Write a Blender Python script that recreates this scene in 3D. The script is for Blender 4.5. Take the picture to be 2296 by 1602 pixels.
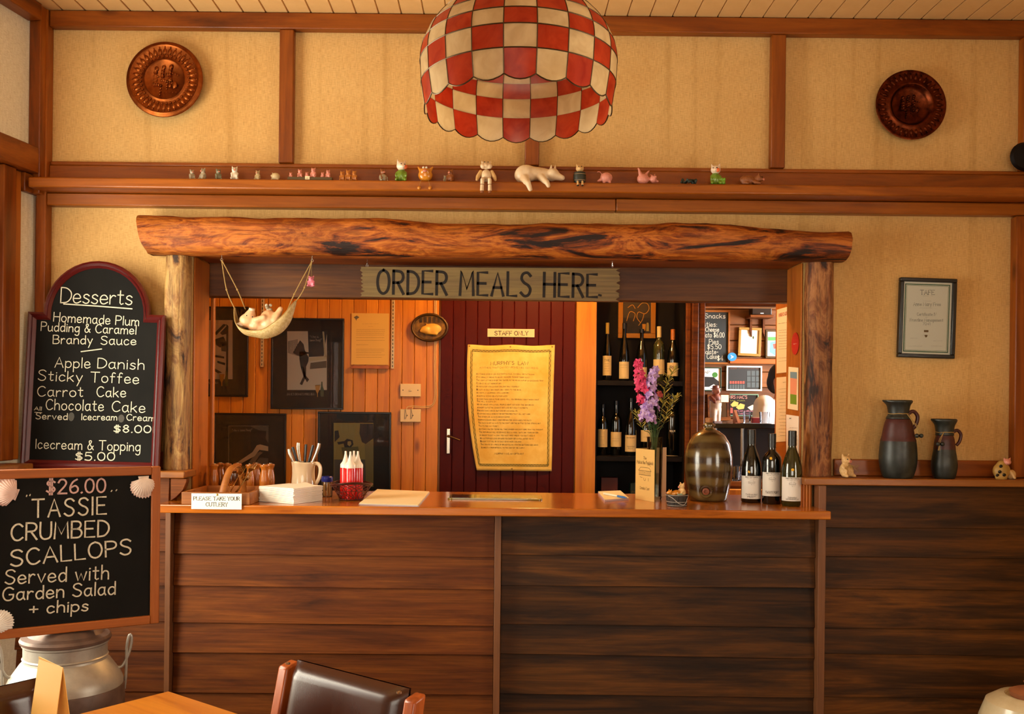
import bpy, math, random
from mathutils import Vector, Matrix, Euler, noise
for _o in list(bpy.data.objects): bpy.data.objects.remove(_o)
SC = bpy.context.scene
COL = SC.collection
R = math.radians
PI = math.pi
random.seed(7)
# ------------------------------------------------------------------ camera
F, CX, CY, CAMZ, CAMD, ROLL = 2200.0, 1120.0, 905.0, 1.45, 4.0, R(0.6)   # focal length and vanishing point in pixels of the 2296x1602 frame
cam = bpy.data.objects.new('camera', bpy.data.cameras.new('camera')); COL.objects.link(cam)
cam.data.sensor_width = 36; cam.data.lens = F / 2296 * 36
cam.data.shift_x = (1148 - CX) / 2296; cam.data.shift_y = (CY - 801) / 2296
cam.data.clip_start = 0.05
cam.matrix_world = Matrix.Translation((0, -CAMD, CAMZ)) @ Matrix.Rotation(-ROLL, 4, 'Y') @ Matrix.Rotation(PI / 2, 4, 'X')
SC.camera = cam
# ------------------------------------------------------------------ world, daylight at the windows, exposure
w = bpy.data.worlds.new('sky'); SC.world = w; w.use_nodes = True
w.node_tree.nodes['Background'].inputs[0].default_value = (0.75, 0.85, 1.0, 1); w.node_tree.nodes['Background'].inputs[1].default_value = 1.0
SC.view_settings.view_transform = 'Standard'; SC.view_settings.look = 'None'
SC.view_settings.exposure = 0.03; SC.view_settings.gamma = 1.0; SC.view_settings.use_curve_mapping = False
_cy = SC.cycles; _cy.max_bounces = 6; _cy.diffuse_bounces = 3; _cy.glossy_bounces = 3; _cy.transmission_bounces = 4; _cy.transparent_max_bounces = 10
_cy.caustics_reflective = False; _cy.caustics_refractive = False; _cy.use_adaptive_sampling = True; _cy.adaptive_threshold = .07; _cy.adaptive_min_samples = 12; _cy.sample_clamp_indirect = 6
def area(name, loc, aim, sx, sy, power, col):
    l = bpy.data.lights.new(name, 'AREA'); l.shape = 'RECTANGLE'; l.size = sx; l.size_y = sy; l.energy = power; l.color = col
    o = bpy.data.objects.new(name, l); COL.objects.link(o); o.location = loc
    o.rotation_euler = Vector(aim).to_track_quat('-Z', 'Z').to_euler(); return o
LW = (-0.1615, -0.9869)                       # direction of the left wall, from its corner towards the camera
LC = (-1.88, 0.0)                             # that corner
def lwall(t, off=0.0):                        # point on the left wall, off = distance into the room
    return (LC[0] + LW[0] * t - LW[1] * off, LC[1] + LW[1] * t + LW[0] * off)
_p = lwall(1.15, 0.06)
area('daylight_window_left', (_p[0], _p[1], 1.5), (-LW[1], LW[0], 0.05), 1.6, 1.15, 84, (1.0, 0.93, 0.74))
area('daylight_window_right', (2.24, -2.4, 1.55), (-1, 0, 0), 1.8, 1.15, 58, (1.0, 0.89, 0.70))
area('daylight_window_front', (-0.5, -7.3, 1.75), (0, 1, 0), 3.0, 1.5, 100, (1.0, 0.87, 0.68))
area('daylight_bar_window', (3.93, 2.2, 1.85), (-1, 0.25, -0.1), 1.4, 1.3, 380, (0.92, 0.96, 1.0))
# ------------------------------------------------------------------ pixel to place
_c, _s = math.cos(ROLL), math.sin(ROLL)
def W(x, y, d):                               # the place seen at pixel x, y when it is d metres away
    u, v = x - CX, y - CY
    u, v = u * _c + v * _s, -u * _s + v * _c
    return Vector((u * d / F, d - CAMD, CAMZ - v * d / F))
def ON(x, y, z):                              # the place on a level surface of height z
    v = -(x - CX) * _s + (y - CY) * _c
    return W(x, y, (CAMZ - z) * F / v)
# ------------------------------------------------------------------ mesh helpers
class MB:
    def __init__(s): s.v = []; s.f = []; s.M = Matrix.Identity(4); s.id = True
    def xf(s, loc=(0, 0, 0), rot=(0, 0, 0), sc=1.0):
        s.M = Matrix.LocRotScale(Vector(loc), Euler(rot), Vector((sc,) * 3) if not hasattr(sc, '__len__') else Vector(sc)); s.id = False; return s
    def add(s, vs, fs):
        b = len(s.v)
        s.v += [Vector(p) for p in vs] if s.id else [s.M @ Vector(p) for p in vs]
        s.f += [tuple(b + i for i in f) for f in fs]; return s
    def box(s, x0, x1, y0, y1, z0, z1):
        return s.add([(x0, y0, z0), (x1, y0, z0), (x1, y1, z0), (x0, y1, z0), (x0, y0, z1), (x1, y0, z1), (x1, y1, z1), (x0, y1, z1)],
                     [(0, 3, 2, 1), (4, 5, 6, 7), (0, 1, 5, 4), (1, 2, 6, 5), (2, 3, 7, 6), (3, 0, 4, 7)])
    def lathe(s, prof, n=24, c=(0, 0, 0), a0=0.0, a1=2 * PI):
        full = abs(a1 - a0 - 2 * PI) < 1e-6; m = n if full else n + 1; vs = []; fs = []
        for r, z in prof:
            for i in range(m):
                a = a0 + (a1 - a0) * i / n
                vs.append((c[0] + r * math.sin(a), c[1] - r * math.cos(a), c[2] + z))
        for j in range(len(prof) - 1):
            for i in range(n):
                k = (i + 1) % m
                fs.append((j * m + i, j * m + k, (j + 1) * m + k, (j + 1) * m + i))
        if full:
            if prof[0][0] > 1e-5: fs.append(tuple(range(m))[::-1])
            if prof[-1][0] > 1e-5: fs.append(tuple((len(prof) - 1) * m + i for i in range(m)))
        return s.add(vs, fs)
    def tube(s, pts, r, n=8, closed=False, flat=1.0):
        pts = [Vector(p) for p in pts]; N = len(pts); rs = r if hasattr(r, '__len__') else [r] * N
        vs = []; fs = []; up = None
        for i, p in enumerate(pts):
            a = pts[(i - 1) % N] if closed or i else p; b = pts[(i + 1) % N] if closed or i < N - 1 else p
            t = (b - a).normalized() if (b - a).length > 1e-9 else Vector((0, 0, 1))
            if up is None: up = Vector((0, 0, 1)) if abs(t.z) < .9 else Vector((1, 0, 0))
            q = t.cross(up)
            if q.length < 1e-6: q = t.orthogonal()
            q.normalize(); up = q.cross(t).normalized()
            for k in range(n):
                an = 2 * PI * k / n
                vs.append(p + q * (rs[i] * math.cos(an)) + up * (rs[i] * flat * math.sin(an)))
        for i in range(N if closed else N - 1):
            j = (i + 1) % N
            for k in range(n):
                l = (k + 1) % n
                fs.append((i * n + k, i * n + l, j * n + l, j * n + k))
        if not closed: fs += [tuple(range(n))[::-1], tuple((N - 1) * n + k for k in range(n))]
        return s.add(vs, fs)
    def ell(s, c, r, rot=(0, 0, 0), nu=14, nv=9):
        if not hasattr(r, '__len__'): r = (r, r, r)
        M = Matrix.Translation(c) @ Euler(rot).to_matrix().to_4x4(); vs = []; fs = []
        vs.append(M @ Vector((0, 0, -r[2])))
        for j in range(1, nv):
            b = -PI / 2 + PI * j / nv
            for i in range(nu):
                a = 2 * PI * i / nu
                vs.append(M @ Vector((r[0] * math.cos(b) * math.cos(a), r[1] * math.cos(b) * math.sin(a), r[2] * math.sin(b))))
        vs.append(M @ Vector((0, 0, r[2]))); L = len(vs) - 1
        for i in range(nu):
            k = (i + 1) % nu
            fs.append((0, 1 + k, 1 + i)); fs.append((L, L - nu + i, L - nu + k))
            for j in range(nv - 2): fs.append((1 + j * nu + i, 1 + j * nu + k, 1 + (j + 1) * nu + k, 1 + (j + 1) * nu + i))
        return s.add(vs, fs)
    def limb(s, p0, r0, p1, r1, k=5):
        p0, p1 = Vector(p0), Vector(p1)
        for i in range(k + 1): s.ell(p0.lerp(p1, i / k), r0 + (r1 - r0) * i / k, nu=10, nv=7)
        return s
    def poly(s, pts, y=0.0):                   # flat outline in x, z facing -y
        a = sum(pts[i][0] * pts[(i + 1) % len(pts)][1] - pts[(i + 1) % len(pts)][0] * pts[i][1] for i in range(len(pts)))
        if a < 0: pts = pts[::-1]
        return s.add([(p[0], y, p[1]) for p in pts], [tuple(range(len(pts)))])
    def prism(s, pts, y0, y1):                 # outline in x, z with thickness y0 (front) .. y1 (back)
        a = sum(pts[i][0] * pts[(i + 1) % len(pts)][1] - pts[(i + 1) % len(pts)][0] * pts[i][1] for i in range(len(pts)))
        if a < 0: pts = pts[::-1]
        n = len(pts)
        return s.add([(p[0], y0, p[1]) for p in pts] + [(p[0], y1, p[1]) for p in pts],
                     [tuple(range(n)), tuple(range(n, 2 * n))[::-1]] + [((i + 1) % n, i, n + i, n + (i + 1) % n) for i in range(n)])
    def grid(s, nu, nv, fn, cu=False, flip=False):
        vs = [fn(i / nu, j / nv) for j in range(nv + 1) for i in range(nu + (0 if cu else 1))]; m = nu if cu else nu + 1; fs = []
        for j in range(nv):
            for i in range(nu):
                k = (i + 1) % m; q = (j * m + i, j * m + k, (j + 1) * m + k, (j + 1) * m + i)
                fs.append(q[::-1] if flip else q)
        return s.add(vs, fs)
    def rib(s, lines, wd, fn=None, y=0.0, dx=0.0, dz=0.0):   # pen strokes: list of 2D polylines
        fn = fn or (lambda x, z: (x, y, z))
        for L in lines:
            n = len(L)
            if n < 2: continue
            ps = [Vector((p[0] + dx, p[1] + dz)) for p in L]; vs = []
            for i, p in enumerate(ps):
                t = ps[min(i + 1, n - 1)] - ps[max(i - 1, 0)]
                t = t.normalized() if t.length > 1e-9 else Vector((1, 0))
                if i == 0: p = p - t * wd * .4
                if i == n - 1: p = p + t * wd * .4
                q = Vector((-t.y, t.x)) * wd * .5
                vs += [fn(*(p + q)), fn(*(p - q))]
            s.add(vs, [(2 * i, 2 * i + 1, 2 * i + 3, 2 * i + 2) for i in range(n - 1)])
        return s
    def mesh(s, name):
        m = bpy.data.meshes.new(name); m.from_pydata([tuple(p) for p in s.v], [], s.f); m.validate(); m.update(); return m
    def build(s, name, mat, parent=None, loc=(0, 0, 0), rot=(0, 0, 0), smooth=35, bevel=0.0, seg=2):
        return mkobj(name, s.mesh(name), mat, parent, loc, rot, smooth, bevel, seg)
def mkobj(name, me, mat, parent=None, loc=(0, 0, 0), rot=(0, 0, 0), smooth=35, bevel=0.0, seg=2):
    if mat and not me.materials: me.materials.append(mat)
    if smooth:
        for p in me.polygons: p.use_smooth = True
        if smooth < 180: me.set_sharp_from_angle(angle=R(smooth))
    o = bpy.data.objects.new(name, me); COL.objects.link(o)
    o.location = loc; o.rotation_euler = rot
    if parent: o.parent = parent
    if bevel:
        b = o.modifiers.new('bevel', 'BEVEL'); b.width = bevel; b.segments = seg; b.limit_method = 'ANGLE'; b.angle_limit = R(40)
    return o
def blob(mb, vox, name='body', it=4):          # fuse overlapping shapes into one continuous skin
    o = bpy.data.objects.new('tmp', mb.mesh('tmp')); COL.objects.link(o)
    m = o.modifiers.new('r', 'REMESH'); m.mode = 'VOXEL'; m.voxel_size = vox
    if it: k = o.modifiers.new('s', 'SMOOTH'); k.iterations = it; k.factor = .5
    dg = bpy.context.evaluated_depsgraph_get(); dg.update()
    me = bpy.data.meshes.new_from_object(o.evaluated_get(dg)); me.name = name; me.materials.clear()
    old = o.data; bpy.data.objects.remove(o); bpy.data.meshes.remove(old); return me
def tag(o, label=None, cat=None, group=None, kind=None):
    if label: o['label'] = label
    if cat: o['category'] = cat
    if group: o['group'] = group
    if kind: o['kind'] = kind
    return o
def root(name, label, cat, loc=(0, 0, 0), rot=(0, 0, 0), group=None, kind=None):
    o = bpy.data.objects.new(name, None); COL.objects.link(o); o.empty_display_size = .05
    o.location = loc; o.rotation_euler = rot; return tag(o, label, cat, group, kind)
def struct(o): o['kind'] = 'structure'; return o
def kids(o): return [c for c in bpy.data.objects if c.parent == o]
def dup(o, parent=None, loc=None, rot=None):
    c = o.copy(); COL.objects.link(c); c.parent = parent
    if loc is not None: c.location = loc
    if rot is not None: c.rotation_euler = rot
    for k in kids(o): dup(k, c)
    return c
def catmull(P, k=6):
    out = []
    for i in range(len(P) - 1):
        a = P[max(i - 1, 0)]; b = P[i]; c = P[i + 1]; d = P[min(i + 2, len(P) - 1)]
        for j in range(k):
            t = j / k
            out.append(tuple(.5 * (2 * b[q] + (c[q] - a[q]) * t + (2 * a[q] - 5 * b[q] + 4 * c[q] - d[q]) * t * t + (3 * b[q] - a[q] - 3 * c[q] + d[q]) * t ** 3) for q in range(len(b))))
    out.append(tuple(P[-1])); return out
# ------------------------------------------------------------------ a single-stroke alphabet for hand lettering and print
GL = {
'A': '7|0,0 3.5,10 7,0|1.2,3.5 5.8,3.5', 'B': '6|0,0 0,10|~0,10 4,9.8 5.4,7.8 4,5.6 0,5.3|~0,5.3 4.6,5 6,2.6 4.4,.2 0,0',
'C': '6.4|~6.2,8.4 4.5,9.8 2.2,9.4 .4,7 .2,3.6 1.8,.6 4.2,.1 6.4,1.6', 'D': '6.4|0,0 0,10|~0,10 3.5,9.6 6.2,7.2 6.4,3.6 4,.6 0,0',
'E': '5.8|5.5,10 0,10 0,0 5.8,0|0,5.2 4.6,5.2', 'F': '5.5|5.5,10 0,10 0,0|0,5.2 4.4,5.2',
'G': '6.8|~6.4,8.4 4.5,9.8 2.2,9.4 .4,7 .2,3.4 1.8,.5 4.4,.1 6.4,1.8 6.6,4.4|6.6,4.4 4,4.4', 'H': '6.4|0,0 0,10|6.4,0 6.4,10|0,5.2 6.4,5.2',
'I': '0.4|.2,0 .2,10', 'J': '3.8|~3.6,10 3.6,2.4 2.6,.3 1,.2 0,1.8', 'K': '6|0,0 0,10|5.6,10 0,4.4|1.8,6 6,0', 'L': '5.2|0,10 0,0 5.2,0',
'M': '8|0,0 .6,10 4,2.5 7.4,10 8,0', 'N': '6.4|0,0 0,10 6.4,0 6.4,10', 'O': '7|~3.5,10 1,8.6 0,5 1,1.4 3.5,0 6,1.4 7,5 6,8.6 3.5,10',
'P': '5.8|0,0 0,10|~0,10 4.4,9.6 5.8,7.4 4.4,5.2 0,4.8', 'Q': '7|~3.5,10 1,8.6 0,5 1,1.4 3.5,0 6,1.4 7,5 6,8.6 3.5,10|4.4,2.6 7,-.8',
'R': '6|0,0 0,10|~0,10 4.4,9.6 5.8,7.4 4.4,5.2 0,4.8|2.6,4.8 6,0', 'S': '6|~5.8,8.6 4,9.9 1.4,9.4 .5,7.4 2,5.7 4.4,4.6 5.8,2.8 4.8,.6 2.4,0 .2,1.4',
'T': '7|0,10 7,10|3.5,10 3.5,0', 'U': '6.2|~0,10 0,3 1.4,.4 3.4,0 5.4,.8 6.2,3 6.2,10', 'V': '6.8|0,10 3.4,0 6.8,10', 'W': '9.2|0,10 2.2,0 4.6,8 7,0 9.2,10',
'X': '6|0,0 6,10|0,10 6,0', 'Y': '6|0,10 3,5 6,10|3,5 3,0', 'Z': '6|0,10 6,10 0,0 6,0',
'a': '5|~4.4,4.9 3,6 1,5.4 0,3 .8,.6 2.4,0 4.2,1.6|~4.5,6 4.3,2 5.2,0', 'b': '4.8|0,10 0,0|~0,4.4 1.6,5.9 3.8,5.4 4.8,3 3.8,.6 1.8,0 0,1.4',
'c': '4.4|~4.2,4.9 2.8,6 1,5.4 0,3 .8,.6 2.4,0 4.4,1.2', 'd': '4.8|~4.6,4.6 3,6 1,5.4 0,3 .8,.6 2.4,0 4.4,1.6|4.6,10 4.7,0',
'e': '4.8|~.2,3 4.4,3.2 3.9,5.2 2.4,6 .8,5.2 0,3 .8,.6 2.6,0 4.8,1.2', 'f': '3.8|~3.8,9.2 2.6,10 1.6,9 1.4,6 1.4,0|0,6 3.4,6',
'g': '4.8|~4.6,4.8 3,6 1,5.4 0,3 .8,.8 2.4,.2 4.4,1.8|~4.7,6 4.7,-1 4,-3.4 2.2,-4 .4,-3', 'h': '4.6|0,10 0,0|~0,3.6 1.6,5.8 3.6,5.6 4.4,4 4.5,0',
'i': '0.4|.2,6 .2,0|.1,8 .3,8.3', 'j': '2|~1.8,6 1.8,-2 1,-4 -.4,-3.4|1.7,8 1.9,8.3', 'k': '4.6|0,10 0,0|4.2,6 0,2.4|1.5,3.6 4.6,0', 'l': '0.4|.2,10 .2,0',
'm': '7.6|0,6 0,0|~0,3.6 1.4,5.8 3,5.6 3.7,4 3.7,0|~3.7,3.6 5,5.8 6.7,5.6 7.4,4 7.5,0', 'n': '4.6|0,6 0,0|~0,3.6 1.6,5.8 3.6,5.6 4.4,4 4.5,0',
'o': '5|~2.5,6 .8,5.2 0,3 .8,.8 2.5,0 4.2,.8 5,3 4.2,5.2 2.5,6', 'p': '4.8|0,6 0,-4|~0,4.4 1.6,5.9 3.8,5.4 4.8,3 3.8,.6 1.8,0 0,1.4',
'q': '4.8|~4.6,4.6 3,6 1,5.4 0,3 .8,.6 2.4,0 4.4,1.6|4.7,6 4.7,-4', 'r': '3.4|0,6 0,0|~0,3.4 1.2,5.4 2.4,6 3.4,5.4', 's': '4|~3.8,5 2.4,6 .8,5.4 .6,4 2.2,3.1 3.8,2 3.2,.4 1.6,0 0,.9',
't': '3.8|1.6,9 1.6,1 2.4,0 3.6,.6|0,6.2 3.6,6.2', 'u': '4.8|~0,6 .1,2 1,.2 2.6,0 4.2,1.8|~4.5,6 4.4,1.4 5,0', 'v': '4.6|0,6 2.3,0 4.6,6', 'w': '7|0,6 1.7,0 3.5,5 5.3,0 7,6',
'x': '4.4|0,0 4.4,6|0,6 4.4,0', 'y': '4.6|0,6 2.4,.4|4.6,6 1,-4', 'z': '4.4|0,6 4.4,6 0,0 4.4,0',
'0': '5.6|~2.8,10 .8,8.6 0,5 .8,1.4 2.8,0 4.8,1.4 5.6,5 4.8,8.6 2.8,10', '1': '2|0,8 1.6,10 1.6,0', '2': '5.4|~.2,7.8 1.4,9.7 3.6,9.8 5,8 4.4,5.6 2,2.6 0,0|0,0 5.4,0',
'3': '5|~.2,8.6 2,10 4.4,9 4.4,6.8 2,5.4|~2,5.4 4.6,4.6 5,2 3,0 0,1', '4': '5.6|4,0 4,10 0,3 5.6,3', '5': '5.4|5,10 .8,10 .5,5.8|~.5,5.6 2.6,6.2 4.8,5 5.2,2.4 3.4,.1 .1,1',
'6': '5.4|~4.6,9.8 2,8 .3,4.4 .6,1.2 2.6,0 4.8,1 5.2,3.4 3.4,5.2 .6,3.8', '7': '5.4|0,10 5.4,10 1.8,0', '8': '5.2|~2.6,5.4 .6,7.4 2.6,10 4.6,7.6 2.6,5.4 .2,3 2.6,0 5,2.8 2.6,5.4',
'9': '5|~4.8,6 2.4,4.6 .2,6.8 1.6,9.8 4.2,9.4 4.8,6 3.6,0', '.': '0.6|.1,.1 .5,.4', ',': '0.8|.6,.6 0,-1.6', '-': '3.4|0,4 3.4,4', '+': '5|0,4 5,4|2.5,6.6 2.5,1.4',
'$': '5.4|~5.2,8 3.6,9 1.2,8.6 .6,6.8 2.4,5.4 4.4,4.4 5.2,2.8 3.8,1.2 1.8,1 .2,2|2.1,10.6 2.1,-.6|3.5,10.6 3.5,-.6', '"': '2.4|.4,10.6 0,8.2|2.4,10.6 2,8.2', "'": '0.6|.5,10.4 .2,8.2',
':': '0.6|.2,.2 .4,.5|.2,4.4 .4,4.7', '&': '6|~6,0 1.6,7.4 2,9.6 3.6,9.4 3.4,7.4 .6,4 .6,1 2.8,0 5.8,4', '!': '0.4|.2,10 .2,3|.2,.2 .3,.5', '?': '4.6|~.1,8 1.4,10 4,9.4 4.2,7 2.2,5 2.2,2.8|2.1,.2 2.3,.4', '/': '4|0,-1 4,10.4',
'(': '1.6|~1.6,11 .2,7 .2,3 1.6,-1', ')': '1.6|~0,11 1.4,7 1.4,3 0,-1', '*': '3|0,9 3,6|3,9 0,6'}
_gc = {}
def glyph(ch):
    if ch not in _gc:
        a = GL[ch].split('|'); L = []
        for q in a[1:]:
            sm = q[0] == '~'; P = [tuple(map(float, t.split(','))) for t in q.lstrip('~').split()]
            L.append(catmull(P, 4) if sm else P)
        _gc[ch] = (float(a[0]), L)
    return _gc[ch]
def write(txt, h, x=0.0, z=0.0, align='c', width=None, gap=2.0, space=4.0, slant=0.0, jit=0.0, rise=0.0, serif=False, sx=1.0):
    k = h / 10.0; L = []; cx = 0.0
    if txt.startswith('~'):                    # print too small to read in the photograph: wavy marks in word lengths
        n = int(txt[1:]); txt = ''
        while n > 0:
            q = min(n, random.randint(3, 8)); n -= q
            L.append([(cx + 2.2 * i, (6.0 if i % 2 else 0.6) * random.uniform(.6, 1)) for i in range(q + 2)]); cx += 2.2 * (q + 1) + 4
    for ch in txt:
        if ch == ' ': cx += space; continue
        wd, gl = glyph(ch); s2 = 1 + random.uniform(-jit, jit); dz = random.uniform(-jit, jit) * 3
        for P in gl: L.append([(cx + p[0], p[1] * s2 + dz) for p in P])
        if serif and ch.isalpha():
            for P in gl:
                for e in (P[0], P[-1]):
                    if abs(e[1]) < .2 or abs(e[1] - 10) < .2 or abs(e[1] - 6) < .2: L.append([(cx + e[0] - .7, e[1]), (cx + e[0] + .7, e[1])])
        cx += wd + gap
    tot = max(cx - gap, .1); kx = (width / tot) if width else k * sx
    off = {'c': -tot / 2, 'l': 0, 'r': -tot}[align]
    return [[(x + (p[0] + off + p[1] * slant) * kx, z + p[1] * k + (p[0] + off) * kx * rise) for p in P] for P in L]
# ------------------------------------------------------------------ materials
def lin(h):
    if not isinstance(h, str): return tuple(h) + (1,)
    c = [int(h[i:i + 2], 16) / 255 for i in (0, 2, 4)]
    return tuple(x / 12.92 if x <= .04045 else ((x + .055) / 1.055) ** 2.4 for x in c) + (1,)
class NT:
    def __init__(s, name):
        s.m = bpy.data.materials.new(name); s.m.use_nodes = True; s.t = s.m.node_tree; s.b = s.t.nodes['Principled BSDF']
    def n(s, typ, **kw):
        x = s.t.nodes.new('ShaderNode' + typ)
        for k, v in kw.items():
            if k.startswith('i_'):
                x.inputs[int(k[2:]) if k[2:].isdigit() else k[2:].replace('_', ' ')].default_value = v
            else: setattr(x, k, v)
        return x
    def l(s, a, b, i=0, o=0):
        s.t.links.new(a.outputs[o] if not isinstance(a, bpy.types.NodeSocket) else a, b.inputs[i] if not isinstance(b, bpy.types.NodeSocket) else b)
    def ramp(s, src, stops):
        r = s.n('ValToRGB'); e = r.color_ramp.elements
        while len(e) < len(stops): e.new(.5)
        for q, (p, c) in zip(e, stops): q.position = p; q.color = lin(c)
        s.l(src, r); return r
    def mix(s, a, b, fac, mode='MIX'):
        x = s.n('Mix', data_type='RGBA', blend_type=mode)
        for v, i in ((fac, 0), (a, 6), (b, 7)):
            if hasattr(v, 'outputs') or isinstance(v, bpy.types.NodeSocket): s.l(v, x, i)
            else: x.inputs[i].default_value = v if i == 0 else lin(v)
        return x.outputs[2]
    def bump(s, src, st, dist=.002):
        b = s.n('Bump'); b.inputs['Strength'].default_value = st; b.inputs['Distance'].default_value = dist
        s.l(src, b, 'Height'); s.l(b, s.b, 'Normal'); return b
def plain(name, col, rough=.5, metal=0.0, spec=.5, coat=0.0, bump=0, bscale=60, var=0.0):
    t = NT(name); t.b.inputs['Base Color'].default_value = lin(col); t.b.inputs['Roughness'].default_value = rough
    t.b.inputs['Metallic'].default_value = metal; t.b.inputs['Specular IOR Level'].default_value = spec; t.b.inputs['Coat Weight'].default_value = coat
    t.b.inputs['Coat Roughness'].default_value = .12
    if bump or var:
        tc = t.n('TexCoord'); nz = t.n('TexNoise', i_Scale=bscale, i_Detail=4.0); t.l(tc, nz, 0, 3)
        if bump: t.bump(nz, bump)
        if var: t.l(t.mix(col, [x * (1 - var) for x in lin(col)[:3]], nz), t.b, 'Base Color')
    return t.m
def mott(name, c1, c2, scale=12, rough=.6, bump=.2, metal=0.0, stretch=(1, 1, 1), lo=.35, hi=.65, spec=.5, coat=0.0):
    t = NT(name); tc = t.n('TexCoord'); mp = t.n('Mapping'); mp.inputs['Scale'].default_value = stretch; t.l(tc, mp, 0, 3)
    nz = t.n('TexNoise', i_Scale=scale, i_Detail=6.0, i_Roughness=.6); t.l(mp, nz)
    r = t.ramp(nz, [(lo, c1), (hi, c2)]); t.l(r, t.b, 'Base Color'); t.b.inputs['Roughness'].default_value = rough; t.b.inputs['Metallic'].default_value = metal
    t.b.inputs['Specular IOR Level'].default_value = spec; t.b.inputs['Coat Weight'].default_value = coat
    if bump: t.bump(nz, bump)
    return t.m
def wood(name, cols, axis=0, rough=.45, scale=1.0, bump=.25, var=.25, knots=True, spec=.4, coat=0.0, grain=.35):
    cols = [tuple(a * b for a, b in zip(lin(c)[:3], (1, .90, .68))) for c in cols]
    t = NT(name); tc = t.n('TexCoord'); oi = t.n('ObjectInfo')
    cb = t.n('CombineXYZ'); m1 = t.n('Math', operation='MULTIPLY', i_1=37.0); t.l(oi, m1, 0, 5)
    for i in range(3): t.l(m1, cb, i)
    ad = t.n('VectorMath', operation='ADD'); t.l(tc, ad, 0, 3); t.l(cb, ad, 1)
    mp = t.n('Mapping'); sc = [9.0 * scale] * 3; sc[axis] = .9 * scale; mp.inputs['Scale'].default_value = sc; t.l(ad, mp)
    nz = t.n('TexNoise', i_Scale=1.6, i_Detail=7.0, i_Roughness=.62, i_Distortion=.5); t.l(mp, nz)
    mp2 = t.n('Mapping'); sc = [75.0 * scale] * 3; sc[axis] = 2.2 * scale; mp2.inputs['Scale'].default_value = sc; t.l(ad, mp2)
    fi = t.n('TexNoise', i_Scale=1.5, i_Detail=3.0, i_Roughness=.6); t.l(mp2, fi)
    r = t.ramp(nz, [(.26 + .5 * i / (len(cols) - 1), c) for i, c in enumerate(cols)])
    fr = t.ramp(fi, [(.3, (.45, .45, .45)), (.62, (1, 1, 1))])
    c = t.mix(r, fr, grain, 'MULTIPLY')
    if knots:
        mk = t.n('Mapping'); sc = [7.0] * 3; sc[axis] = 2.6; mk.inputs['Scale'].default_value = sc; t.l(ad, mk)
        vo = t.n('TexVoronoi', i_Scale=.8); t.l(mk, vo)
        kr = t.ramp(vo, [(.03, (.25, .2, .17)), (.12, (1, 1, 1))]); c = t.mix(c, kr, .8, 'MULTIPLY')
    if var:
        mr = t.n('MapRange', i_3=1 - var, i_4=1 + var * .6); t.l(oi, mr, 0, 5)
        h = t.n('HueSaturation'); t.l(c, h, 'Color'); t.l(mr, h, 'Value'); c = h.outputs[0]
    t.l(c, t.b, 'Base Color'); t.b.inputs['Roughness'].default_value = rough; t.b.inputs['Specular IOR Level'].default_value = spec
    t.b.inputs['Coat Weight'].default_value = coat; t.b.inputs['Coat Roughness'].default_value = .15
    if bump: t.bump(fi, bump, .001)
    return t.m
def burlap(name, ca, cb_):
    t = NT(name); tc = t.n('TexCoord')
    mp = t.n('Mapping'); mp.inputs['Scale'].default_value = (800, 800, 60); t.l(tc, mp, 0, 3); th = t.n('TexNoise', i_Scale=.5, i_Detail=3.0); t.l(mp, th)
    mq = t.n('Mapping'); mq.inputs['Scale'].default_value = (100, 100, 800); t.l(tc, mq, 0, 3); tv = t.n('TexNoise', i_Scale=.5, i_Detail=3.0); t.l(mq, tv)
    ms = t.n('Mapping'); ms.inputs['Scale'].default_value = (40, 40, 1.3); t.l(tc, ms, 0, 3); st = t.n('TexNoise', i_Scale=.5, i_Detail=4.0); t.l(ms, st)
    bl = t.n('TexNoise', i_Scale=2.2, i_Detail=4.0); t.l(tc, bl, 0, 3)
    s1 = t.n('Math', operation='ADD'); t.l(th, s1); t.l(tv, s1, 1)
    s2 = t.n('Math', operation='MULTIPLY', i_1=.5); t.l(s1, s2)
    c = t.mix(t.ramp(s2, [(.34, (.74, .70, .62)), (.58, (1, 1, 1))]), t.ramp(bl, [(.3, ca), (.7, cb_)]), 1.0, 'MULTIPLY')
    c = t.mix(c, t.ramp(st, [(.3, (.80, .76, .66)), (.45, (1, 1, 1))]), .7, 'MULTIPLY')
    t.l(c, t.b, 'Base Color'); t.b.inputs['Roughness'].default_value = .95; t.b.inputs['Specular IOR Level'].default_value = .1
    t.bump(s2, .5, .002); return t.m
def glassy(name, col=(1, 1, 1), tint=.9, rough=.02):
    t = NT(name); o = t.t.nodes['Material Output']; tr = t.n('BsdfTransparent'); tr.inputs[0].default_value = tuple(x * tint for x in lin(col)[:3]) + (1,)
    gl = t.n('BsdfGlossy'); gl.inputs['Roughness'].default_value = rough; fr = t.n('Fresnel', i_0=1.45); mx = t.n('MixShader')
    t.l(fr, mx, 0); t.l(tr, mx, 1); t.l(gl, mx, 2); t.l(mx, o, 0); return t.m
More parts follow.
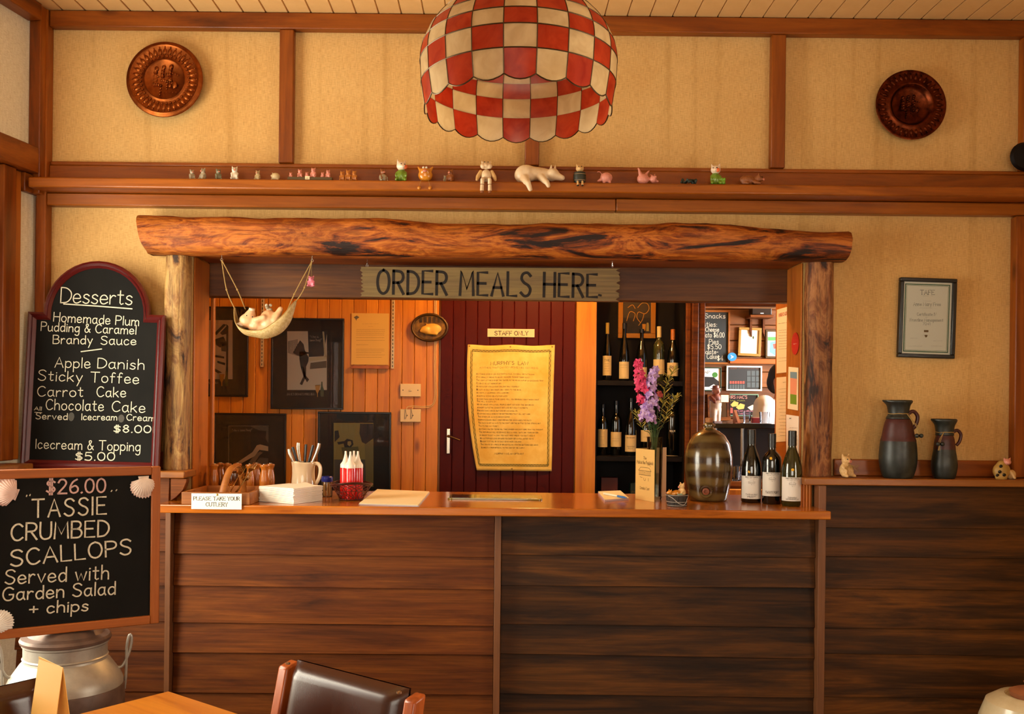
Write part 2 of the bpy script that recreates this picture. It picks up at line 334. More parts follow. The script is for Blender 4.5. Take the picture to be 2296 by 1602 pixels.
def logbark(name, axis, ca, cb_, cc):
    ca, cb_, cc = [tuple(a * b for a, b in zip(lin(c)[:3], (1, .94, .82))) for c in (ca, cb_, cc)]
    t = NT(name); tc = t.n('TexCoord'); mp = t.n('Mapping'); sc = [20.0] * 3; sc[axis] = 5.5; mp.inputs['Scale'].default_value = sc; t.l(tc, mp, 0, 3)
    n1 = t.n('TexNoise', i_Scale=.55, i_Detail=8.0, i_Roughness=.66, i_Distortion=.9); t.l(mp, n1)
    mf = t.n('Mapping'); sc = [70.0] * 3; sc[axis] = 6.0; mf.inputs['Scale'].default_value = sc; t.l(tc, mf, 0, 3); n2 = t.n('TexNoise', i_Scale=1.0, i_Detail=5.0, i_Roughness=.7); t.l(mf, n2)
    bg = t.n('TexNoise', i_Scale=3.0, i_Detail=3.0); t.l(tc, bg, 0, 3)
    c = t.ramp(n1, [(.40, ca), (.455, cb_), (.52, cc), (.60, cb_), (.66, cc)])
    c = t.mix(c, t.ramp(n2, [(.38, (.3, .25, .2)), (.52, (1, 1, 1))]), .65, 'MULTIPLY')
    c = t.mix(c, t.ramp(bg, [(.4, (.5, .47, .42)), (.6, (1, 1, 1))]), .6, 'MULTIPLY')
    t.l(c, t.b, 'Base Color'); t.b.inputs['Roughness'].default_value = .55; t.b.inputs['Specular IOR Level'].default_value = .35
    ad = t.n('Math', operation='ADD'); t.l(n1, ad); t.l(n2, ad, 1); t.bump(ad, .7, .006); return t.m
M = {}
M['burlap'] = burlap('burlap', 'd2a566', 'e0b87a')
M['burlap_lit_side'] = burlap('burlap_lit_side', 'ece4ca', 'f4ecd6')  # same burlap made paler, light on the left wall put into its colour
M['ceil'] = mott('ceiling_paint', 'd9ab6c', 'e4b97c', 6, .6, .05)
REDW = ['4c2208', '80400c', '9a5414', '6c360a']
M['trim_x'] = wood('trim_wood_x', REDW, 0, .38, var=.1, grain=.25)
M['trim_z'] = wood('trim_wood_z', REDW, 2, .38, var=.1, grain=.25)
M['trim_y'] = wood('trim_wood_y', REDW, 1, .38, var=.1, grain=.25)
M['shelf'] = wood('shelf_wood', ['5a2a08', '8c4a10', 'a25c1a', '70380c'], 0, .33, var=.05)
M['ledge'] = wood('ledge_wood', ['6a3a16', '8c5426', '9c6530', '7a431a'], 0, .35, var=.05)
M['counter'] = wood('counter_wood', ['74380a', 'aa5e16', 'c07422', '905010'], 0, .22, var=0, coat=.5, grain=.2, knots=False)
M['panel'] = wood('red_panel_wood', ['3a1c09', '623210', '7a4416', '50280c'], 0, .55, var=.16, spec=.2, grain=.75, bump=.5)
M['panel2'] = wood('dark_panel_wood', ['22130a', '402712', '6c4216', '2e1c0d'], 0, .55, var=.42, spec=.2, grain=.75, bump=.5)
M['strip'] = wood('strip_wood', ['5a3822', '7a5138', '6a452e'], 2, .5, var=0, knots=False)
M['log'] = logbark('log_wood', 0, '24100a', '8c4210', 'c4742a')
M['postl'] = logbark('split_log_grey', 2, '3a2413', '94683a', 'bc985e')
M['postr'] = logbark('split_log_red', 2, '33190c', '7c4622', 'ac7648')
M['header'] = wood('header_wood', ['3c1f07', '5c330c', '6e4112', '48270a'], 0, .5, var=0, knots=False, grain=.7, scale=.9)
M['jamb'] = wood('jamb_wood', ['7a3f12', 'a35c1f', 'b06a28', '8a4a16'], 2, .4, var=.05, grain=.15)
M['pine'] = wood('pine_wood', ['a8601c', 'cc8428', 'd89434', 'bc7020'], 2, .4, var=.12, grain=.15)
M['doorred'] = plain('door_paint', '480805', .5, spec=.15, bump=.1, bscale=80)
M['niche'] = plain('niche_paint', '0c0503', .6, spec=.2)
M['greywood'] = wood('weathered_wood', ['54452e', '76634a', '82704e', '60503a'], 0, .8, var=0, knots=False, grain=.5)
M['char'] = plain('char', '1c130c', .9)
M['chalk'] = mott('chalk', 'e8e0c8', 'b8b09a', 260, .95, 0, lo=.3, hi=.75)
M['slate'] = mott('slate', '0c0b09', '181613', 5, .85, .05, lo=.3, hi=.8, spec=.2)
M['maroon'] = plain('maroon_paint', '55100f', .28, coat=.4)
M['oak'] = wood('oak', ['8a4a20', 'a8602c', '9c5626'], 0, .45, var=.06, knots=False)
M['oakz'] = wood('oak_z', ['8a4a20', 'a8602c', '9c5626'], 2, .45, var=.06, knots=False)
M['white'] = plain('white_paper', 'ece6d8', .7)
M['cream'] = plain('cream_paper', 'e6d6ac', .7)
M['ink'] = plain('ink', '1c1a18', .7)
M['inkb'] = plain('brown_ink', '6a5028', .7)
M['black'] = plain('black_paint', '0e0c0b', .35)
M['mat_'] = plain('black_mat', '1c1712', .6)
M['steel'] = plain('steel', 'c8c4bc', .22, 1.0)
M['chrome'] = plain('chrome', 'a89c8c', .25, 1.0)
M['glass'] = glassy('clear_glass', (1, 1, 1), 1.0)
M['dark_eye'] = plain('eye_black', '0a0706', .2)
M['brass'] = plain('brass', 'b08a45', .3, 1.0)
# ================================================================== the room
def holed(mb, x0, x1, z0, z1, holes, y0, y1):
    xs = sorted({x0, x1} | {h[0] for h in holes} | {h[1] for h in holes}); zs = sorted({z0, z1} | {h[2] for h in holes} | {h[3] for h in holes})
    idx = {}; vs = []; fs = []
    def v(x, y, z):
        k = (round(x, 5), round(y, 5), round(z, 5))
        if k not in idx: idx[k] = len(vs); vs.append(k)
        return idx[k]
    def solid(i, j):
        if not (0 <= i < len(xs) - 1 and 0 <= j < len(zs) - 1): return False
        cx, cz = (xs[i] + xs[i + 1]) / 2, (zs[j] + zs[j + 1]) / 2
        return not any(h[0] < cx < h[1] and h[2] < cz < h[3] for h in holes)
    for i in range(len(xs) - 1):
        for j in range(len(zs) - 1):
            if not solid(i, j): continue
            a, b, c, d = xs[i], xs[i + 1], zs[j], zs[j + 1]
            fs.append((v(a, y0, c), v(b, y0, c), v(b, y0, d), v(a, y0, d))); fs.append((v(a, y1, d), v(b, y1, d), v(b, y1, c), v(a, y1, c)))
            if not solid(i - 1, j): fs.append((v(a, y1, c), v(a, y0, c), v(a, y0, d), v(a, y1, d)))
            if not solid(i + 1, j): fs.append((v(b, y0, c), v(b, y1, c), v(b, y1, d), v(b, y0, d)))
            if not solid(i, j - 1): fs.append((v(a, y1, c), v(b, y1, c), v(b, y0, c), v(a, y0, c)))
            if not solid(i, j + 1): fs.append((v(a, y0, d), v(b, y0, d), v(b, y1, d), v(a, y1, d)))
    return mb.add(vs, fs)
def bx(name, mat, x0, x1, y0, y1, z0, z1, bevel=.004, parent=None):
    cx, cy, cz = (x0 + x1) / 2, (y0 + y1) / 2, (z0 + z1) / 2
    return MB().box(x0 - cx, x1 - cx, y0 - cy, y1 - cy, z0 - cz, z1 - cz).build(name, mat, parent, (cx, cy, cz), bevel=bevel)
RX = 2.15                                              # right wall
CEIL = 3.02
M['floor'] = wood('floor_wood', ['3a2010', '5a3418', '6a4020'], 1, .4)
struct(bx('floor', M['floor'], -4.2, 4.2, -7.7, 3.8, -.1, 0, 0))
ceil = struct(root('ceiling', None, None))
ceil_slab = bx('ceiling_slab', M['ceil'], -4.2, 4.2, -7.7, .3, CEIL + .02, CEIL + .08, 0, ceil)
cb_me = MB().box(-.0447, .0447, -3.78, 3.78, 0, .02).mesh('ceiling_board')
for i in range(62):
    o = mkobj('ceiling_board', cb_me, M['ceil'], ceil, (-2.92 + .0912 * i, -3.78, CEIL), (0, 0, 0), bevel=.003, seg=1)
wb = MB().prism([(-1.97, 0), (-1.254, 0), (-1.254, 2.05), (1.233, 2.05), (1.233, 0), (2.3, 0), (2.3, 3.06), (-1.97, 3.06)], 0, .2).build('wall_back', M['burlap'], smooth=0)
struct(wb)
# left wall: its length runs along local x, its face is local -y
lrot = math.atan2(LW[1], LW[0])
def LB(name, mat, t0, t1, o0, o1, z0, z1, bevel=.004, parent=None):   # box on the left wall: t along it, o out of it
    m = MB(); P = [(*lwall(t, o), z) for z in (z0, z1) for t, o in ((t0, o0), (t1, o0), (t1, o1), (t0, o1))]
    c = sum((Vector(p) for p in P), Vector()) / 8
    m.add([Vector(p) - c for p in P], [(0, 1, 2, 3), (4, 7, 6, 5), (0, 4, 5, 1), (1, 5, 6, 2), (2, 6, 7, 3), (3, 7, 4, 0)])
    return m.build(name, mat, parent, c, bevel=bevel)
wl = holed(MB(), -.1, 7.6, 0, 3.06, [(.27, 2.02, .93, 2.1), (3.2, 5.2, .93, 2.1)], -.16, 0)
struct(wl.build('wall_left', M['burlap_lit_side'], loc=(*LC, 0), rot=(0, 0, lrot), smooth=0))
# local -y of that frame must look into the room
struct(holed(MB(), -7.5, .2, 0, 3.06, [(-3.35, -1.45, .95, 2.15)], -.16, 0).build('wall_right', M['burlap'], loc=(RX, 0, 0), rot=(0, 0, PI / 2), smooth=0))
struct(holed(MB(), -4.0, 4.0, 0, 3.06, [(-2.05, 1.05, .95, 2.55)], -.16, 0).build('wall_front', M['burlap'], loc=(0, -7.5, 0), smooth=0))
def window(n, L, z0, z1, loc, rot):
    r = struct(root('window_%d' % n, None, None, loc, rot)); t = .05
    for a in ((0, t, z0, z1), (L - t, L, z0, z1), (t, L - t, z0, z0 + t), (t, L - t, z1 - t, z1), (L / 2 - t / 2, L / 2 + t / 2, z0 + t, z1 - t)):
        MB().box(a[0], a[1], -.03, .03, a[2], a[3]).build('window_frame', M['trim_z'], r, bevel=.004)
    for a, b in ((t, L / 2 - t / 2), (L / 2 + t / 2, L - t)):
        MB().box(a, b, -.003, .003, z0 + t, z1 - t).build('pane', M['glass'], r)
    return r
p = lwall(.27, -.08); window(1, 1.75, .93, 2.1, (*p, 0), (0, 0, lrot))
window(2, 1.9, .95, 2.15, (RX + .09, -1.45, 0), (0, 0, -PI / 2))
window(3, 3.1, .95, 2.55, (-2.05, -7.58, 0), (0, 0, 0))
p = lwall(3.2, -.08); window(4, 2.0, .93, 2.1, (*p, 0), (0, 0, lrot))
# trims of the left wall
_tn = [0]
def trim(fn, *a, **k):
    _tn[0] += 1; return struct(fn('trim_%d' % _tn[0], *a, **k))
trim(LB, M['trim_z'], 0.001, .082, 0, .05, 2.268, CEIL)
trim(LB, M['trim_z'], 0.001, .034, 0, .05, 0, 2.267)
trim(LB, M['trim_y'], .09, 6.8, 0, .06, 2.955, CEIL)
trim(LB, M['trim_y'], .084, 6.8, 0, .05, 2.345, 2.45)
trim(LB, M['trim_y'], .084, .135, 0, .025, 2.268, 2.343)
trim(LB, M['jamb'],   .137, .19, 0, .012, 1.21, 2.343)
trim(LB, M['trim_z'], .192, .265, 0, .03, 1.21, 2.343)
trim(LB, M['ledge'], .2, 2.1, .0, .12, 1.17, 1.2)
# trims of the back wall
trim(bx, M['trim_x'], -1.83, RX, -.045, 0, 2.953, CEIL - .002)
trim(bx, M['trim_z'], -1.872, -1.832, -.055, 0, 1.172, CEIL - .002)
for xa, xb in ((625, 657), (1178, 1210), (1730, 1762)):
    trim(bx, M['trim_z'], (xa - CX - 7) / 550 * .99, (xb - CX - 7) / 550 * .99, -.038, 0, 2.414, 2.953)
trim(bx, M['trim_z'], 2.10, RX, -.05, 0, 2.414, 2.953)
trim(bx, M['trim_z'], 2.075, RX, -.05, 0, 1.172, 2.228)
trim(bx, M['trim_x'], -1.832, RX, -.022, 0, 2.398, 2.414)
trim(bx, M['trim_x'], -1.832, RX, -.03, 0, 2.323, 2.397)
trim(bx, M['shelf'], -1.832, .46, -.05, 0, 2.23, 2.279)
trim(bx, M['shelf'], .462, RX, -.05, 0, 2.23, 2.279)
o = bx('wall_shelf', M['shelf'], -1.86, RX, -.15, -.001, 2.281, 2.321, .006)
tag(o, 'long reddish brown wooden shelf carrying the row of pig figurines', 'shelf')
# ------------------------------------------------------------------ lower panelling
wc = struct(root('wall_counter_front', None, None))
def planks(x0, x1, zs, mat, yf=-.12, skew=.004):
    for i in range(len(zs) - 1):
        zt, zb = zs[i], zs[i + 1]; a, b = random.uniform(-skew, skew), random.uniform(-skew, skew); L = x1 - x0; cx = (x0 + x1) / 2; m = MB()
        ov = .012
        m.add([(-L / 2, yf - .013, zb - ov + a), (L / 2, yf - .013, zb - ov + b), (L / 2, yf + .006, zb - ov + b), (-L / 2, yf + .006, zb - ov + a),
               (-L / 2, yf + .003, zt), (L / 2, yf + .003, zt), (L / 2, yf + .012, zt), (-L / 2, yf + .012, zt)],
              [(0, 3, 2, 1), (4, 5, 6, 7), (0, 1, 5, 4), (1, 2, 6, 5), (2, 3, 7, 6), (3, 0, 4, 7)])
        m.build('plank', mat, wc, (cx, 0, 0), bevel=.0015, seg=1)
planks(-1.279, -.014, [1.021, .857, .729, .584, .469, .311, .16, .012], M['panel'])
planks(.013, 1.252, [1.021, .868, .743, .591, .471, .314, .165, .012], M['panel2'])
planks(1.282, RX, [1.141, .988, .871, .746, .593, .487, .319, .165, .012], M['panel2'])
planks(-1.95, -1.302, [1.141, .99, .86, .73, .59, .47, .31, .16, .012], M['panel'])
for xa, xb, zt in ((-1.301, -1.28, 1.021), (-.0135, .0125, 1.021), (1.2525, 1.2815, 1.141)):
    bx('strip', M['strip'], xa, xb, -.165, -.1, .005, zt, .002, wc)
bx('backing', M['panel2'], -1.95, RX, -.106, -.04, .002, 1.02, 0, wc)
bx('backing', M['panel2'], 1.2825, RX, -.106, -.002, 1.021, 1.141, 0, wc)
bx('backing', M['panel2'], -1.95, -1.31, -.106, -.002, 1.021, 1.141, 0, wc)
ct = MB(); CO = [(-1.30, -.28), (1.262, -.28), (1.262, -.003), (1.224, -.003), (1.224, .38), (-1.245, .38), (-1.245, -.003), (-1.30, -.003)]; n = len(CO)
ct.add([(x, y, 0) for x, y in CO] + [(x, y, .032) for x, y in CO], [tuple(range(n))[::-1], tuple(range(n, 2 * n))] + [(i, (i + 1) % n, n + (i + 1) % n, n + i) for i in range(n)])
ct = ct.build('counter_top', M['counter'], None, (0, 0, 1.021), bevel=.004)
tag(ct, 'long polished orange brown wooden serving counter top below the opening', 'counter')
for xa, xb, nm in ((-1.93, -1.232, 'short dark wooden ledge behind the two blackboards'), (1.2, RX, 'wooden ledge carrying two dark jugs at the right wall')):
    tag(bx('wall_ledge', M['ledge'], xa, xb, -.155, -.001, 1.142, 1.17, .004), nm, 'ledge')
trim(bx, M['trim_x'], 1.36, 2.074, -.02, 0, 1.171, 1.238)
trim(bx, M['trim_x'], -1.83, -1.36, -.02, 0, 1.171, 1.238)
# fluted block and curved bracket under the ledge ends
r = root('fluted_block', 'small fluted orange wooden block on the counter beside the dark stripped pillar', 'block', (1.217, -.075, 1.053))
for i in range(4): MB().tube([(-.018 + .012 * i, -.03, 0), (-.018 + .012 * i, -.03, .088)], .0066, 8).build('flute', M['jamb'], r)
MB().box(-.026, .026, -.03, .06, 0, .088).build('block_core', M['jamb'], r)
m = MB(); m.prism([(0, .118), (.062, .118), (.062, .10), (.05, .06), (.022, .02), (0, 0)], -.018, .018)
tag(m.build('ledge_bracket', M['panel'], None, (-1.285, -.13, 1.0535 - .03 + .001), bevel=.002), 'curved dark wooden bracket under the left ledge by the cutlery box', 'bracket')
bpy.data.objects['ledge_bracket'].location = (-1.288, -.13, 1.0535 - .0005); bpy.data.objects['ledge_bracket'].scale = (1, 1, .74)
# ------------------------------------------------------------------ log lintel, split log posts, soffit and header
def loglintel():
    m = MB(); x0, x1 = -1.436, 1.379; N, n = 90, 26
    tops = [(310, 483), (560, 486), (760, 487), (850, 485), (900, 492), (980, 501), (1100, 502), (1240, 503), (1500, 499), (1640, 504), (1740, 511), (1840, 521), (1900, 520)]
    def topz(X):
        x = X / 3.87 * F + CX
        for (a, b), (c, d) in zip(tops, tops[1:]):
            if a <= x <= c or (c == 1900 and x > c) or (a == 310 and x < a): y = b + (d - b) * (x - a) / (c - a); break
        return W(x, y, 3.9).z
    vs = []; fs = []
    for j in range(N + 1):
        u = j / N
        for k in range(n):
            a = 2 * PI * k / n; ca, sa = math.cos(a), math.sin(a)
            X = x0 + (x1 - x0) * u
            if j == 0: X += .045 * (-sa) * .5 + .02 - .012 * abs(ca)
            if j == N: X += .008 * sa
            zt = topz(X); zb = 2.03; zc = (zt + zb) / 2 + .004; h = (zt - zc)
            sq = lambda q: math.copysign(abs(q) ** .8, q)
            y = -.066 - .078 * sq(ca); z = zc + h * sq(sa) * (1.0 if sa > 0 else 1.15)
            nn = noise.noise(Vector((X * 5, y * 16, z * 16))) * .008 + noise.noise(Vector((X * 14, y * 50, z * 50))) * .0035
            if ca > -.3: y -= nn * 1.4 * ca; z += nn * sa * (sa > 0)
            y = min(y, -.002); z = max(z, 2.031)
            if j in (0, N): pass
            vs.append((X, y, z))
    for j in range(N):
        for k in range(n):
            l = (k + 1) % n; fs.append((j * n + k, j * n + l, (j + 1) * n + l, (j + 1) * n + k))
    fs.append(tuple(range(n))); fs.append(tuple(N * n + k for k in range(n))[::-1])
    m.add(vs, [f[::-1] for f in fs])
    return m.build('log_lintel', M['log'], smooth=50)
tag(loglintel(), 'long rough barked log beam over the serving opening', 'beam')
def post(xa, xb, mat, label, seed):
    m = MB(); n, N = 14, 40; cx = (xa + xb) / 2; h = (xb - xa) / 2
    def f(u, v):
        a = PI * u; z = 1.1705 + (2.03 - 1.1705) * v
        dx = h * -math.copysign(abs(math.cos(a)) ** .55, math.cos(a)); dy = -.012 - .062 * abs(math.sin(a)) ** .55
        q = noise.noise(Vector((dx * 40 + seed, dy * 40, z * 7))) * .007 + noise.noise(Vector((dx * 90, seed, z * 3))) * .004
        side = noise.noise(Vector((seed, math.copysign(1, dx), z * 4))) * .006
        return (dx * (1 + q * 2) + side * (abs(dx) > h * .5), min(dy + q, -.004), z)
    m.grid(n, N, f); b = len(m.v)
    m.f.append(tuple(range(n + 1))[::-1]); m.f.append(tuple(N * (n + 1) + i for i in range(n + 1)))
    m.f += [(j * (n + 1), (j + 1) * (n + 1), (j + 1) * (n + 1) + n, j * (n + 1) + n) for j in range(N)]
    m.v = [Vector((p.x, p.y, p.z - 1.1705)) for p in m.v]
    return tag(m.build('split_log_post', mat, None, (cx, 0, 1.1705), smooth=50), label, 'post')
post(-1.352, -1.256, M['postl'], 'greyish rough split log post left of the opening beside the desserts board', 3.3)
post(1.236, 1.342, M['postr'], 'dark red brown split log post right of the opening beside the certificate wall', 9.1)
trim(bx, M['trim_x'], -1.25, 1.229, .0, .2, 2.037, 2.0495)                       # soffit lining
trim(bx, M['jamb'], -1.2535, -1.246, .0, .2, 1.054, 2.036)                      # lining of the opening sides
trim(bx, M['jamb'], 1.225, 1.2325, .0, .2, 1.054, 2.036)
trim(bx, M['header'], -1.33, 1.33, .205, .27, 1.895, 2.15)
trim(bx, M['jamb'], -1.262, -1.247, .272, .3, 1.054, 1.95)
# ------------------------------------------------------------------ behind the opening
BY = 1.8
def BX(x): return (x - CX) * (CAMD + BY) / F
def BZ(y): return CAMZ - (y - CY) * (CAMD + BY) / F
wbar = MB(); holed(wbar, -1.85, 4.0, 0, 2.7, [(.567, 1.094, .28, 2.35), (1.207, 2.3, .95, 2.037)], BY + .02, BY + .1)
wbar = struct(wbar.build('wall_bar', M['pine'], smooth=0))
bw = .0722; pm = MB().box(-bw / 2 + .0008, bw / 2 - .0008, 0, .019, 0, 2.68).mesh('pine_board')
for i in range(20):
    mkobj('pine_board', pm, M['pine'], wbar, (BX(985) - .006 - bw * (i + .5), BY, .005), bevel=.0025, seg=1)
struct(bx('wall_bar_left', M['pine'], -1.93, -1.86, .21, 3.7, 0, 2.7, 0))
struct(holed(MB(), .21, 3.7, 0, 2.7, [(1.5, 2.9, 1.2, 2.5)], -.08, 0).build('wall_bar_right', M['panel'], loc=(4.0, 0, 0), rot=(0, 0, PI / 2), smooth=0))
window(5, 1.4, 1.2, 2.5, (4.04, 1.5, 0), (0, 0, PI / 2))
struct(bx('ceiling_bar', M['ceil'], -1.93, 4.08, .21, 3.8, 2.701, 2.76, 0))
# red plank door
door = struct(root('door_1', None, None, (0, BY, 0))); dx0, dx1 = BX(987), BX(1288); nb = 11; dw = (dx1 - dx0) / nb
dm = MB().box(-dw / 2 + .0006, dw / 2 - .0006, -.012, .018, .01, 2.12).mesh('door_board')
for i in range(nb): mkobj('door_board', dm, M['doorred'], door, (dx0 + dw * (i + .5), 0, 0), bevel=.0035, seg=1)
h = W(1005, 990, 5.77); hr = MB().box(-.011, .011, -.008, 0, -.075, .075).build('handle_plate', M['chrome'], door, (h.x, -.012, h.z), bevel=.003)
MB().tube([(0, 0, .03), (0, -.035, .03), (.02, -.045, .027), (.07, -.05, .008)], [.008, .008, .007, .006], 8).build('lever', M['chrome'], hr)
trim(bx, M['pine'], BX(1290), .5665, BY - .03, BY + .02, 0, 2.3)
for i, (xa, xb, yy) in enumerate(((1.0945, 1.125, -.02), (1.1255, 1.165, -.045), (1.1655, 1.206, -.03))):
    trim(bx, M['panel'], xa, xb, BY + yy, BY + .02, 0, 2.3, .006)
trim(bx, M['panel'], 1.2065, 2.3, BY - .02, BY + .02, 2.038, 2.1)
# black niche with shelves
ni = root('wine_niche', 'tall black shelf niche holding wine bottles right of the red door', 'shelf', (.8305, BY, .3))
m = MB().box(-.262, -.254, 0, .33, 0, 2.03); m.build('side_panel', M['niche'], ni)
MB().box(.254, .262, 0, .33, 0, 2.03).build('side_panel', M['niche'], ni)
MB().box(-.2539, .2539, .31, .33, 0, 2.03).build('back_panel', M['niche'], ni)
SH1, SH2 = BZ(851), BZ(1021)
for z in (SH1, SH2, .72): MB().box(-.2535, .2535, -.0, .309, z - .3 - .03, z - .3).build('niche_shelf', M['niche'], ni, bevel=.002)
# right partition carrying the notices
trim(bx, M['jamb'], 1.262, 1.30, .275, .5, 1.0535, 2.15)
# lamp inside the bar
lp = root('bar_lamp', 'round opal lamp on the bar ceiling behind the header beam', 'lamp', (.25, .95, 2.7))
MB().lathe([(0, 0), (.09, 0), (.09, -.025), (.03, -.03), (.03, -.05)][::-1], 20).build('lamp_base', M['white'], lp)
t = NT('lamp_globe'); t.b.inputs['Emission Color'].default_value = lin('ffb050'); t.b.inputs['Emission Strength'].default_value = 6
MB().ell((0, 0, -.12), .08).build('lamp_globe', t.m, lp)
l = bpy.data.lights.new('bar_bulb', 'POINT'); l.energy = 60; l.color = (1, .55, .17); l.shadow_soft_size = .09
lo = bpy.data.objects.new('bar_bulb', l); COL.objects.link(lo); lo.parent = lp; lo.location = (0, 0, -.26)
# ================================================================== placing print and paint on a surface
CAM = Vector((0, -CAMD, CAMZ))
def mat_of(loc, rot=(0, 0, 0)): return Matrix.LocRotScale(Vector(loc), Euler(rot), None)
def PL(mt, x, y, yl=0.0):                      # local x, z of the point of a surface (local plane y = yl) seen at that pixel
    iv = mt.inverted(); o = iv @ CAM; d = iv.to_3x3() @ (W(x, y, 1.0) - CAM)
    t = (yl - o.y) / d.y; p = o + d * t; return (p.x, p.z)
def line(mb, mt, txt, x0, y0, x1, y1, hpx, wd, yl=0.0, **kw):   # a line of lettering between two baseline points
    a = PL(mt, x0, y0, yl); b = PL(mt, x1, y1, yl); c = PL(mt, x0, y0 - hpx, yl)
    h = math.hypot(c[0] - a[0], c[1] - a[1]); L = math.hypot(b[0] - a[0], b[1] - a[1]); an = math.atan2(b[1] - a[1], b[0] - a[0])
    S = write(txt, h, 0, 0, 'l', width=L, **kw); ca, sa = math.cos(an), math.sin(an)
    mb.rib([[(a[0] + p[0] * ca - p[1] * sa, a[1] + p[0] * sa + p[1] * ca) for p in q] for q in S], wd, y=yl - .0006)
def stroke(mb, mt, pts, wd, yl=0.0): mb.rib([[PL(mt, *p, yl) for p in pts]], wd, y=yl - .0006)
# ================================================================== hanging lamp
t = NT('red_capiz')
def capiz(name, ca, cb_):
    t = NT(name); tc = t.n('TexCoord'); nz = t.n('TexNoise', i_Scale=22.0, i_Detail=4.0, i_Distortion=1.2); oi = t.n('ObjectInfo')
    ad = t.n('VectorMath', operation='ADD'); t.l(tc, ad, 0, 3); t.l(oi, ad, 1, 5); t.l(ad, nz)
    r = t.ramp(nz, [(.3, ca), (.7, cb_)]); t.l(r, t.b, 'Base Color'); t.b.inputs['Roughness'].default_value = .3; t.bump(nz, .15)
    tr = t.n('BsdfTranslucent'); t.l(r, tr); mx = t.n('MixShader', i_0=.55); t.l(t.b, mx, 1); t.l(tr, mx, 2); t.l(mx, t.t.nodes['Material Output']); return t.m
bpy.data.materials.remove(t.m)
M['capred'] = capiz('red_capiz', 'b43214', 'd0542a'); M['capcream'] = capiz('cream_capiz', 'd4ba8c', 'e6d2a8')
M['came'] = plain('lead_came', '4a3418', .4, .7)
lx = W(1162, 190, 2.25)
lamp = root('hanging_lamp', 'large red and cream chequered shell panel lamp shade hanging from the ceiling', 'lamp', (lx.x, -1.75, 2.119), (R(-2.5), 0, 0))
def sp(q):                                     # shade profile by row number
    T = [(.214, .008), (.2225, .060), (.2255, .110)]
    if q <= 2: i = min(int(q), 1); f = q - i; return tuple(T[i][k] + (T[i + 1][k] - T[i][k]) * f for k in (0, 1))
    A = [0, 12.5, 24, 37, 51, 66, 80]; i = min(int(q - 2), 5); f = q - 2 - i; a = R(A[i] + (A[i + 1] - A[i]) * f)
    return (.2255 * math.cos(a), .110 + .17 * math.sin(a))
NP = 20; ST = 2 * PI / NP
for row in range(8):
    m = MB(); g = .0012
    def fn(u, v, row=row):
        q = row + v; r_, z_ = sp(q); a = (u - .5) * (ST - g / max(r_, .05) * 2)
        if row == 0 and v < .99: z_ -= (1 - v) * .012 * (1 - (2 * u - 1) ** 2)
        return (r_ * math.sin(a), -r_ * math.cos(a), z_)
    m.grid(6, 3, fn); nb_ = len(m.v); m.v += [p_ * 1.0 + Vector((-p_.x, -p_.y, 0)).normalized() * .0016 for p_ in m.v]; m.f += [tuple(nb_ + k for k in q_[::-1]) for q_ in m.f]; me = m.mesh('shade_panel')
    for p_ in me.polygons: p_.use_smooth = True
    for i in range(NP):
        o = bpy.data.objects.new('shade_panel', me); COL.objects.link(o); o.parent = lamp; o.rotation_euler = (0, 0, i * ST)
        if not me.materials: me.materials.append(M['capred'])
        o.material_slots[0].link = 'OBJECT'; o.material_slots[0].material = M['capred'] if (i + row) % 2 == 0 else M['capcream']
m = MB()
for i in range(NP): m.tube([(r_ * math.sin((i + .5) * ST), -r_ * math.cos((i + .5) * ST), z_) for r_, z_ in [sp(k / 3) for k in range(25)]], .0014, 5)
for row in range(1, 9):
    r_, z_ = sp(row); m.tube([(r_ * math.sin(2 * PI * k / 72), -r_ * math.cos(2 * PI * k / 72), z_) for k in range(72)], .0015, 5, True)
r_, z_ = sp(0); L = []
for i in range(NP):
    for k in range(6):
        u = k / 6; a = (i + u - .5) * ST; L.append((r_ * math.sin(a), -r_ * math.cos(a), z_ - .012 * (1 - (2 * u - 1) ** 2)))
m.tube(L, .0016, 5, True); m.build('lead_came', M['came'], lamp)
MB().lathe([(.042, .275), (.045, .287), (.03, .302), (.012, .307), (.012, .345), (0, .35)], 20).build('cap', M['brass'], lamp)
MB().tube([(0, 0, .345), (0, .039, CEIL - 2.119)], .004, 6).build('cord', M['black'], lamp)
MB().ell((0, 0, .18), (.035, .035, .05)).build('bulb', plain('opal_bulb', 'e8e0d0', .3), lamp)
l = bpy.data.lights.new('shade_fill', 'POINT'); l.energy = .8; l.color = (1, .82, .55); l.shadow_soft_size = .04  # weak fill light added to brighten the inside of the unlit shade
lo = bpy.data.objects.new('shade_fill', l); COL.objects.link(lo); lo.parent = lamp; lo.location = (0, 0, .10)
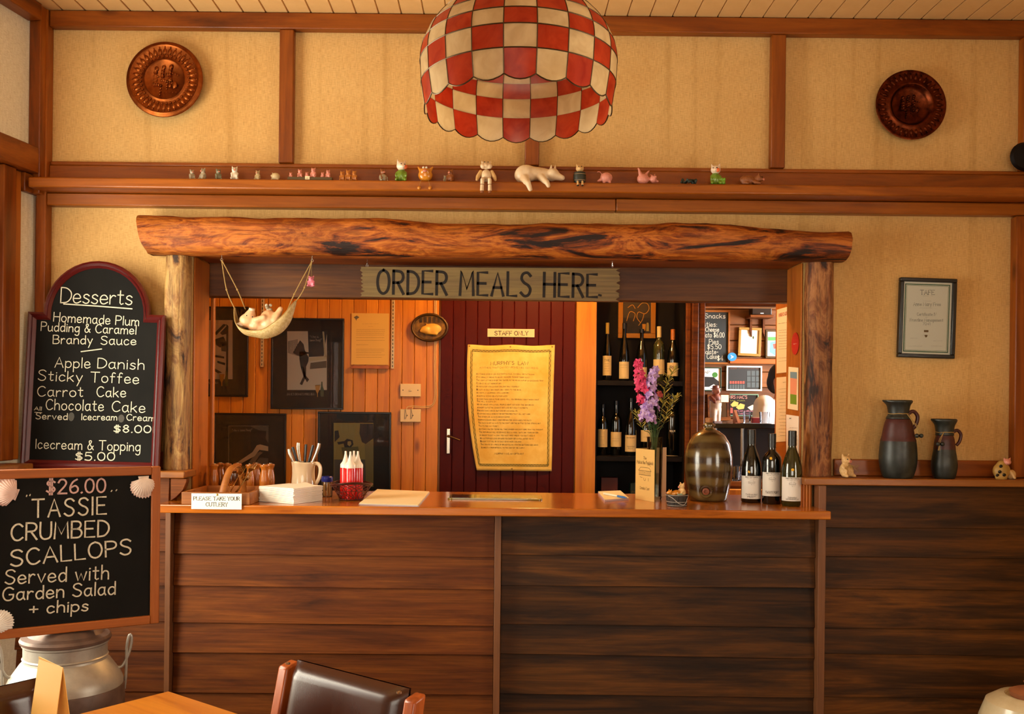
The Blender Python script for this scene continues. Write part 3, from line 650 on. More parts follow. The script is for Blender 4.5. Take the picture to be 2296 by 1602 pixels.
# ================================================================== copper plates
M['copper'] = mott('copper', '7a3c18', '9a5426', 30, .42, .1, metal=1.0)
M['copper2'] = mott('dark_copper', '3a180c', '6a3018', 40, .36, .1, metal=1.0)
def plate(px_, py_, r, mat, label, style, lean):
    c = W(px_, py_, 3.955); o = root('copper_plate', label, 'plate', c, (PI / 2 + lean, 0, 0)); k = r
    if style == 0: pr = [(0, -.010), (.5, -.010), (.53, -.003), (.56, -.007), (.62, -.009), (.86, -.001), (.9, .004), (.94, -.001), (.985, -.002), (1, -.006), (.985, -.012), (.6, -.02), (0, -.02)]
    else: pr = [(0, -.022), (.47, -.022), (.55, -.012), (.585, 0.0), (.62, .002), (.66, -.002), (.92, -.006), (.96, -.003), (1, -.006), (.98, -.012), (.6, -.03), (0, -.03)]
    MB().lathe([(a * k, b) for a, b in pr], 64).build('dish', mat, o, smooth=60)
    m = MB(); n = 36
    for i in range(n):
        a = 2 * PI * i / n; rr = (.74 if style == 0 else .79) * k; x, y = rr * math.sin(a), rr * math.cos(a)
        m.ell((x, y, -.004), (.05 * k, .085 * k, .006), (0, 0, -a), 8, 5)
        m.ell((x * 1.13, y * 1.13, -.002), (.025 * k, .03 * k, .005), (0, 0, -a), 6, 4)
    if style == 0:
        for i in range(n): a = 2 * PI * (i + .5) / n; m.ell((.63 * k * math.sin(a), .63 * k * math.cos(a), -.006), (.03 * k, .04 * k, .004), (0, 0, -a), 6, 4)
    m.build('rim_relief', mat, o)
    m = MB(); z = -.008 if style == 0 else -.02; q = k * (1.0 if style == 0 else .82)
    def person(x, y, s, lean=0.0, sit=True):
        m.ell((x + .02 * s, y + .2 * s, z), (.05 * s, .06 * s, .006)); m.limb((x, y + .12 * s, z), .05 * s, (x - .02 * s, y - .12 * s, z), .065 * s, 3)
        m.limb((x, y + .06 * s, z), .025 * s, (x + (.16 + lean) * s, y - .02 * s, z), .02 * s, 3)
        m.limb((x - .02 * s, y - .14 * s, z), .035 * s, (x + (.12 if sit else .03) * s, y - .16 * s, z), .03 * s, 3)
        m.limb((x + (.12 if sit else .03) * s, y - .16 * s, z), .03 * s, (x + .1 * s, y - .36 * s, z), .022 * s, 3)
    person(-.24 * q, .04 * q, q * 1.2); person(-.05 * q, .12 * q, q * 1.0, .02); person(.14 * q, .14 * q, q * 1.0, .04, False)
    m.limb((.02 * q, -.06 * q, z), .018 * q, (.24 * q, -.06 * q, z), .018 * q, 4); m.ell((.26 * q, -.14 * q, z), (.07 * q, .09 * q, .006)); m.limb((-.02 * q, -.33 * q, z), .012 * q, (.3 * q, -.33 * q, z), .012 * q, 4)
    m.ell((.14 * q, -.16 * q, z), (.045 * q, .05 * q, .006))
    m.v = [Vector((p.x, p.y, z + (p.z - z) * .3 if abs(p.z - z) > .006 else p.z)) for p in m.v]
    m.build('centre_relief', mat, o)
    return o
plate(368, 177, .155, M['copper'], 'bright copper embossed plate at the upper left of the wall', 0, -.04)
plate(2044, 234, .143, M['copper2'], 'dark copper embossed plate with raised inner ring at the upper right of the wall', 1, -.04)
c = W(2312, 350, 3.93); o = MB().lathe([(0, 0), (.05, 0), (.058, .006), (.05, .02), (0, .028)], 24).build('wooden_boss', M['niche'], None, (RX - .052, -.052, c.z), (PI / 2, 0, 0))
tag(o, 'dark round wooden boss on the corner post above the shelf end', 'ornament')
# ================================================================== framed certificate
c = W(2077.5, 714, 3.988); rt = (0, R(1.3), 0); MT = mat_of(c, rt)
ce = root('framed_certificate', 'black framed certificate with green border on the right wall', 'certificate', c, rt)
hw, hh, fw = .115, .162, .0155
for a in ((-hw, hw, hh - fw, hh), (-hw, hw, -hh, -hh + fw), (-hw, -hw + fw, -hh + fw, hh - fw), (hw - fw, hw, -hh + fw, hh - fw)):
    MB().box(a[0], a[1], -.014, .010, a[2], a[3]).build('frame_bar', M['black'], ce, bevel=.003)
MB().box(-hw + fw, hw - fw, 0, .008, -hh + fw, hh - fw).build('certificate_paper', plain('cert_paper', 'f2f1de', .6), ce)
M['green'] = plain('green_print', '2e6a4c', .6)
m = MB(); iw, ih = hw - fw, hh - fw
for q, wd in ((.010, .0042), (.015, .0014)): m.rib([[(-iw + q, -ih + q), (iw - q, -ih + q)], [(iw - q, -ih + q), (iw - q, ih - q)], [(iw - q, ih - q), (-iw + q, ih - q)], [(-iw + q, ih - q), (-iw + q, -ih + q)]], wd, y=-.0008)
m.build('green_border', M['green'], ce)
m = MB(); k = 2.966; C_ = lambda s, x0, x1, y, h, wd, **kw: line(m, MT, s, 1820 + x0 / k, 580 + y / k, 1820 + x1 / k, 580 + (y + (x1 - x0) * .008) / k, h / k, wd, 0, **kw)
C_('TAFE', 722, 815, 240, 30, .0016, serif=True); m.build('heading', plain('dark_green_print', '16382a', .6), ce); m = MB()
C_('~8', 738, 812, 250, 7, .0004); C_('~23', 740, 795, 284, 7, .0004); C_('Anne Mary Free', 676, 858, 314, 22, .0010, serif=True); C_('~26', 718, 806, 331, 7, .0004)
C_('Certificate IV', 700, 828, 380, 19, .0009, serif=True); C_('in', 758, 770, 394, 7, .0004); C_('Frontline Management', 653, 874, 418, 19, .0009, serif=True); C_('7041', 738, 787, 443, 18, .0009, serif=True)
C_('~8', 735, 790, 512, 8, .0004); C_('~13', 652, 705, 532, 7, .0004); C_('~9', 810, 872, 550, 7, .0004); C_('~21', 642, 735, 584, 7, .0004); C_('~18', 795, 868, 584, 7, .0004)
m.build('lettering', plain('grey_print', '4a4c3a', .6), ce)
m = MB()
for dx in (-.006, 0, .006): m.ell((dx, -.0006, -.0525), (.0035, .0005, .005), nu=8, nv=5)
m.poly([(-.006, -.068), (.006, -.068), (.005, -.074), (0, -.079), (-.005, -.074)], -.001); m.build('crest', M['inkb'], ce)
MB().box(-iw, iw, -.006, -.0045, -ih, ih).build('glass_pane', M['glass'], ce)
# ================================================================== hanging wooden sign
c = W(1100.5, 637, 4.08); rt = (0, R(-.0), 0); MT = mat_of(c, rt)
sg = root('hanging_sign', 'weathered grey wooden sign reading ORDER MEALS HERE hanging under the log', 'sign', c, rt)
TL, TR, BR, BL = PL(MT, 808, 599), PL(MT, 1392, 603), PL(MT, 1390, 677), PL(MT, 808, 666)
def jag(a, b, n, sgn):
    out = []
    for i in range(n + 1):
        f = i / n; e = (a[0] + (b[0] - a[0]) * f, a[1] + (b[1] - a[1]) * f); d = random.uniform(.004, .02) if i % 2 else random.uniform(0, .004)
        out.append((e[0] + sgn * d, e[1]))
    return out
m = MB(); m.prism(jag(TL, BL, 16, 1) + jag(BR, TR, 16, -1), -.011, .011); m.build('sign_board', M['greywood'], sg, smooth=0, bevel=.0015, seg=1)
m = MB(); line(m, MT, 'ORDER MEALS HERE', 846, 658, 1338, 667, 52, .0115, -.0112, jit=.03, gap=2.6, space=5.5); stroke(m, MT, [(1343, 662), (1347, 663)], .009, -.0112)
m.build('lettering', M['char'], sg)
for px_ in (823, 1373):
    p = PL(MT, px_, 598); zt = 2.0365 - c.z; m = MB(); L = zt - p[1] + .006
    m.tube([(p[0] + .004 * math.cos(a), 0, p[1] + .003 + .006 * math.sin(a)) for a in [i * PI / 6 for i in range(12)]], .0011, 5, True)
    m.tube([(p[0], .004 * math.cos(a), p[1] + .0125 + .006 * math.sin(a)) for a in [i * PI / 6 for i in range(12)]], .0011, 5, True)
    m.tube([(p[0], 0, zt), (p[0], 0, zt - .006), (p[0] + .002, 0, zt - .010)], .0012, 5); m.build('hook', M['steel'], sg)
# ================================================================== desserts blackboard
c = Vector((W(203, 1058, 3.86).x - .008, -.118, 1.1706)); rt = (R(-3.2), R(.9), 0); MT = mat_of(c, rt)
db = root('dessert_blackboard', 'arched maroon framed blackboard listing desserts standing on the ledge', 'blackboard', c, rt)
ARC = [(PI - PI * i / 20) for i in range(21)]; kz = .012
def outl(a, b, r, z0, z1): return [(-a, z0), (-a, z1), (-b, z1)] + [(r * math.cos(t_), .619 + r * math.sin(t_)) for t_ in ARC] + [(b, z1), (a, z1), (a, z0)]
O = outl(.272, .212, .211, 0, .620); I = outl(.240, .184, .184, .034, .590); n = len(O)
m = MB(); rings = [([p for p in O], 0.0), (O, -.020), ([(o_[0] * .72 + i_[0] * .28, o_[1] * .72 + i_[1] * .28) for o_, i_ in zip(O, I)], -.026), ([(o_[0] * .5 + i_[0] * .5, o_[1] * .5 + i_[1] * .5) for o_, i_ in zip(O, I)], -.018), ([(o_[0] * .3 + i_[0] * .7, o_[1] * .3 + i_[1] * .7) for o_, i_ in zip(O, I)], -.023), (I, -.012), (I, 0.0)]
vs = [(p[0], y, p[1]) for pts, y in rings for p in pts]; fs = []
for j in range(len(rings)):
    for i in range(n):
        a, b = j * n + i, j * n + (i + 1) % n; j2 = (j + 1) % len(rings); fs.append((a, b, j2 * n + (i + 1) % n, j2 * n + i))
m.add(vs, fs); m.build('frame', M['maroon'], db, smooth=25)
MB().prism([(p[0] * 1.02, p[1]) for p in I], -.010, -.001).build('slate_panel', M['slate'], db, smooth=0)
def D(s, x0, y0, x1, y1, h, wd=.0034, **kw): m = MB(); line(m, MT, s, x0, y0, x1, y1, h * .88, wd, -.0105, jit=.035, **kw); m.build('lettering', M['chalk'], db)
D('Desserts', 136, 679, 296, 684, 38, .0042, gap=1.4); u1 = MB(); stroke(u1, MT, [(143, 682), (220, 687), (296, 693)], .0045, -.0105); u1.build('underline', M['chalk'], db)
D('Homemade Plum', 120, 721, 311, 731, 23); D('Pudding & Caramel', 92, 742, 305, 750, 22); D('Brandy', 119, 771, 207, 772, 22); D('Sauce', 226, 773, 305, 774, 22); u1 = MB(); stroke(u1, MT, [(182, 789), (228, 783)], .004, -.0105); u1.build('underline', M['chalk'], db)
D('Apple', 123, 824, 202, 826, 26); D('Danish', 219, 826, 323, 829, 26); D('Sticky', 85, 853, 184, 857, 26); D('Toffee', 203, 857, 311, 861, 26); D('Carrot', 84, 889, 186, 890, 25); D('Cake', 217, 890, 282, 891, 25); D('Chocolate', 103, 919, 232, 922, 27); D('Cake', 251, 923, 325, 926, 27)
D('All', 77, 920, 93, 921, 9, .0026); u1 = MB(); stroke(u1, MT, [(78, 925), (94, 926)], .0024, -.0105); u1.build('underline', M['chalk'], db); D('Served', 80, 940, 151, 942, 16, .003); D('Icecream', 183, 942, 262, 943, 16, .003); D('Cream', 284, 943, 347, 945, 16, .003)
D('$8.00', 255, 970, 338, 971, 18, .004); D('Icecream & Topping', 80, 1006, 314, 1012, 24); D('$5.00', 169, 1033, 257, 1033, 20, .004)
m = MB()
for q in ((160, 935, 7, 10), (272, 939, 7, 9)): a = PL(MT, q[0], q[1], -.0105); m.poly([(a[0] + q[2] * .00176 * math.cos(t_ * .5), a[1] + q[3] * .00176 * math.sin(t_ * .5)) for t_ in range(12)], -.011)
m.build('chalk_smudge', plain('chalk_dust', '4a4741', .9), db)
# ================================================================== milk can with the scallops blackboard on it
M['galv'] = mott('galvanised', '8e8880', 'bab4a8', 9, .42, .25, metal=.4, lo=.3, hi=.7)
M['galvd'] = mott('rusty_band', '54423a', '745c50', 14, .5, .25, metal=.3)
cc = Vector((-1.34, -.95, 0))
can = root('milk_can', 'old galvanised milk can under the scallops blackboard', 'milk can', cc)
MB().lathe([(0, 0), (.165, 0), (.172, .015), (.172, .03), (.168, .035), (.168, .46)], 40).build('body', M['galv'], can)
MB().lathe([(.171, .46), (.1735, .465), (.1735, .555), (.171, .56)], 40).build('band', M['galvd'], can)
MB().lathe([(.169, .5), (.169, .572), (.160, .592), (.131, .634), (.1225, .642), (.1215, .648), (.125, .652), (.1215, .656), (.1215, .688), (.126, .692), (.126, .698), (.118, .698)], 40).build('shoulder', M['galv'], can)
MB().lathe([(.12, .693), (.131, .7), (.133, .708), (.128, .716), (.11, .722), (.10, .7355), (.085, .7415), (0, .7415)], 40).build('lid', M['galvd'], can)
for s in (-1, 1):
    pts = catmull([(s * .150, 0, .60), (s * .166, -.0, .605), (s * .185, 0, .645), (s * .192, 0, .685), (s * .186, 0, .70), (s * .178, 0, .665), (s * .176, 0, .58), (s * .1715, 0, .53)], 5)
    MB().tube(pts, .0045, 8).build('handle', M['galv'], can, rot=(0, 0, R(24)))
c = Vector((-1.2875, -1.01, .7422)); rt = (0, 0, R(31)); MT = mat_of(c, rt)
sb = root('special_blackboard', 'square wooden framed blackboard advertising crumbed scallops standing on the milk can', 'blackboard', c, rt)
hw, H, fw = .246, .497, .027
for a in ((-hw, -hw + fw, 0, H, 'oakz'), (hw - fw, hw, 0, H, 'oakz'), (-hw + fw, hw - fw, 0, fw, 'oak'), (-hw + fw, hw - fw, H - fw, H, 'oak')):
    MB().box(a[0], a[1], -.014, .010, a[2], a[3]).build('frame_bar', M[a[4]], sb, bevel=.003)
MB().box(-hw + fw, hw - fw, -.004, .006, fw, H - fw).build('slate_panel', M['slate'], sb)
M['chalkp'] = mott('pink_chalk', 'e0b8b0', 'b89088', 260, .95, 0, lo=.3, hi=.75)
def D(s, x0, y0, x1, y1, h, wd=.0052, **kw): m = MB(); line(m, MT, s, x0, y0, x1, y1, h, wd, -.0045, jit=.03, **kw); m.build('lettering', M['chalkp' if s[0] == '$' else 'chalk'], sb)
D('$26.00', 104, 1108, 236, 1104, 31)
D('TASSIE', 72, 1161, 238, 1153, 40, gap=2.6); D('"', 61, 1122, 70, 1120, 10, .003); D('"', 250, 1110, 263, 1108, 9, .003)
D('CRUMBED', 25, 1213, 243, 1203, 38); D('SCALLOPS', 24, 1271, 294, 1243, 36); D('Served with', 11, 1311, 243, 1299, 32, .0042); D('Garden Salad', 6, 1348, 258, 1333, 30, .0042); D('+ chips', 66, 1378, 197, 1370, 26, .0042)
# scallop shells
def shellmat(name, ca, cb_):
    t = NT(name); tc = t.n('TexCoord'); gr = t.n('TexGradient', gradient_type='SPHERICAL'); mp = t.n('Mapping'); mp.inputs['Scale'].default_value = (14, 14, 14); t.l(tc, mp, 0, 3); t.l(mp, gr)
    nz = t.n('TexNoise', i_Scale=40.0); t.l(tc, nz, 0, 3); c = t.mix(t.ramp(gr, [(.1, ca), (.6, cb_)]), t.ramp(nz, [(.3, (.8, .72, .68)), (.6, (1, 1, 1))]), .5, 'MULTIPLY')
    t.l(c, t.b, 'Base Color'); t.b.inputs['Roughness'].default_value = .4; return t.m
SHM = [shellmat('shell_pink', 'd8968a', 'f0dccc'), shellmat('shell_rose', 'e0b4aa', 'e8c8bc'), shellmat('shell_white', 'ece2d4', 'f4eee4')]
def shell(px_, py_, s, rot, mat, label):
    a = PL(MT, px_, py_, -.0045); p = MT @ Vector((a[0], -.0046, a[1]))
    o = root('scallop_shell', label, 'shell', p, (0, 0, 0)); o.rotation_euler = (Euler(rt).to_matrix() @ Euler((0, rot, 0)).to_matrix()).to_euler()
    m = MB(); n = 17
    def f(u, v):
        a = R(-105 + 210 * u); rr = .5 * (1 + .08 * math.cos(u * n * 2 * PI)) if v > .02 else .5
        ra = v ** .8; wv = 1.0 + .035 * math.cos(u * n * 2 * PI) * v
        sc = 1 - .13 * abs(2 * u - 1) ** 4
        x = math.sin(a) * .52 * ra * wv * sc; z = -.32 + (math.cos(a) * .5 + .3) * ra * wv * sc
        y = -.04 - .17 * (1 - (2 * ra - .85) ** 2 * .75) * (1 - .35 * (2 * u - 1) ** 2) - .014 * math.cos(u * n * 2 * PI) * v
        return (x * s, min(y + .1 * v ** 3, -.01) * s, z * s)
    m.grid(102, 12, f); m.build('valve', mat, o, smooth=180).modifiers.new('t', 'SOLIDIFY').thickness = -.0015
    MB().prism([(-.2 * s, -.36 * s), (.2 * s, -.36 * s), (.17 * s, -.22 * s), (-.17 * s, -.22 * s)], -.075 * s, -.002).build('hinge', mat, o, bevel=.001)
    return o
shell(322, 1089, .082, R(178), SHM[0], 'pink and white scallop shell at the upper right corner of the special board')
shell(14, 1103, .088, R(-70), SHM[1], 'rose pink scallop shell at the upper left corner of the special board')
shell(0, 1397, .075, R(75), SHM[2], 'white scallop shell at the lower left corner of the special board')
# ================================================================== dining table, menu card, chairs, crock
M['table'] = wood('table_wood', ['b0661a', 'cc8226', 'd8902e'], 0, .3, var=0, knots=False, grain=.15, coat=.3)
tc_ = Vector((-.83, -1.64, 0)); th = R(-35)
ax = Vector((math.cos(R(-62)), math.sin(R(-62)), 0)) ; ax = Vector((math.sin(R(52)), -math.cos(R(52)), 0)); ay = Vector((-ax.y, ax.x, 0)) * -1
ctr = W(378, 1558, 2.36) * 1.0; ctr.z = 0; ctr = ctr + ax * .45 + ay * .40
ta = root('dining_table', 'orange varnished wooden dining table with a corner pointing at the counter', 'table', ctr, (0, 0, math.atan2(ax.y, ax.x)))
MB().box(-.45, .45, -.40, .40, .725, .75).build('table_top', M['table'], ta, bevel=.004)
for sx in (-1, 1):
    for sy in (-1, 1): MB().box(sx * .38 - .03, sx * .38 + .03, sy * .33 - .03, sy * .33 + .03, 0, .725).build('leg', M['oakz'], ta, bevel=.004)
for sy in (-1, 1): MB().box(-.35, .35, sy * .33 - .012, sy * .33 + .012, .64, .725).build('apron', M['oak'], ta)
for sx in (-1, 1): MB().box(sx * .38 - .012, sx * .38 + .012, -.3, .3, .64, .725).build('apron', M['oak'], ta)
M['ycard'] = plain('yellow_card', 'e6b45a', .6)
p = W(108, 1560, 2.12); mc = root('menu_card', 'folded yellow menu card standing on the dining table', 'menu', (p.x + .005, p.y, .75), (0, 0, R(-38)))
MB().prism([(-.052, 0), (.052, 0), (.05, .128), (-.052, .135)], 0, .0012).build('card_front', M['ycard'], mc, rot=(R(-8), 0, 0), loc=(0, -.018, 0))
MB().prism([(-.052, 0), (.052, 0), (.05, .128), (-.052, .135)], 0, .0012).build('card_back', M['ycard'], mc, rot=(R(8), 0, 0), loc=(0, .018, 0))
M['leather'] = plain('brown_leather', '3c1c10', .26, spec=.55, bump=.05, bscale=300)
M['chairw'] = wood('chair_wood', ['8a4018', 'b05a28', 'a04e20'], 2, .35, var=0, knots=False, coat=.2)
def chair(label, loc, rot, w_=.41, top=.905):
    o = root('dining_chair', label, 'chair', loc, rot, 'leather chairs at the dining table'); hw = w_ / 2   # seat towards -y, backrest at +y
    for s in (-1, 1):
        MB().add([(s * hw - .017, -.012, 0), (s * hw + .017, -.012, 0), (s * hw + .017, .024, 0), (s * hw - .017, .024, 0),
                  (s * hw - .017, -.02, .45), (s * hw + .017, -.02, .45), (s * hw + .017, .03, .45), (s * hw - .017, .03, .45),
                  (s * hw - .017, .055, top - .01), (s * hw + .017, .055, top - .01), (s * hw + .017, .095, top), (s * hw - .017, .095, top)],
                 [(0, 3, 2, 1), (0, 1, 5, 4), (1, 2, 6, 5), (2, 3, 7, 6), (3, 0, 4, 7), (4, 5, 9, 8), (5, 6, 10, 9), (6, 7, 11, 10), (7, 4, 8, 11), (8, 9, 10, 11)]).build('back_post', M['chairw'], o, bevel=.006)
        MB().box(s * hw - .018, s * hw + .018, -.35, -.315, 0, .43).build('front_leg', M['chairw'], o, bevel=.004)
        MB().box(s * hw - .01, s * hw + .01, -.313, -.022, .36, .42).build('side_rail', M['chairw'], o)
        MB().lathe([(0, 0), (.006, 0), (.006, .004), (0, .006)], 10).build('bolt', M['steel'], o, loc=(s * (hw - .026), .05, top + .002))
    MB().box(-hw + .019, hw - .019, -.345, -.325, .36, .42).build('front_rail', M['chairw'], o)
    ih = hw - .024; zb = .56
    def pad(sgn):
        def f(u, v):
            x = -ih + 2 * ih * u; z = zb + (top + .006 - zb) * v; fu, fv = 1 - abs(2 * u - 1), 1 - abs(2 * v - 1); ru, rv = 1 - (1 - min(fu / .24, 1)) ** 2.4, 1 - (1 - min(fv / .24, 1)) ** 2.4; bulge = .034 * ru * rv - .011 * (min(fu / .9, 1) ** 2) * (min(fv / .9, 1) ** 2)
            return (x, .02 + .075 * (z - .45) / (top - .45) - .012 + sgn * (.003 + bulge) - .0, z)
        return f
    m = MB(); m.grid(40, 36, pad(-1)); m.grid(40, 36, pad(1), flip=True); m.build('backrest', M['leather'], o, smooth=80)
    def sf(u, v): e = (1 - (2 * u - 1) ** 8) * (1 - (2 * v - 1) ** 8); return (-hw + .02 + 2 * (hw - .02) * u, -.36 + .34 * v, .43 + .045 * math.sqrt(max(e, 0)))
    m = MB(); m.grid(20, 20, sf); m.add([(-hw + .02, -.36, .425), (hw - .02, -.36, .425), (hw - .02, -.02, .425), (-hw + .02, -.02, .425)], [(3, 2, 1, 0)]); m.build('seat', M['leather'], o, smooth=60)
    return o
a, b = W(632, 1484, 2.46), W(930, 1562, 2.18); mid = (a + b) / 2; yaw = math.atan2(b.y - a.y, b.x - a.x)
chair('brown leather dining chair with wooden posts in front of the counter panelling', (mid.x - .036, mid.y - .06, 0), (0, 0, yaw), .43, .80)
chair('dark leather dining chair mostly cut off behind the yellow menu card', (-1.10, -1.94, 0), (0, 0, R(54)), .42, .80)
M['crock'] = mott('crock_glaze', 'b8a684', 'd0c2a0', 7, .25, .05, coat=.3)
p = W(2318, 1540, 3.15); cr = root('stoneware_crock', 'cream stoneware crock with brown lid at the lower right corner', 'crock', (p.x, p.y, 0))
MB().lathe([(0, 0), (.13, 0), (.145, .02), (.165, .2), (.168, .36), (.160, .45), (.14, .505), (.105, .528), (.085, .53), (.08, .524), (.0, .524)], 40).build('body', M['crock'], cr)
MB().lathe([(.068, .5245), (.072, .54), (.055, .548), (.03, .55), (.024, .558), (.03, .572), (.022, .58), (0, .581)], 28).build('lid', plain('terracotta', '8a5230', .6), cr)
# ================================================================== on the counter
CT = 1.053
M['wineglass'] = plain('dark_bottle_glass', '070907', .06, spec=.6, coat=.5)
M['greenglass'] = plain('olive_bottle_glass', '23240a', .06, spec=.6, coat=.5)
M['paleglass'] = plain('pale_bottle_glass', '3a3c1c', .06, spec=.6, coat=.5)
M['label_w'] = plain('label_paper', 'dcd6cc', .6); M['label_c'] = plain('cream_label', 'd8bf86', .6); M['dot'] = plain('yellow_dot', 'e0a818', .5)
M['tiny'] = plain('label_print', '3a3430', .7)
def cyl(r): return lambda x, z: (r * math.sin(x / r), -r * math.cos(x / r), z)
def bottle(label, loc, H, r, shape, glass, cap, lab, texts, group, dot=None, capm=None, yaw=0.0, edge=None):
    o = root('wine_bottle', label, 'bottle', loc, (0, 0, yaw), group)
    if shape == 'b': pr = [(0, .004), (.9, 0), (1, .02), (1, .46), (.93, .54), (.72, .65), (.46, .74), (.36, .79), (.335, .86), (.335, .97), (.37, .972), (.37, .995), (.3, 1), (0, 1)]
    elif shape == 'x': pr = [(0, .004), (.92, 0), (1, .02), (1, .60), (.95, .66), (.72, .715), (.42, .75), (.37, .78), (.35, .97), (.39, .972), (.39, .995), (.3, 1), (0, 1)]
    else: pr = [(0, .004), (.92, 0), (1, .02), (1, .40), (.9, .50), (.62, .66), (.42, .76), (.37, .82), (.36, .97), (.4, .972), (.4, .995), (.3, 1), (0, 1)]
    MB().lathe([(a * r, b * H) for a, b in pr], 28).build('glass_body', glass, o, smooth=50)
    MB().lathe([(.40 * r, cap * H), (.405 * r, H * .998), (.32 * r, H * 1.003), (0, H * 1.003)], 20).build('capsule', capm or M['black'], o)
    z0, z1 = lab; a = 1.25
    MB().lathe([(r + .0006, z0), (r + .0006, z1)], 20, a0=-a, a1=a).build('paper_label', edge or M['label_w'], o)
    m = MB()
    for s_, z, h, w_ in texts: m.rib(write(s_, h, 0, z, width=w_, serif=h > .0035 and s_[0] != '~'), max(h * .15, .0007), cyl(r + .0012))
    # little inn drawn on the label
    if texts: m.build('label_print', M['tiny'], o)
    if dot is not None:
        m = MB(); rr = dot[2]; q = .0058; m.add([(rr * math.sin(dot[0] / rr), -rr * math.cos(dot[0] / rr) - .001, dot[1])] + [(rr * math.sin((dot[0] + q * math.cos(t_)) / rr), -rr * math.cos((dot[0] + q * math.cos(t_)) / rr) - .001, dot[1] + q * math.sin(t_)) for t_ in [i * PI / 8 for i in range(16)]], [(0, 1 + i, 1 + (i + 1) % 16) for i in range(16)]); m.build('price_dot', M['dot'], o)
    return o
def inn(m, r, z, s):                             # small line drawing of an inn with verandah posts
    f = cyl(r + .0012); L = [[(-1, 0), (1, 0)], [(-.9, 0), (-.9, .4)], [(.9, 0), (.9, .4)], [(-1.05, .4), (1.05, .4)], [(-1.05, .4), (-.7, .7), (.7, .7), (1.05, .4)], [(-.3, .7), (-.3, .85), (-.15, .85), (-.15, .7)], [(.3, .7), (.3, .85), (.45, .85), (.45, .7)], [(-.1, 0), (-.1, .28), (.1, .28), (.1, 0)]]
    L += [[(x, 0), (x, .38)] for x in (-.7, -.5, -.3, .3, .5, .7)] + [[(-.2, -.2), (-.1, -.45), (.1, -.45), (.15, -.25)], [(.6, -.2), (.6, -.42)]]
    m.rib([[(p[0] * s, z + p[1] * s) for p in q] for q in L], .0006, f)
gp = 'wine bottles standing on the counter'
for i, (x, yb, yt, r, shape, gl, l0, l1, tx, lb, dot) in enumerate((
    (1684, 1131, 968, .0405, 'b', 'wineglass', 1123, 1071, [('TASMANIAN', .0325, .0052, .050), ('PINOT', .0235, .0048, .032)], 'dark wine bottle labelled Tasmanian Pinot on the counter beside the stoneware jug', (-.010, .128)),
    (1730, 1134, 977, .0385, 'x', 'wineglass', 1117, 1063, [('TAWNY PORT', .045, .0080, .056)], 'dark square shouldered wine bottle labelled Tawny Port between two others on the counter', (-.006, .186)),
    (1775, 1139, 971, .0405, 'b', 'greenglass', 1128, 1074, [('TASMANIAN', .0340, .0042, .034), ('SAUVIGNON BLANC', .0265, .0042, .052)], 'olive green wine bottle labelled Sauvignon Blanc at the counter end', (0, .146)))):
    p = ON(x, yb - 2, CT); d = p.y + CAMD + r; c = W(x, yb, d); sc = d / F; H = (yb - yt) * sc
    z0, z1 = (yb - l0) * sc + .002, (yb - l1) * sc
    o = bottle(lb, (c.x, c.y, CT + .0002), H, r, shape, M[gl], .80, (z0, z1), tx + [('PUB IN THE PADDOCK', z1 - .007, .0042, .054), ('~19', z1 - .0125, .0026, .044), ('~20', z0 + .011, .0022, .040), ('~5', z0 + .005, .0022, .016)], gp, None, yaw=math.atan2(-c.x, 4.0) * .8)
    m = MB(); inn(m, r, z1 - .030, .0135); m.build('label_drawing', M['tiny'], o)
    if i == 1: MB().lathe([(r + .0009, z0), (r + .0009, z1)], 6, a0=1.0, a1=1.25).build('label_edge', plain('yellow_edge', 'c8c020', .5), o)
    dz = dot[1]; f = dz / H; rr = r * (1 if f < .46 else .8 if i != 1 else .97)
    rr = r * (.985 if i != 1 else .9); ang = dot[0] / rr
    MB().ell((0, 0, 0), (.0058, .0012, .0058), nu=16).build('price_dot', M['dot'], o, (rr * math.sin(ang), -rr * math.cos(ang) + .0 if i != 1 else -rr * math.cos(ang) - .002, dz), (R(-8 if i != 1 else -12), 0, 0))
# stoneware jug
def banded(name):
    t = NT(name); tc = t.n('TexCoord'); wv = t.n('TexWave', wave_type='BANDS', bands_direction='Z', i_Scale=5.6, i_Distortion=2.5, i_Detail=3.0); t.l(tc, wv, 0, 3)
    nz = t.n('TexNoise', i_Scale=18.0, i_Detail=5.0); t.l(tc, nz, 0, 3); c = t.mix(t.ramp(wv, [(.2, '3c2812'), (.8, '64512c')]), t.ramp(nz, [(.3, (.6, .55, .5)), (.7, (1, 1, 1))]), .6, 'MULTIPLY')
    t.l(c, t.b, 'Base Color'); t.b.inputs['Roughness'].default_value = .22; t.b.inputs['Coat Weight'].default_value = .4; t.bump(nz, .1); return t.m
d = 4.1; c = W(1588, 1115, d); sj = root('stoneware_jug', 'large banded brown stoneware jug with cork and tap hole on the counter', 'jug', (c.x, c.y, CT + .0003))
MB().lathe([(0, 0), (.074, 0), (.079, .008), (.083, .03), (.094, .085), (.100, .14), (.0985, .185), (.088, .235), (.066, .272), (.042, .291), (.024, .298), (.019, .304), (.019, .309), (.026, .312), (.026, .317), (.019, .32), (.017, .326), (0, .326)], 44).build('body', banded('banded_stoneware'), sj, smooth=60)
MB().lathe([(0, .322), (.0145, .322), (.016, .343), (.013, .346), (0, .346)], 16).build('cork', mott('cork', '8a5230', 'b07848', 60, .9, .3), sj)
a = R(-18); pz = .045; n_ = Vector((math.sin(a), -math.cos(a), 0)); q = n_ * .087; tx = Vector((math.cos(a), math.sin(a), 0))
L = [q + tx * (.021 * math.cos(t_)) + Vector((0, 0, pz + .021 * math.sin(t_))) for t_ in [i * PI / 10 for i in range(20)]]
MB().tube(L, .008, 8, True).build('tap_ring', banded('banded_ring'), sj)
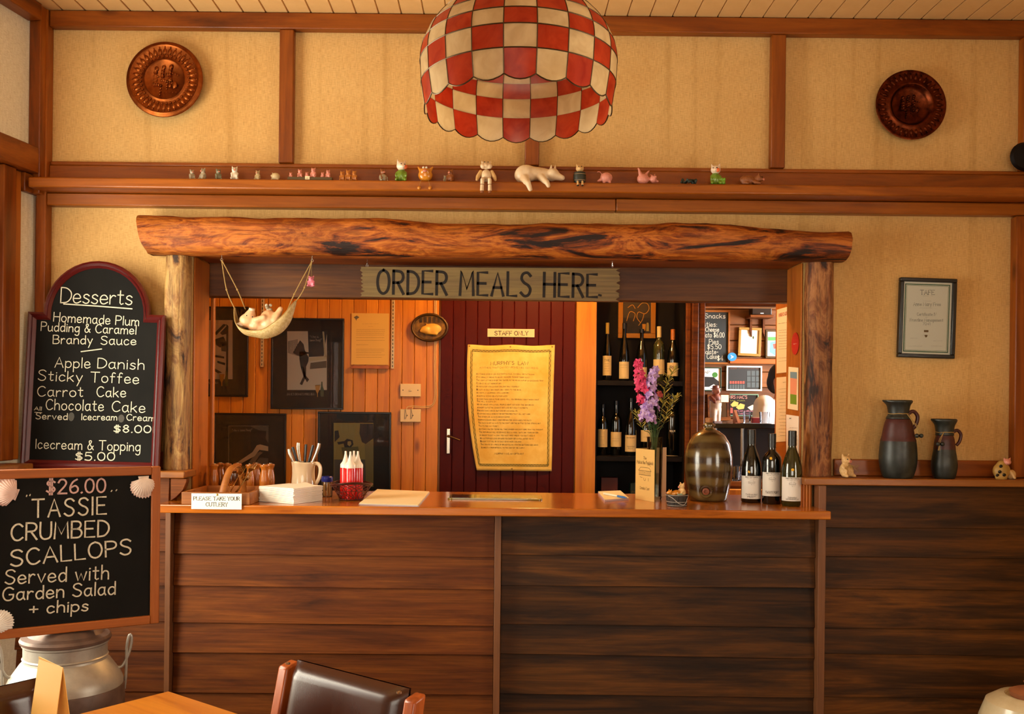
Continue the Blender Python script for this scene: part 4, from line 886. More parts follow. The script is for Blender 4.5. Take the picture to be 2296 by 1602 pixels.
MB().lathe([(0, 0), (.016, 0), (.014, .014), (.008, .016), (.007, .01), (0, .01)], 18).build('tap_bung', plain('bung_wood', '7a3c1c', .6), sj, q * .97 + Vector((0, 0, pz)), (PI / 2, 0, a))
L = catmull([(.05, .07, .265), (.085, .10, .255), (.105, .125, .20), (.095, .105, .13), (.07, .075, .11)], 5); MB().tube(L, .011, 10).build('handle', banded('banded_handle'), sj)
# cutlery tray, its card, forks
M['trayw'] = wood('tray_wood', ['7a4518', 'a5662c', '955824'], 0, .5, var=.1, knots=False)
TX0, TX1, TY0, TY1 = -1.205, -.945, -.272, .035
tr = root('cutlery_tray', 'shallow wooden cutlery tray with arched handle at the left end of the counter', 'tray', ((TX0 + TX1) / 2, (TY0 + TY1) / 2, CT + .0003)); hx, hy = (TX1 - TX0) / 2, (TY1 - TY0) / 2
MB().box(-hx, hx, -hy, -hy + .012, 0, .047).build('front_board', M['trayw'], tr, bevel=.002)
MB().box(-hx, hx, hy - .012, hy, 0, .047).build('back_board', M['trayw'], tr, bevel=.002)
for s in (-1, 1): MB().box(s * hx - (.012 if s > 0 else 0), s * hx + (.012 if s < 0 else 0), -hy + .0122, hy - .0122, 0, .047).build('side_board', M['trayw'], tr, bevel=.002)
MB().box(-hx + .0122, hx - .0122, -hy + .0122, hy - .0122, .001, .008).build('tray_floor', M['trayw'], tr)
MB().tube(catmull([(.012, -.125, .012), (.018, -.10, .07), (.026, -.055, .125), (.034, 0, .139), (.036, .055, .12), (.036, .10, .07), (.036, .125, .012)], 6), .0052, 8, flat=2.6).build('arched_handle', M['trayw'], tr)
cd = root('cutlery_card', 'white card reading PLEASE TAKE YOUR CUTLERY on the front of the wooden tray', 'sign', W(485, 1125, 3.714)); MT = mat_of(cd.location)
a_, b_ = PL(MT, 429, 1142), PL(MT, 542, 1108); MB().box(a_[0], b_[0], -.0006, .0006, a_[1], b_[1]).build('card_face', M['white'], cd)
m = MB(); line(m, MT, 'PLEASE TAKE YOUR', 434, 1122, 537, 1122.6, 7.6, .0017, -.0007, serif=True, gap=1.8); line(m, MT, 'CUTLERY', 461.5, 1135.5, 510, 1136, 8, .0017, -.0007, serif=True, gap=1.8); m.build('lettering', M['ink'], cd)
p = PL(MT, 487, 1110); MB().lathe([(0, 0), (.004, 0), (.003, .002), (0, .003)], 12).build('pin', M['brass'], cd, (p[0], -.001, p[1]), (PI / 2, 0, 0))
M['gold'] = plain('lit_steel', 'c8a86a', .2, 1.0)  # fork steel with the warm light on it put into the colour
def fork(loc, rot, label):
    o = root('fork', label, 'fork', loc, rot, 'forks in the cutlery tray')       # tines towards +z
    MB().tube([(0, 0, 0), (0, .002, .05), (0, 0, .10), (0, -.002, .118)], [.0052, .0042, .0026, .003], 8, flat=.45).build('handle', M['gold'], o)
    MB().prism([(-.003, .116), (.003, .116), (.0105, .132), (.0105, .142), (-.0105, .142), (-.0105, .132)], -.003, -.0012).build('head', M['gold'], o, bevel=.0004)
    for i in range(4): MB().tube([(-.009 + .006 * i, -.002, .141), (-.009 + .006 * i, -.004, .16), (-.009 + .006 * i, -.001, .18)], [.0017, .0015, .0007], 5).build('tine', M['gold'], o)
    return o
for i, (dx, dy, rx, ry, rz) in enumerate(((.045, -.02, R(-70), R(18), R(10)), (.075, -.03, R(-62), R(12), R(-8)), (.10, -.01, R(-64), R(4), R(6)), (.06, .01, R(-56), R(10), 0), (.088, .0, R(-52), R(8), R(-12)))):
    fork((tr.location.x + dx - .03, tr.location.y - .085 + dy, CT + .016 + .006 * i), (rx, ry, rz), ['gold lit steel fork lying lowest in the cutlery tray', 'steel fork nearest the napkins in the cutlery tray', 'steel fork leaning right in the cutlery tray', 'steel fork second from the top in the cutlery tray', 'steel fork on top of the others in the cutlery tray'][i])
# shaker stand with turned wooden shakers
M['shaker'] = wood('shaker_wood', ['8a4a14', 'b8702a', 'a86020'], 2, .3, var=.2, knots=False, scale=3, coat=.3)
st = bx('shaker_stand', M['trayw'], -1.235, -.925, .045, .235, CT + .0003, 1.088, .003); tag(st, 'low wooden stand holding turned shakers behind the cutlery tray', 'stand')
prof = [(0, 0), (.0165, 0), (.0185, .006), (.0195, .025), (.0175, .045), (.0135, .066), (.0128, .074), (.0165, .083), (.0185, .088), (.017, .093), (.008, .095), (0, .0945)]
NMS = ['leftmost turned wooden shaker by the jamb', 'turned wooden shaker second from the left on the stand', 'turned wooden shaker third from the left on the stand', 'turned wooden shaker behind the arched tray handle', 'darker turned shaker in the middle of the stand', 'turned wooden shaker right of the middle of the stand', 'front turned wooden shaker nearest the napkins', 'rear turned wooden shaker at the right end of the stand']
for (x, dd), nm in zip(((480, 4.12), (494, 4.19), (510, 4.17), (532, 4.18), (560, 4.13), (575, 4.19), (592, 4.115), (606, 4.18)), NMS):
    c = W(x, 1080, dd); o = root('wooden_shaker', nm, 'shaker', (c.x, c.y, 1.0883), (0, 0, x), 'turned wooden shakers on the stand')
    MB().lathe(prof, 20).build('shaker_body', M['shaker'], o); MB().lathe([(0, .0945), (.007, .0945), (.006, .097), (0, .0975)], 12).build('shaker_top', M['steel'], o)
c = W(523, 1080, 4.085); o = root('amber_pot', 'squat amber glass pot between the wooden shakers', 'pot', (c.x, c.y, 1.0883)); MB().lathe([(0, 0), (.019, 0), (.02, .03), (.021, .05), (.02, .06), (.012, .066), (.012, .07)], 20).build('pot_body', plain('amber', '4a2208', .12, coat=.5), o); MB().lathe([(0, .069), (.0155, .069), (.0165, .08), (.012, .085), (0, .086)], 16).build('pot_lid', M['shaker'], o)
# napkins
M['napkin'] = plain('napkin_paper', 'f0e8d8', .85, bump=.3, bscale=120)
p = ON(647, 1113, CT); nk = root('napkin_stack', 'thick stack of folded white paper napkins on the counter', 'napkins', (-.823, -.108, CT + .0004), (0, 0, R(-30)))
for i in range(17):
    a = .089 + random.uniform(-.0016, .0016); b = .085 + random.uniform(-.0016, .0016); m = MB(); z0 = .0036 * i
    def f(u, v, a=a, b=b, z0=z0, i=i): x = -a + 2 * a * u; y = -b + 2 * b * v; return (x, y, z0 + .0033 + (.010 * max(0, 1 - abs(u - .5) * 4) * (i / 17) ** 3 * (v)))
    m.grid(8, 4, f); n = len(m.v); m.v += [Vector((p_.x, p_.y, p_.z - .0028)) for p_ in m.v]; m.f += [tuple(n + k for k in q_[::-1]) for q_ in m.f]
    per = list(range(9)) + [9 * j + 8 for j in range(1, 5)] + [36 + k for k in range(7, -1, -1)] + [9 * j for j in range(3, 0, -1)]
    m.f += [(per[(k + 1) % len(per)], per[k], n + per[k], n + per[(k + 1) % len(per)]) for k in range(len(per))]
    m.build('napkin', M['napkin'], nk, (random.uniform(-.001, .001), random.uniform(-.001, .001), 0), (0, 0, random.uniform(-.02, .02)))
# cream jug of knives
M['creamware'] = plain('cream_glaze', 'dcc4a0', .2, coat=.4); c = W(680, 1113, 4.13)
cj = root('cream_jug', 'cream ceramic jug full of knives behind the napkins', 'jug', (c.x, c.y, CT + .0003)); m = MB(); JP = [(.043, 0), (.0475, .01), (.046, .05), (.043, .09), (.0435, .12), (.047, .142)]
def jf(u, v):
    q = v * (len(JP) - 1); i = min(int(q), len(JP) - 2); f = q - i; r_ = JP[i][0] * (1 - f) + JP[i + 1][0] * f; z = JP[i][1] * (1 - f) + JP[i + 1][1] * f; a = 2 * PI * u - PI
    sp_ = math.exp(-((a + .35) / .28) ** 2) * max(0, (v - .45) / .55) ** 1.3; r_ += .016 * sp_; return (r_ * math.sin(a), -r_ * math.cos(a), z + .006 * sp_)
m.grid(40, 16, jf, cu=True); m.lathe([(0, .001), (.043, .001)], 40); o = m.build('jug_body', M['creamware'], cj, smooth=60); o.modifiers.new('t', 'SOLIDIFY').thickness = -.004
MB().tube(catmull([(.040, 0, .132), (.062, 0, .135), (.073, 0, .115), (.068, 0, .075), (.044, 0, .035)], 6), [.0062] * 25, 8, flat=1.3).build('jug_handle', M['creamware'], cj, rot=(0, 0, R(-8)))
M['blackpl'] = plain('black_plastic', '0c0b0b', .3)
def knife(top, bot, metal, label, grp):
    o = root('table_knife', label, 'knife', bot, (0, 0, 0), grp); v = Vector(top) - Vector(bot); L = v.length; o.rotation_euler = v.to_track_quat('Z', 'Y').to_euler()
    mt = M['chrome'] if metal else M['blackpl']
    MB().tube([(0, 0, L * .42), (0, 0, L * .5), (0, 0, L * .8), (0, .002 if metal else 0, L * .93), (0, .006 if metal else 0, L)], [.0035, .005, .0062, .0078 if metal else .0066, .007 if metal else .006], 10, flat=.7).build('knife_handle', mt, o)
    MB().prism([(-.006, .004), (.002, .0), (.006, L * .43), (-.006, L * .43)], -.0007, .0007).build('blade', M['steel'], o)
bx_, by_ = c.x, c.y
for i, (x, y, dx, dy, mt, nm) in enumerate(((645, 1009, .02, .0, 1, 'steel table knife leaning furthest left in the cream jug'), (656, 1003, .012, .012, 0, 'black handled knife left of the tallest steel knife in the jug'), (666, 994, .005, .018, 1, 'tallest steel table knife standing in the cream jug'), (686, 997, -.002, .01, 0, 'upright black handled knife in the middle of the cream jug'), (702, 999, -.012, .012, 0, 'black handled knife leaning right in the cream jug'), (719, 996, -.018, .0, 1, 'steel table knife leaning furthest right in the cream jug'))):
    t_ = W(x, y, 4.13 + dy * .6); knife(t_, (bx_ + dx, by_ + dy, CT + .012), mt, nm, 'knives in the cream jug')
# toothpick jar
p = ON(731, 1116, CT); tj = root('toothpick_jar', 'small glass jar of toothpicks with a blue lid', 'jar', (p.x, p.y + .024, CT + .0003))
MB().lathe([(0, .002), (.0215, 0), (.022, .004), (.022, .062), (.021, .066)], 20).build('jar_glass', M['glass'], tj)
m = MB()
for i in range(34): a = random.uniform(0, 2 * PI); r_ = .018 * math.sqrt(random.random()); b = a + random.uniform(-.5, .5); m.tube([(r_ * math.cos(a), r_ * math.sin(a), .004), (r_ * math.cos(b), r_ * math.sin(b), .062)], .0011, 4)
m.build('toothpicks', plain('pick_wood', 'b8823c', .7), tj)['kind'] = 'stuff'
MB().lathe([(.0225, .063), (.0245, .066), (.0245, .082), (.02, .086), (0, .087)], 24).build('jar_lid', plain('blue_plastic', '18226e', .25), tj)
# wire basket with sauce bottles
c = W(788, 1118, 3.97); wbk = root('wire_basket', 'round brown wire basket holding red sauce bottles', 'basket', (c.x, c.y, CT + .0005)); m = MB()
def bk(a, v): r_ = .046 + .038 * v ** 1.1; return (r_ * math.sin(a), -r_ * math.cos(a), .003 + .066 * v + .006 * v * math.sin(a * 2 + 1))
for v, rr in ((0, .0022), (.5, .0013), (1, .0032), (.93, .0024)): m.tube([bk(2 * PI * i / 40, v) for i in range(40)], rr, 6, True)
for i in range(20):
    a0 = 2 * PI * i / 20
    for s in (-1, 1): m.tube([bk(a0 + s * 1.0 * v + .12 * math.sin(v * 9 + i), v) for v in [j / 8 for j in range(9)]], .0013, 5)
for r_ in (.015, .03): m.tube([(r_ * math.sin(2 * PI * i / 20), r_ * math.cos(2 * PI * i / 20), .003) for i in range(20)], .0013, 5, True)
for i in range(6): a = PI * i / 6; m.tube([(.046 * math.cos(a), .046 * math.sin(a), .003), (-.046 * math.cos(a), -.046 * math.sin(a), .003)], .0012, 5)
m.build('wire_mesh', plain('brown_wire', '4a2016', .35, .3), wbk)
M['sauce'] = plain('red_plastic', 'c8100c', .22, coat=.3); M['nozzle'] = plain('white_plastic', 'e8dcc8', .3)
for i, (dx, dy, nm) in enumerate(((-.026, .006, 'red sauce squeeze bottle at the left of the basket'), (-.002, -.026, 'red sauce squeeze bottle at the front of the basket'), (.024, .002, 'red sauce squeeze bottle at the right of the basket'), (.004, .029, 'red sauce squeeze bottle at the back of the basket'))):
    o = root('sauce_bottle', nm, 'sauce bottle', (c.x + dx, c.y + dy, CT + .0052), (0, 0, 0), 'red sauce bottles in the basket')
    MB().lathe([(0, 0), (.0205, 0), (.022, .004), (.022, .122), (.0205, .127), (0, .127)], 22).build('bottle_body', M['sauce'], o)
    MB().lathe([(.0215, .125), (.0215, .137), (.0205, .14), (.013, .15), (.008, .165), (.0045, .18), (.004, .192), (0, .192)], 20).build('nozzle_cap', M['nozzle'], o)
# loose menus
a, b, c2, d2 = ON(805, 1133, CT), ON(937, 1137, CT), ON(962, 1106, CT), ON(846, 1101, CT); mn = root('menu_stack', 'pile of loose cream paper menus on the counter', 'menus', ((a + c2) / 2).to_tuple()[:2] + (CT + .0003,))
for i in range(6):
    cc_ = mn.location; k = random.uniform(-.004, .004); P = [Vector((q_.x - cc_.x + k * (i < 5), q_.y - cc_.y + random.uniform(-.003, .003) * (i < 5), 0)) for q_ in (a, b, c2, d2)]
    m = MB(); m.add([p_ + Vector((0, 0, .0012 * i)) for p_ in P] + [p_ + Vector((0, 0, .0012 * i + .0009)) for p_ in P], [(3, 2, 1, 0), (4, 5, 6, 7)] + [(j, (j + 1) % 4, 4 + (j + 1) % 4, 4 + j) for j in range(4)])
    m.build('menu_sheet', M['cream'] if i > 2 else plain('lilac_paper', 'c8bcc0', .7), mn)
# placemat tray
a, b, c2, d2 = ON(994, 1129, CT), ON(1219, 1132, CT), ON(1214, 1107, CT), ON(1003, 1106, CT); cc_ = (a + c2) / 2; w2, h2 = .195, .088
pm_ = root('placemat', 'shiny olive placemat with rounded corners lying on the counter', 'placemat', (cc_.x, cc_.y, CT + .0003)); R_ = [(sx * (w2 - .02) + .02 * math.cos(t_), sy * (h2 - .02) + .02 * math.sin(t_)) for sx, sy, a0 in ((1, 1, 0), (-1, 1, PI / 2), (-1, -1, PI), (1, -1, 1.5 * PI)) for t_ in [a0 + PI / 2 * i / 6 for i in range(7)]]
n = len(R_); m = MB(); m.add([(x, y, 0) for x, y in R_] + [(x, y, .006) for x, y in R_], [tuple(range(n))[::-1], tuple(range(n, 2 * n))] + [(i, (i + 1) % n, n + (i + 1) % n, n + i) for i in range(n)])
m.build('mat_board', plain('olive_board', '7a6a28', .12, coat=.6), pm_, bevel=.001)
m = MB(); m.box(-.18, -.105, -.07, .07, .0062, .0066); m.build('picture', plain('picture_dark', '2e2a14', .15, coat=.6), pm_)
m = MB(); m.box(-.10, .175, -.07, .07, .0062, .0066); m.build('picture', mott('picture_field', '5c6a1c', 'd0b860', 14, .15, 0, stretch=(1, 6, 1), coat=.6), pm_)
# notepad and pen
a, b, c2, d2 = ON(1356, 1126, CT), ON(1410, 1122, CT), ON(1391, 1105, CT), ON(1341, 1107, CT); cc_ = (a + c2) / 2; npd = root('notepad', 'small white notepad on the counter in front of the wine niche', 'notepad', (cc_.x, cc_.y, CT + .0003)); P = [Vector((q_.x - cc_.x, q_.y - cc_.y, 0)) for q_ in (a, b, c2, d2)]
for z0, z1, mt in ((0, .0075, plain('pad_edge', 'b8a0a4', .7)), (.0076, .009, M['cream'])):
    m = MB(); m.add([p_ + Vector((0, 0, z0)) for p_ in P] + [p_ + Vector((0, 0, z1)) for p_ in P], [(3, 2, 1, 0), (4, 5, 6, 7)] + [(j, (j + 1) % 4, 4 + (j + 1) % 4, 4 + j) for j in range(4)]); m.build('pad_block', mt, npd)
a, b = ON(1354, 1107, CT + .014), ON(1405, 1117, CT + .014); pen = root('ballpoint_pen', 'white and blue ballpoint pen lying on the notepad', 'pen', a); v = b - a; v.z = 0
MB().tube([(0, 0, 0), v * .62], .0042, 10).build('pen_barrel', M['white'], pen); MB().tube([v * .62, v * .9, v], [.0045, .0045, .002], 10).build('pen_cap', plain('pen_blue', '3a78c0', .3), pen)
# folded drinks list and vase
p0, p1, p2 = Vector((.577, .135)), Vector((.6345, .0)), Vector((.728, .265)); dl = root('drinks_list', 'folded yellow drinks list card with an inn drawing standing around the vase', 'menu', (p0.x, p0.y, CT + .0003)); H = .213
M['dlcard'] = plain('drinks_card', 'dcb468', .6)
for q, nm in ((p1 - p0, 'front_leaf'), (p2 - p0, 'rear_leaf')):
    n_ = Vector((-q.y, q.x)).normalized() * .0008; MB().add([(0, 0, 0), (q.x, q.y, 0), (q.x + n_.x, q.y + n_.y, 0), (n_.x, n_.y, 0), (0, 0, H), (q.x, q.y, H), (q.x + n_.x, q.y + n_.y, H), (n_.x, n_.y, H)], [(0, 3, 2, 1), (4, 5, 6, 7), (0, 1, 5, 4), (1, 2, 6, 5), (2, 3, 7, 6), (3, 0, 4, 7)]).build(nm, M['dlcard'], dl, smooth=0)
q = p1 - p0; m = MB(); L = q.length; e = q.normalized(); nn = Vector((e.y, -e.x)) * .0008
fcard = lambda x, z: (e.x * x + nn.x, e.y * x + nn.y, z)
m.rib(write('The', .011, L / 2, H - .042, serif=True), .0012, fcard); m.rib(write('Pub in the Paddock', .013, L / 2, H - .062, width=L * .86, serif=True), .0013, fcard); m.rib(write('Drinks List', .011, L / 2, .045, width=L * .5, serif=True), .0012, fcard)
S = [[(-1, 0), (1, 0)], [(-1.05, .4), (1.05, .4)], [(-1.05, .4), (-.7, .7), (.7, .7), (1.05, .4)], [(-.2, -.25), (-.1, -.5), (.1, -.5), (.15, -.3)], [(.6, -.25), (.6, -.5)], [(-.8, -.2), (-.4, -.25)], [(.5, .9), (.7, 1.05), (.9, .85)], [(-.1, 0), (-.1, .28), (.1, .28), (.1, 0)]] + [[(x, 0), (x, .38)] for x in (-.9, -.7, -.5, -.3, .3, .5, .7, .9)]
m.rib([[(L / 2 + p_[0] * .047, .105 + p_[1] * .045) for p_ in q_] for q_ in S], .0017, fcard); m.build('lettering', M['inkb'], dl)
c = W(1468, 1050, 4.135); VX, VY = c.x, c.y; vz = root('glass_vase', 'straight clear glass vase of flowers behind the drinks list card', 'vase', (VX, VY, CT + .0003))
MB().lathe([(0, 0), (.029, 0), (.031, .006), (.0335, .255), (.0355, .262), (.032, .262), (.0300, .25), (.0275, .012), (0, .010)], 12).build('vase_glass', glassy('vase_glass', (.9, .92, .88), .93, .04), vz, smooth=20)
MB().lathe([(0, .0105), (.0272, .0125), (.0285, .11), (0, .11)], 12).build('water', glassy('vase_water', (.82, .86, .78), .9, .02), vz)
def floret(m, c, n, s, petals=5):
    n = Vector(n).normalized(); a = n.orthogonal().normalized(); b = n.cross(a); c = Vector(c); t0 = random.uniform(0, 6)
    for i in range(petals):
        t_ = t0 + 2 * PI * i / petals; d = a * math.cos(t_) + b * math.sin(t_); e_ = n.cross(d)
        m.add([c, c + d * s * .55 + e_ * s * .38 + n * s * .15, c + d * s * 1.0 + e_ * s * .16 + n * s * random.uniform(.0, .35), c + d * s * 1.0 - e_ * s * .16 + n * s * random.uniform(.0, .35), c + d * s * .55 - e_ * s * .38 + n * s * .15], [(0, 4, 3, 2), (0, 2, 1)])
M['stem'] = plain('stem_green', '3c5220', .6); M['leafy'] = plain('yellow_green_leaf', 'a8a44c', .6); M['leafd'] = plain('dark_leaf', '1e4a22', .6)
M['pinkp'] = mott('pink_petal', 'c01850', 'e84a78', 60, .6, 0); M['purp'] = mott('lavender_petal', '7a48b0', 'd8b8dc', 70, .6, 0); M['violet'] = plain('violet_petal', '5a38a8', .6); M['rosep'] = plain('rose_petal', 'b84a48', .6)
def F_(x, y, dy=0.0): q = W(x, y, 4.135 + dy); return q - Vector((VX, VY, CT))
def sprig(label, tops, kind, mat, n, s, spread, y0, y1, grp='flowers in the glass vase'):
    o = root('flower_sprig', label, 'flower', (VX, VY, CT), (0, 0, 0), grp); P = [Vector((random.uniform(-.012, .012), random.uniform(-.012, .012), .02))] + [F_(*t_) for t_ in tops]; C = [Vector(q_) for q_ in catmull([tuple(p_) for p_ in P], 8)]
    MB().tube(C, .0016, 5).build('stem', M['stem'], o); m = MB()
    def at(f): q = f * (len(C) - 1); i = min(int(q), len(C) - 2); return C[i].lerp(C[i + 1], q - i)
    for i in range(n):
        f = y0 + (y1 - y0) * i / max(n - 1, 1); p_ = at(f); a = i * 2.4; taper = 1 - .55 * (f - y0) / max(y1 - y0, .01)
        if kind == 'f':
            d = Vector((math.cos(a), math.sin(a) - .35, .25)); floret(m, p_ + d * spread * taper, d, s * (.65 + .35 * taper)); floret(m, p_ + d * spread * .8 * taper, d, s * .55 * taper, 4)
        else:
            d = Vector((math.cos(a), math.sin(a), .55)).normalized(); L = s * random.uniform(.7, 1.2); w_ = s * .07; e_ = d.cross(Vector((0, 0, 1))).normalized() * w_
            q1, q2, q3 = p_ + d * L * .4, p_ + d * L * .8 + Vector((0, 0, L * .05)), p_ + d * L + Vector((0, 0, random.uniform(-.3, .15) * L))
            m.add([p_ - e_ * .5, p_ + e_ * .5, q1 + e_, q1 - e_, q2 + e_ * .9, q2 - e_ * .9, q3], [(0, 1, 2, 3), (3, 2, 4, 5), (5, 4, 6)])
    m.build('petals' if kind == 'f' else 'leaves', mat, o, smooth=0)['kind'] = 'stuff'
    return o
sprig('pink delphinium spike at the left of the vase', [(1462, 985), (1448, 900, -.02), (1436, 860, -.02), (1430, 812, -.02)], 'f', M['pinkp'], 30, .019, .022, .60, 1.0)
sprig('short pink delphinium sprig below the taller pink spike', [(1464, 985), (1452, 930, -.03), (1434, 890, -.03)], 'f', M['pinkp'], 10, .017, .016, .82, 1.0)
sprig('tall lavender delphinium spike in the middle of the vase', [(1466, 985), (1462, 920, -.03), (1458, 870, -.03), (1468, 830, -.03)], 'f', M['purp'], 24, .021, .023, .52, 1.0)
sprig('low lavender delphinium spike facing the room', [(1464, 995, -.03), (1455, 960, -.05), (1450, 930, -.05), (1452, 905, -.045)], 'f', M['purp'], 20, .023, .026, .62, 1.0)
sprig('violet bud above the lavender flowers', [(1467, 985), (1466, 880), (1471, 826)], 'f', M['violet'], 4, .013, .008, .95, 1.0)
sprig('dusty rose bloom right of the lavender spike', [(1470, 985), (1474, 930, -.02), (1478, 884, -.03)], 'f', M['rosep'], 5, .016, .009, .96, 1.0)
sprig('feathery yellow green sprig reaching the upper right', [(1472, 985), (1484, 920), (1492, 870), (1510, 832)], 'l', M['leafy'], 46, .044, 0, .5, 1.0)
sprig('curling yellow green sprig at the right of the vase', [(1474, 985), (1488, 950), (1500, 915), (1516, 892)], 'l', M['leafy'], 46, .044, 0, .5, 1.0)
sprig('yellow green sprig drooping at the left of the vase', [(1460, 985), (1444, 965), (1434, 945), (1426, 925)], 'l', M['leafy'], 32, .036, 0, .55, 1.0)
sprig('dark green leaves at the mouth of the vase', [(1468, 985), (1468, 972, -.01), (1472, 950, -.015)], 'l', M['leafd'], 34, .042, 0, .70, 1.0)
# small bucket
p = ON(1522, 1138, CT); bk_ = root('small_bucket', 'tiny dark staved bucket with wire handle holding pig figurines on the counter', 'bucket', (p.x, p.y + .045, CT + .0003)); BKX, BKY = p.x, p.y + .045
n = 14; mt = plain('bucket_wood', '2c2622', .7)
for i in range(n):
    a0, a1 = 2 * PI * (i + .04) / n, 2 * PI * (i + .96) / n; m = MB(); m.lathe([(.0375, 0), (.044, .047), (.0415, .047), (.035, .003)], 2, a0=a0, a1=a1); m.build('stave', mt, bk_, smooth=0)
MB().lathe([(0, .002), (.037, .002), (.037, .006), (0, .006)], 20).build('bucket_floor', mt, bk_)
M['whitewire'] = plain('white_wire', 'b8b0a4', .5)
for z in (.004, .018, .044): r_ = .0378 + (.0442 - .0375) * z / .047; MB().tube([(r_ * math.sin(2 * PI * i / 32), -r_ * math.cos(2 * PI * i / 32), z) for i in range(32)], .0009, 5, True).build('hoop', M['whitewire'], bk_)
MB().tube(catmull([(-.0445, 0, .044), (-.025, -.045, .035), (.0, -.052, .014), (.024, -.046, .012), (.0445, 0, .044)], 6), .0011, 5).build('bail_handle', M['whitewire'], bk_)
# ================================================================== pigs and other figurines
M['tanpig'] = mott('tan_clay', 'c89a5c', 'e0bc84', 25, .5, .05); M['greypig'] = mott('grey_resin', '7a6a50', 'b8aa90', 60, .5, .1); M['whitepig'] = mott('white_resin', 'c8bca4', 'e8dcc8', 40, .5, .1)
M['pinkpig'] = mott('pink_clay', 'c87868', 'e09a88', 20, .45, 0); M['creampig'] = mott('cream_clay', 'd8b890', 'ecd8b8', 18, .4, .03); M['orangepig'] = mott('orange_glaze', 'b86a14', 'd8902c', 20, .25, 0, coat=.4)
M['brownpig'] = mott('brown_clay', '6a3414', '9a5a2a', 30, .5, .05); M['greensuit'] = mott('green_glaze', '4a6a14', '7a962c', 30, .3, 0, coat=.3); M['darkgreen'] = plain('dark_green', '1c2820', .5); M['palepig'] = mott('pale_pig', 'e0c4a4', 'f0dcc8', 20, .35, 0)
M['snout'] = plain('snout_pink', 'c87a64', .4); M['cheek'] = plain('orange_cheek', 'd8602c', .35); M['barrel'] = plain('barrel_green', '2a2c20', .5); M['string'] = plain('jute', 'a08048', .9)
_bl = {}
def shape(kind):
    if kind in _bl: return _bl[kind]
    m = MB(); vx = .045; it = 3
    if kind == 'sit':
        m.ell((0, 0, .30), (.25, .23, .30)); m.ell((0, -.05, .70), (.20, .19, .18)); m.ell((0, -.22, .66), (.085, .08, .075)); m.ell((0, -.02, .52), .15)
        for s in (-1, 1): m.limb((s * .13, .0, .84), .07, (s * .19, -.02, .97), .03, 3); m.limb((s * .17, -.1, .12), .11, (s * .2, -.32, .07), .075, 3); m.limb((s * .2, -.05, .46), .08, (s * .17, -.24, .28), .06, 3)
        m.limb((0, .22, .15), .04, (.08, .3, .22), .03, 3)
    elif kind == 'lie':          # lying on its belly, head towards +x
        vx = .05; m.ell((-.25, 0, .30), (.48, .3, .30)); m.ell((.35, -.08, .38), (.24, .22, .21)); m.ell((.55, -.16, .33), (.1, .11, .1))
        for s in (-1, 1): m.limb((.32, -.06 + s * .15, .52), .08, (.34, -.05 + s * .22, .68), .035, 3); m.limb((.1, s * .2 - .08, .14), .11, (.38, s * .22 - .12, .08), .08, 3)
        m.limb((-.5, -.1, .12), .12, (-.3, -.3, .08), .08, 3)
    elif kind == 'ball':
        vx = .05; m.ell((0, 0, .42), (.46, .38, .42)); m.limb((-.35, -.2, .1), .1, (-.38, -.26, .06), .08, 2); m.limb((.3, -.22, .1), .1, (.32, -.28, .06), .08, 2); m.ell((-.42, -.12, .5), (.1, .1, .09)); m.limb((-.3, -.1, .76), .06, (-.36, -.12, .86), .03, 2)
    elif kind == 'rear':         # rump towards the viewer, curly tail
        vx = .05; m.ell((.08, 0, .48), (.48, .46, .42)); m.limb((-.1, -.2, .15), .12, (-.12, -.24, .07), .1, 2); m.limb((.32, -.2, .15), .12, (.34, -.24, .07), .1, 2); m.limb((.1, .2, .15), .12, (.1, .24, .07), .1, 2); m.limb((-.36, -.12, .3), .14, (-.58, -.14, .2), .07, 3)
        m.tube(catmull([(-.3, -.1, .75), (-.42, -.14, .9), (-.58, -.15, .92), (-.62, -.15, .84)], 4), .045, 6)
    elif kind == 'back':         # rolled on its back, legs in the air
        vx = .05; m.ell((-.2, 0, .34), (.38, .3, .34)); m.ell((.42, -.08, .34), (.22, .2, .26)); m.ell((.52, -.24, .42), (.09, .09, .08)); m.limb((-.36, -.1, .55), .13, (-.50, -.12, .96), .07, 4); m.limb((-.05, -.05, .58), .1, (.16, -.05, .85), .05, 4); m.limb((.5, 0, .2), .09, (.72, -.06, .2), .07, 3)
        for s in (-1, 1): m.limb((.4 + s * .1, .0, .56), .06, (.4 + s * .14, .0, .68), .03, 2)
    elif kind == 'bust':         # a round body without head
        m.ell((0, 0, .3), (.27, .25, .3)); m.ell((0, 0, .52), (.17, .16, .14))
        for s in (-1, 1): m.limb((s * .2, -.06, .44), .08, (s * .26, -.2, .28), .06, 3); m.limb((s * .17, -.12, .1), .11, (s * .22, -.3, .07), .08, 3)
    elif kind == 'head':
        m.ell((0, 0, 0), (.22, .2, .19)); m.ell((0, -.19, -.04), (.1, .07, .08))
        for s in (-1, 1): m.limb((s * .13, .02, .13), .07, (s * .2, 0, .27), .03, 3)
    _bl[kind] = blob(m, vx, 'body', it); return _bl[kind]
def setm(o, mat):
    if not o.data.materials: o.data.materials.append(mat)
    o.material_slots[0].link = 'OBJECT'; o.material_slots[0].material = mat; return o
def eyes(o, c, dx, r):
    for s in (-1, 1): MB().ell((c[0] + s * dx, c[1], c[2]), r, nu=8, nv=6).build('eye', M['dark_eye'], o)
